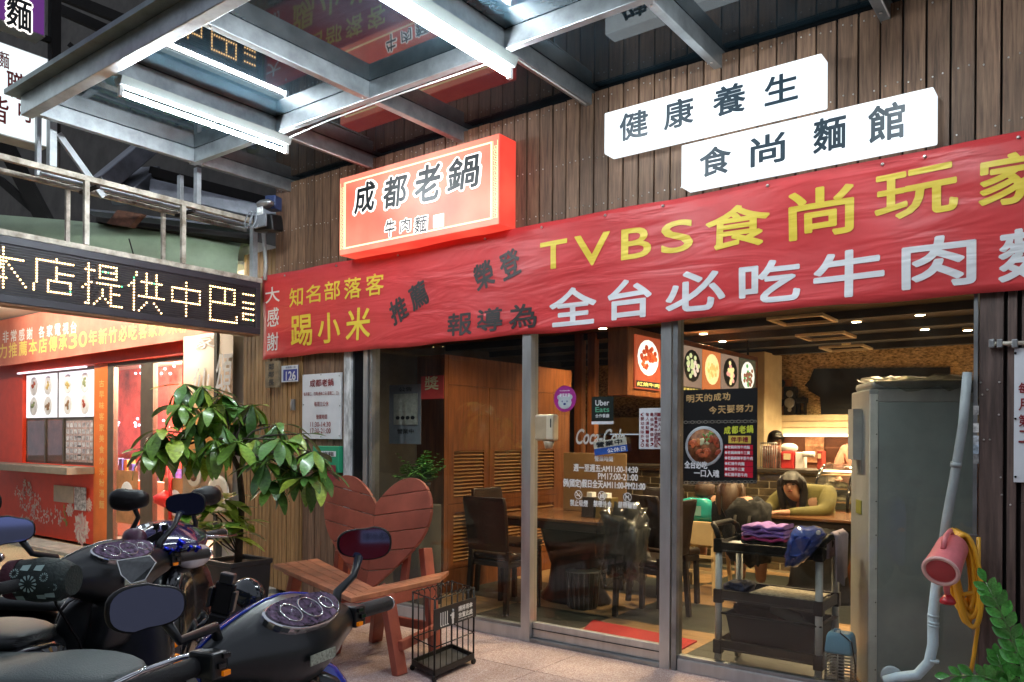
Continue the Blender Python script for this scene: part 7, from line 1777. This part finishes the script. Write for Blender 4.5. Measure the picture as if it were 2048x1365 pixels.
    B(MB().loft([ring_sec(-.135, .30, .42, .24, .30), ring_sec(-.06, .2, .56, .40, .50), ring_sec(0, .15, .6, .43, .54), ring_sec(.06, .2, .56, .40, .50), ring_sec(.135, .30, .42, .24, .30)]), 'front_fender', low or paint, None, 0, 1)
    for xw in (.38, -.92):
        w_ = B(MB().lathe([(.15, -.05), (.20, -.052), (.235, -.04), (.25, 0), (.235, .04), (.20, .052), (.15, .05)], (xw, 0, .25), (0, 1, 0), 28, cap=False), 'wheel', M_tyre)
        B(MB().lathe([(.03, -.04), (.15, -.03), (.155, 0), (.15, .03), (.03, .04)], (xw, 0, .25), (0, 1, 0), 20), 'rim', M_rim, w_)
    B(MB().tube([(.38, -.08, .25), (.30, -.08, .5), (.12, -.03, .72)], .018, 8).tube([(.38, .08, .25), (.30, .08, .5), (.12, .03, .72)], .018, 8), 'fork', M_inner)
    # floor, tail, seat
    B(MB().loft([ring_sec(0, 0, 0, 0, 0)] if False else [[Vector((x, y * w, z)) for y, z in ((-1, .24), (-1, .29), (-.8, .305), (.8, .305), (1, .29), (1, .24), (.7, .20), (-.7, .20))] for x, w in ((.03, .15), (-.15, .19), (-.45, .19), (-.5, .17))]), 'floorboard', M_inner, None, .004)
    tail = [(-.36, .10, .30, .62), (-.46, .16, .28, .70), (-.70, .185, .34, .735), (-.95, .17, .46, .76), (-1.15, .12, .60, .79), (-1.28, .05, .70, .80)]
    B(MB().loft([[Vector((x, w * c, (z0 + z1) / 2 + (z1 - z0) / 2 * s_)) for c, s_ in [(abs(math.cos(a)) ** .6 * (1 if math.cos(a) > 0 else -1), abs(math.sin(a)) ** .6 * (1 if math.sin(a) > 0 else -1)) for a in [2 * math.pi * k / 16 for k in range(16)]]] for x, w, z0, z1 in tail]), 'tail_body', low or paint, None, 0, 1)
    st = [(-.33, .055, .70, .735), (-.38, .10, .70, .76), (-.55, .15, .71, .785), (-.72, .165, .72, .785), (-.80, .165, .73, .815), (-.98, .155, .75, .835), (-1.12, .12, .77, .83), (-1.18, .06, .78, .815)]
    so = B(MB().loft([[Vector((x, w * c, (z0 + z1) / 2 + (z1 - z0) / 2 * s_)) for c, s_ in [(abs(math.cos(a)) ** .7 * (1 if math.cos(a) > 0 else -1), abs(math.sin(a)) ** .7 * (1 if math.sin(a) > 0 else -1)) for a in [2 * math.pi * k / 20 for k in range(20)]]] for x, w, z0, z1 in st]), 'seat', seatm, None, 0, 1)
    if rail: B(MB().tube([(-1.0, .14, .80), (-1.2, .15, .84), (-1.32, .08, .85), (-1.34, 0, .85), (-1.32, -.08, .85), (-1.2, -.15, .84), (-1.0, -.14, .80)], .013, 8), 'grab_rail', M_inner)
    if rail: B(MB().ell((-1.27, 0, .72), .04, .09, .035, 14, 8), 'tail_light', mat('tail_red', (.35, .01, .01), .2, coat=.5))
    # dash
    dn = Vector((-.58, 0, .81)).normalized(); du_ = Vector((0, -1, 0)); dv = dn.cross(du_) * -1
    dv = Vector((.81, 0, .58)).normalized(); dc = Vector((-.058, 0, 1.040))
    outl = [(-.115 * abs(math.cos(a)) ** .8 * (1 if math.cos(a) > 0 else -1), .044 * math.sin(a) + .006 * math.cos(2 * a)) for a in [2 * math.pi * k / 28 for k in range(28)]]
    def dp(s_, h): return [dc + du_ * x * s_ + dv * y * s_ + dn * h for x, y in outl]
    rim_ = B(MB().loft([dp(1.02, -.02), dp(1.04, .002), dp(1.0, .006), dp(.95, .003)], True, False), 'dash_rim', M_chrome, hb, .0015)
    B(MB().loft([dp(.955, .003), dp(.955, .0085)], True, False), 'dash_face', mat('dash_print', (.035, .025, .055), .12, var=.7, vscale=70, col2=(.11, .07, .12), coat=1.0), hb)
    mb = MB()
    for cx, r_ in ((-.052, .026), (.010, .030), (.065, .018)): mb.tube([dc + du_ * (cx + r_ * math.cos(a)) + dv * (r_ * math.sin(a) - .004) + dn * .010 for a in [i * .42 for i in range(16)]], .0016, 4, cap=False); mb.tube([dc + du_ * cx + dv * -.004 + dn * .010, dc + du_ * (cx + r_ * .7) + dv * .01 + dn * .010], .001, 4)
    B(mb, 'gauge_rings', M_chrome, hb)
    B(MB().obox(Vector((-.110, 0, .945)), (0, .042, 0), Vector((.0015, 0, 0)), Vector((0, 0, .011))), 'info_sticker', mat('sticker_olive', (.36, .38, .30), .4, var=.35, vscale=160), hb, 0)
    for q in (-1, 1):
        B(MB().tube([(.005, q * .21, .975), (.0, q * .26, .975), (-.006, q * .415, .972)], .019, 14), 'grip', mat('grip_rubber', (.012, .012, .013), .6, bump=.5, bscale=500))
        B(MB().lathe([(.016, 0), (.018, .008), (.010, .02)], (-.006, q * .415, .972), (0, q, 0), 12), 'bar_end', M_chrome)
        B(MB().tube([(.02, q * .20, .985), (.06, q * .23, .98), (.075, q * .31, .972), (.06, q * .41, .965)], .006, 8), 'brake_lever', M_chrome)
        sw = B(MB().obox((-.015, q * .232, .978), (.032, 0, 0), (0, .022, 0), (0, 0, .026)), 'switch_housing', M_inner, None, .006)
        for k in range(3): B(MB().obox((-.05, q * (.222 + .012 * (k % 2)), .962 + k * .017), (.004, 0, 0), (0, .009, 0), (0, 0, .005)), 'switch', M_blackgloss if k else M_amber, sw, .001)
        zb = 1.0; B(MB().tube([(.0, q * .19, 1.0), (.0, q * .20, 1.04), (.01, q * (my - .03), mz[q < 0] - .05), (.015, q * my, mz[q < 0] - .005)], .008, 10, rs=[.014, .011, .009, .011]), 'mirror_stem', M_inner)
        rot = Matrix.Rotation(-.40 if q > 0 else -.90, 3, 'Z') @ Matrix.Rotation(.04, 3, 'Y')
        mc = Vector((.022, q * (my + .035), mz[q < 0] + .025)); 
        def mring(s_, x): 
            return [mc + rot @ Vector((x, .070 * s_ * (abs(math.cos(a)) ** .75) * (1 if math.cos(a) > 0 else -1), .042 * s_ * (abs(math.sin(a)) ** .75) * (1 if math.sin(a) > 0 else -1) * (1.05 if math.cos(a) * q > 0 else .9))) for a in [2 * math.pi * k / 24 for k in range(24)]]
        mh_ = B(MB().loft([mring(.2, .045), mring(.6, .040), mring(.9, .024), mring(1.02, .004), mring(1.0, -.004), mring(.93, -.005)]), 'mirror_housing', M_black)
        B(MB().loft([mring(.93, -.0055), mring(.93, -.0065)], True, False), 'mirror_glass', M_mirror, mh_)
        B(MB().ell((.12, q * .19, .62), .03, .035, .022, 12, 8), 'turn_signal', M_amber)
    B(MB().tube([(.03, .2, .97), (.05, .16, .88), (.02, .10, .75), (.03, .06, .6)], .005, 6).tube([(.03, -.2, .97), (.06, -.22, .9), (.03, -.12, .75), (.03, -.05, .6)], .005, 6), 'cables', M_black)
    return t
M_blue = mat('scooter_blue', (.008, .035, .42), .22, coat=1.0, var=.03); M_pblk = mat('scooter_black', (.010, .010, .012), .16, coat=1.0, var=.05)
M_purp2 = mat('scooter_purple', (.016, .009, .065), .2, coat=1.0, var=.08)
def at(lat, t_): p = _f * t_ + _r0 * lat; return Vector((p.x, p.y, 0))
hd0 = math.atan2(-.232, -.9733)
sA = make_scooter('blue fronted scooter with black dashboard cowl nearest the camera', at(-.505, 1.755), R(150), M_blue, M_vinyl, steer=43, mz=(1.08, 1.115), my=.31)
sB = make_scooter('black scooter with patterned hand muffs in the middle of the row', at(-1.33, 2.64), R(150), M_pblk, M_vinyl, steer=43, mz=(1.11, 1.14), my=.30)
sC = make_scooter('dark scooter with a purple cowl and blue bolts behind the black one', at(-1.42, 3.25), R(35), M_purp2, M_vinyl, steer=-12, mz=(1.13, 1.15), my=.20, low=M_pblk)
# left row: only seats and tails in view
M_vin2 = mat('seat_vinyl_grey', (.075, .092, .088), .5, bump=.3, bscale=220, var=.1)
sE = make_scooter('scooter with a long grey vinyl seat at the lower left corner', at(-2.04, 2.50), hd0 - .02, M_pblk, M_vin2)
sD = make_scooter('scooter with a rounded black seat at the left edge behind the grey seat', at(-2.50, 2.90), hd0 - .03, M_pblk, M_vinyl)
# round black helmet behind the black seat
t = thing('helmet', 'round glossy black helmet hanging beside the black seat at the lower left', 'helmet', S(105, 1290, T=2.6))
c = S(108, 1292, T=2.62); MB().ell(c, .075, .07, .07, 20, 12).build('shell', M_black, t); mb = MB(); 
MB().tube([c + Vector((.055 * math.cos(a) , -.05 + 0 * a, .062 * math.sin(a))) for a in [i * .35 for i in range(19)]], .006, 8, cap=False).build('rim', M_blackgloss, t)
# hand muff with print on the near left grip of the black scooter
mf = thing('hand_muff', 'quilted hand muff with pale green print and maroon cuff on the left handlebar grip', 'hand muff', sB.location)
hd1 = hd0 + .02; fx = Vector((math.cos(hd1), math.sin(hd1), 0)); lf_ = Vector((-math.sin(hd1), math.cos(hd1), 0)); oB = sB.location
c = S(85, 1160, T=2.40); ed = []
M_muff = mat('muff_dark_green', (.012, .022, .020), .7, bump=.4, bscale=120); M_mar = mat('muff_maroon', (.07, .012, .025), .8, bump=.4, bscale=120)
vd = Vector((_r0.x, _r0.y, 0))
def mring2(s_, w, h): return [c + vd * s_ + Vector((_f.x, _f.y, 0)) * w * math.cos(a) + Vector((0, 0, 1)) * h * math.sin(a) for a in [2 * math.pi * k / 18 for k in range(18)]]
MB().loft([mring2(-.065, .05, .060), mring2(.0, .07, .068), mring2(.06, .07, .062), mring2(.095, .05, .045)]).build('muff_body', M_muff, mf)
MB().loft([mring2(-.108, .042, .052), mring2(-.10, .048, .058), mring2(-.066, .052, .062)]).build('cuff', M_mar, mf)
mb = MB(); random.seed(6)
toC = Vector((-c.x, -c.y, 0)).normalized()
def onm(s_, h):       # on the muff skin facing the street
    w = .07 if s_ < .06 else .06; q_ = max(0, 1 - (h / .066) ** 2) ** .5; return c + vd * s_ - Vector((_f.x, _f.y, 0)) * (w * q_ + .004) + Vector((0, 0, h))
for (s_, h, r_) in ((.0, .0, .024), (-.045, .03, .012), (.045, .02, .012), (.07, -.01, .010)):
    for k in range(12): a = 2 * math.pi * k / 12; mb.quad(onm(s_ + r_ * .45 * math.cos(a), h + r_ * .45 * math.sin(a)), onm(s_ + r_ * math.cos(a - .16), h + r_ * math.sin(a - .16)), onm(s_ + r_ * 1.1 * math.cos(a), h + r_ * 1.1 * math.sin(a)), onm(s_ + r_ * math.cos(a + .16), h + r_ * math.sin(a + .16)))
for (s_, h) in ((-.05, -.02), (-.02, .045), (.03, -.04), (.055, -.035), (.02, .045), (-.035, -.045)):
    mb.quad(onm(s_ - .012, h - .006), onm(s_ + .012, h - .008), onm(s_ + .014, h + .008), onm(s_ - .010, h + .006))
mb.build('print', mat('muff_print', (.30, .42, .40), .7), mf, kind='stuff')
# phone holder and gear on the near scooter's left mirror stem
ph = thing('phone_holder', 'black folding phone holder clamped to the handlebar of the nearest scooter', 'phone holder', S(445, 1200, T=2.0))
c = S(447, 1197, T=2.02); rr = Vector((_r0.x, _r0.y, 0)); ff = Vector((_f.x, _f.y, 0)); zz_ = Vector((0, 0, 1)); tl = (zz_ * .95 + rr * .2).normalized(); sd = (rr * .95 - zz_ * .2).normalized()
MB().obox(c, sd * .026, ff * .008, tl * .042).build('plate', M_black, ph, bevel=.006)
for q in (-1, 1): MB().obox(c + sd * q * .030 - ff * .008, sd * .005, ff * .012, tl * .026).build('clamp_arm', M_inner, ph, bevel=.003)
MB().obox(c + tl * .052, sd * .018, ff * .014, tl * .014).build('top_claw', M_inner, ph, bevel=.004)
MB().obox(c - tl * .062 - ff * .002, sd * .024, ff * .012, tl * .022).build('lower_block', M_black, ph, bevel=.005)
MB().tube([c - tl * .08, c - tl * .12 - sd * .01, c - tl * .15 - sd * .02], .011, 10).build('ball_arm', M_inner, ph)
for q, dx in ((-1, -.045), (1, .03)): MB().tube([c - tl * .06 + sd * dx * .6, c - tl * .085 + sd * dx, c - tl * .12 + sd * dx], .007, 8).build('knob', M_blackgloss, ph)
t = thing('visor_cowl', 'smoked black visor cowl behind the phone holder', 'cowl', S(492, 1185, T=2.15))
c2_ = S(498, 1188, T=2.2); MB().ell(c2_, .052, .04, .042, 18, 12, Matrix.Rotation(.5, 3, 'Y')).build('shell', mat('smoked_visor', (.012, .016, .02), .12, coat=.7), t)
# action mount on the middle scooters
t = thing('handlebar_mount', 'black clip mount on the handlebar of the purple scooter', 'mount', S(300, 1080, T=2.9))
c = S(302, 1080, T=2.85); MB().obox(c, (rr * .9 + zz_ * .5).normalized() * .045, ff * .008, (zz_ * .9 - rr * .5).normalized() * .012).build('strap', M_black, t, bevel=.004)
MB().tube([c + rr * .02, c + rr * .025 - zz_ * .05], .007, 8).build('arm', M_black, t)
for dx, dz in ((-.002, .047), (.03, .045)): MB().obox(c + rr * (.02 + dx) + zz_ * dz, rr * .009, ff * .009, zz_ * .011).build('knob', M_blackgloss, t, bevel=.003)
MB().tube([c + rr * .02 + zz_ * .005, c + rr * .02 + zz_ * .04], .004, 6).tube([c + rr * .03, c + rr * .048 + zz_ * .04], .004, 6).build('prongs', M_black, t)
t = thing('handlebar_bolts', 'bright blue anodised bolts and clamps across the purple scooter handlebar', 'bolts', S(365, 1095, T=2.9))
M_ano = mat('anodised_blue', (.02, .05, .75), .2, .7)
for (u_, v_, r_) in ((305, 1097, .008), (331, 1100, .008), (343, 1103, .006), (362, 1086, .012), (358, 1096, .008), (380, 1097, .006), (395, 1098, .007)):
    c = S(u_, v_, T=2.82); MB().lathe([(r_, -.012), (r_, .004), (r_ * 1.4, .005), (r_ * 1.4, .010), (r_ * .5, .012)], c, (zz_ * .8 + rr * .6), 12).build('bolt', M_ano, t)
MB().tube([S(300, 1102, T=2.84), S(345, 1104, T=2.83), S(402, 1096, T=2.84)], .009, 10).build('brace_bar', M_blackgloss, t)
# dark purple handguard and hanging clear pouch
t = thing('wind_cover', 'dark plum padded cover on the middle scooter handlebar', 'cover', S(268, 1085, T=2.9))
c = S(268, 1085, T=2.85); MB().loft(crumple(c, .055, .04, .05, .08, 33)).build('pad', mat('plum_pad', (.055, .012, .035), .45, bump=.3, bscale=30), t)
t = thing('clear_pouch', 'clear plastic pouch hanging from the middle scooter handlebar', 'pouch', S(275, 1140, T=2.5))
pp_ = [S(234, 1122, T=2.5), S(300, 1112, T=2.52), S(312, 1125, T=2.5), S(290, 1160, T=2.48), S(262, 1168, T=2.47), S(242, 1150, T=2.48)]
MB().prism(pp_, ff * .006).build('pouch', mat('pouch_dark', (.05, .055, .055), .15, coat=.8, var=.5, vscale=14), t)
MB().tube(pp_ + [pp_[0]], .0018, 5, cap=False).build('piping', M_white, t)
# paper cup in the cup hook below the nearest handlebar
t = thing('drink_cup', 'clear drink cup with red rim in the hook below the nearest handlebar', 'cup', S(403, 1350, T=1.75))
c = S(404, 1385, T=1.72); MB().lathe([(.030, 0), (.036, .06), (.037, .065), (.034, .066)], c, (0, 0, 1), 20).build('cup', mat('cup_clear', (.5, .5, .5), .15, coat=.6, var=.2), t); MB().lathe([(.037, .058), (.0375, .061)], c, (0, 0, 1), 20, cap=False).build('rim_line', M_maroon, t)
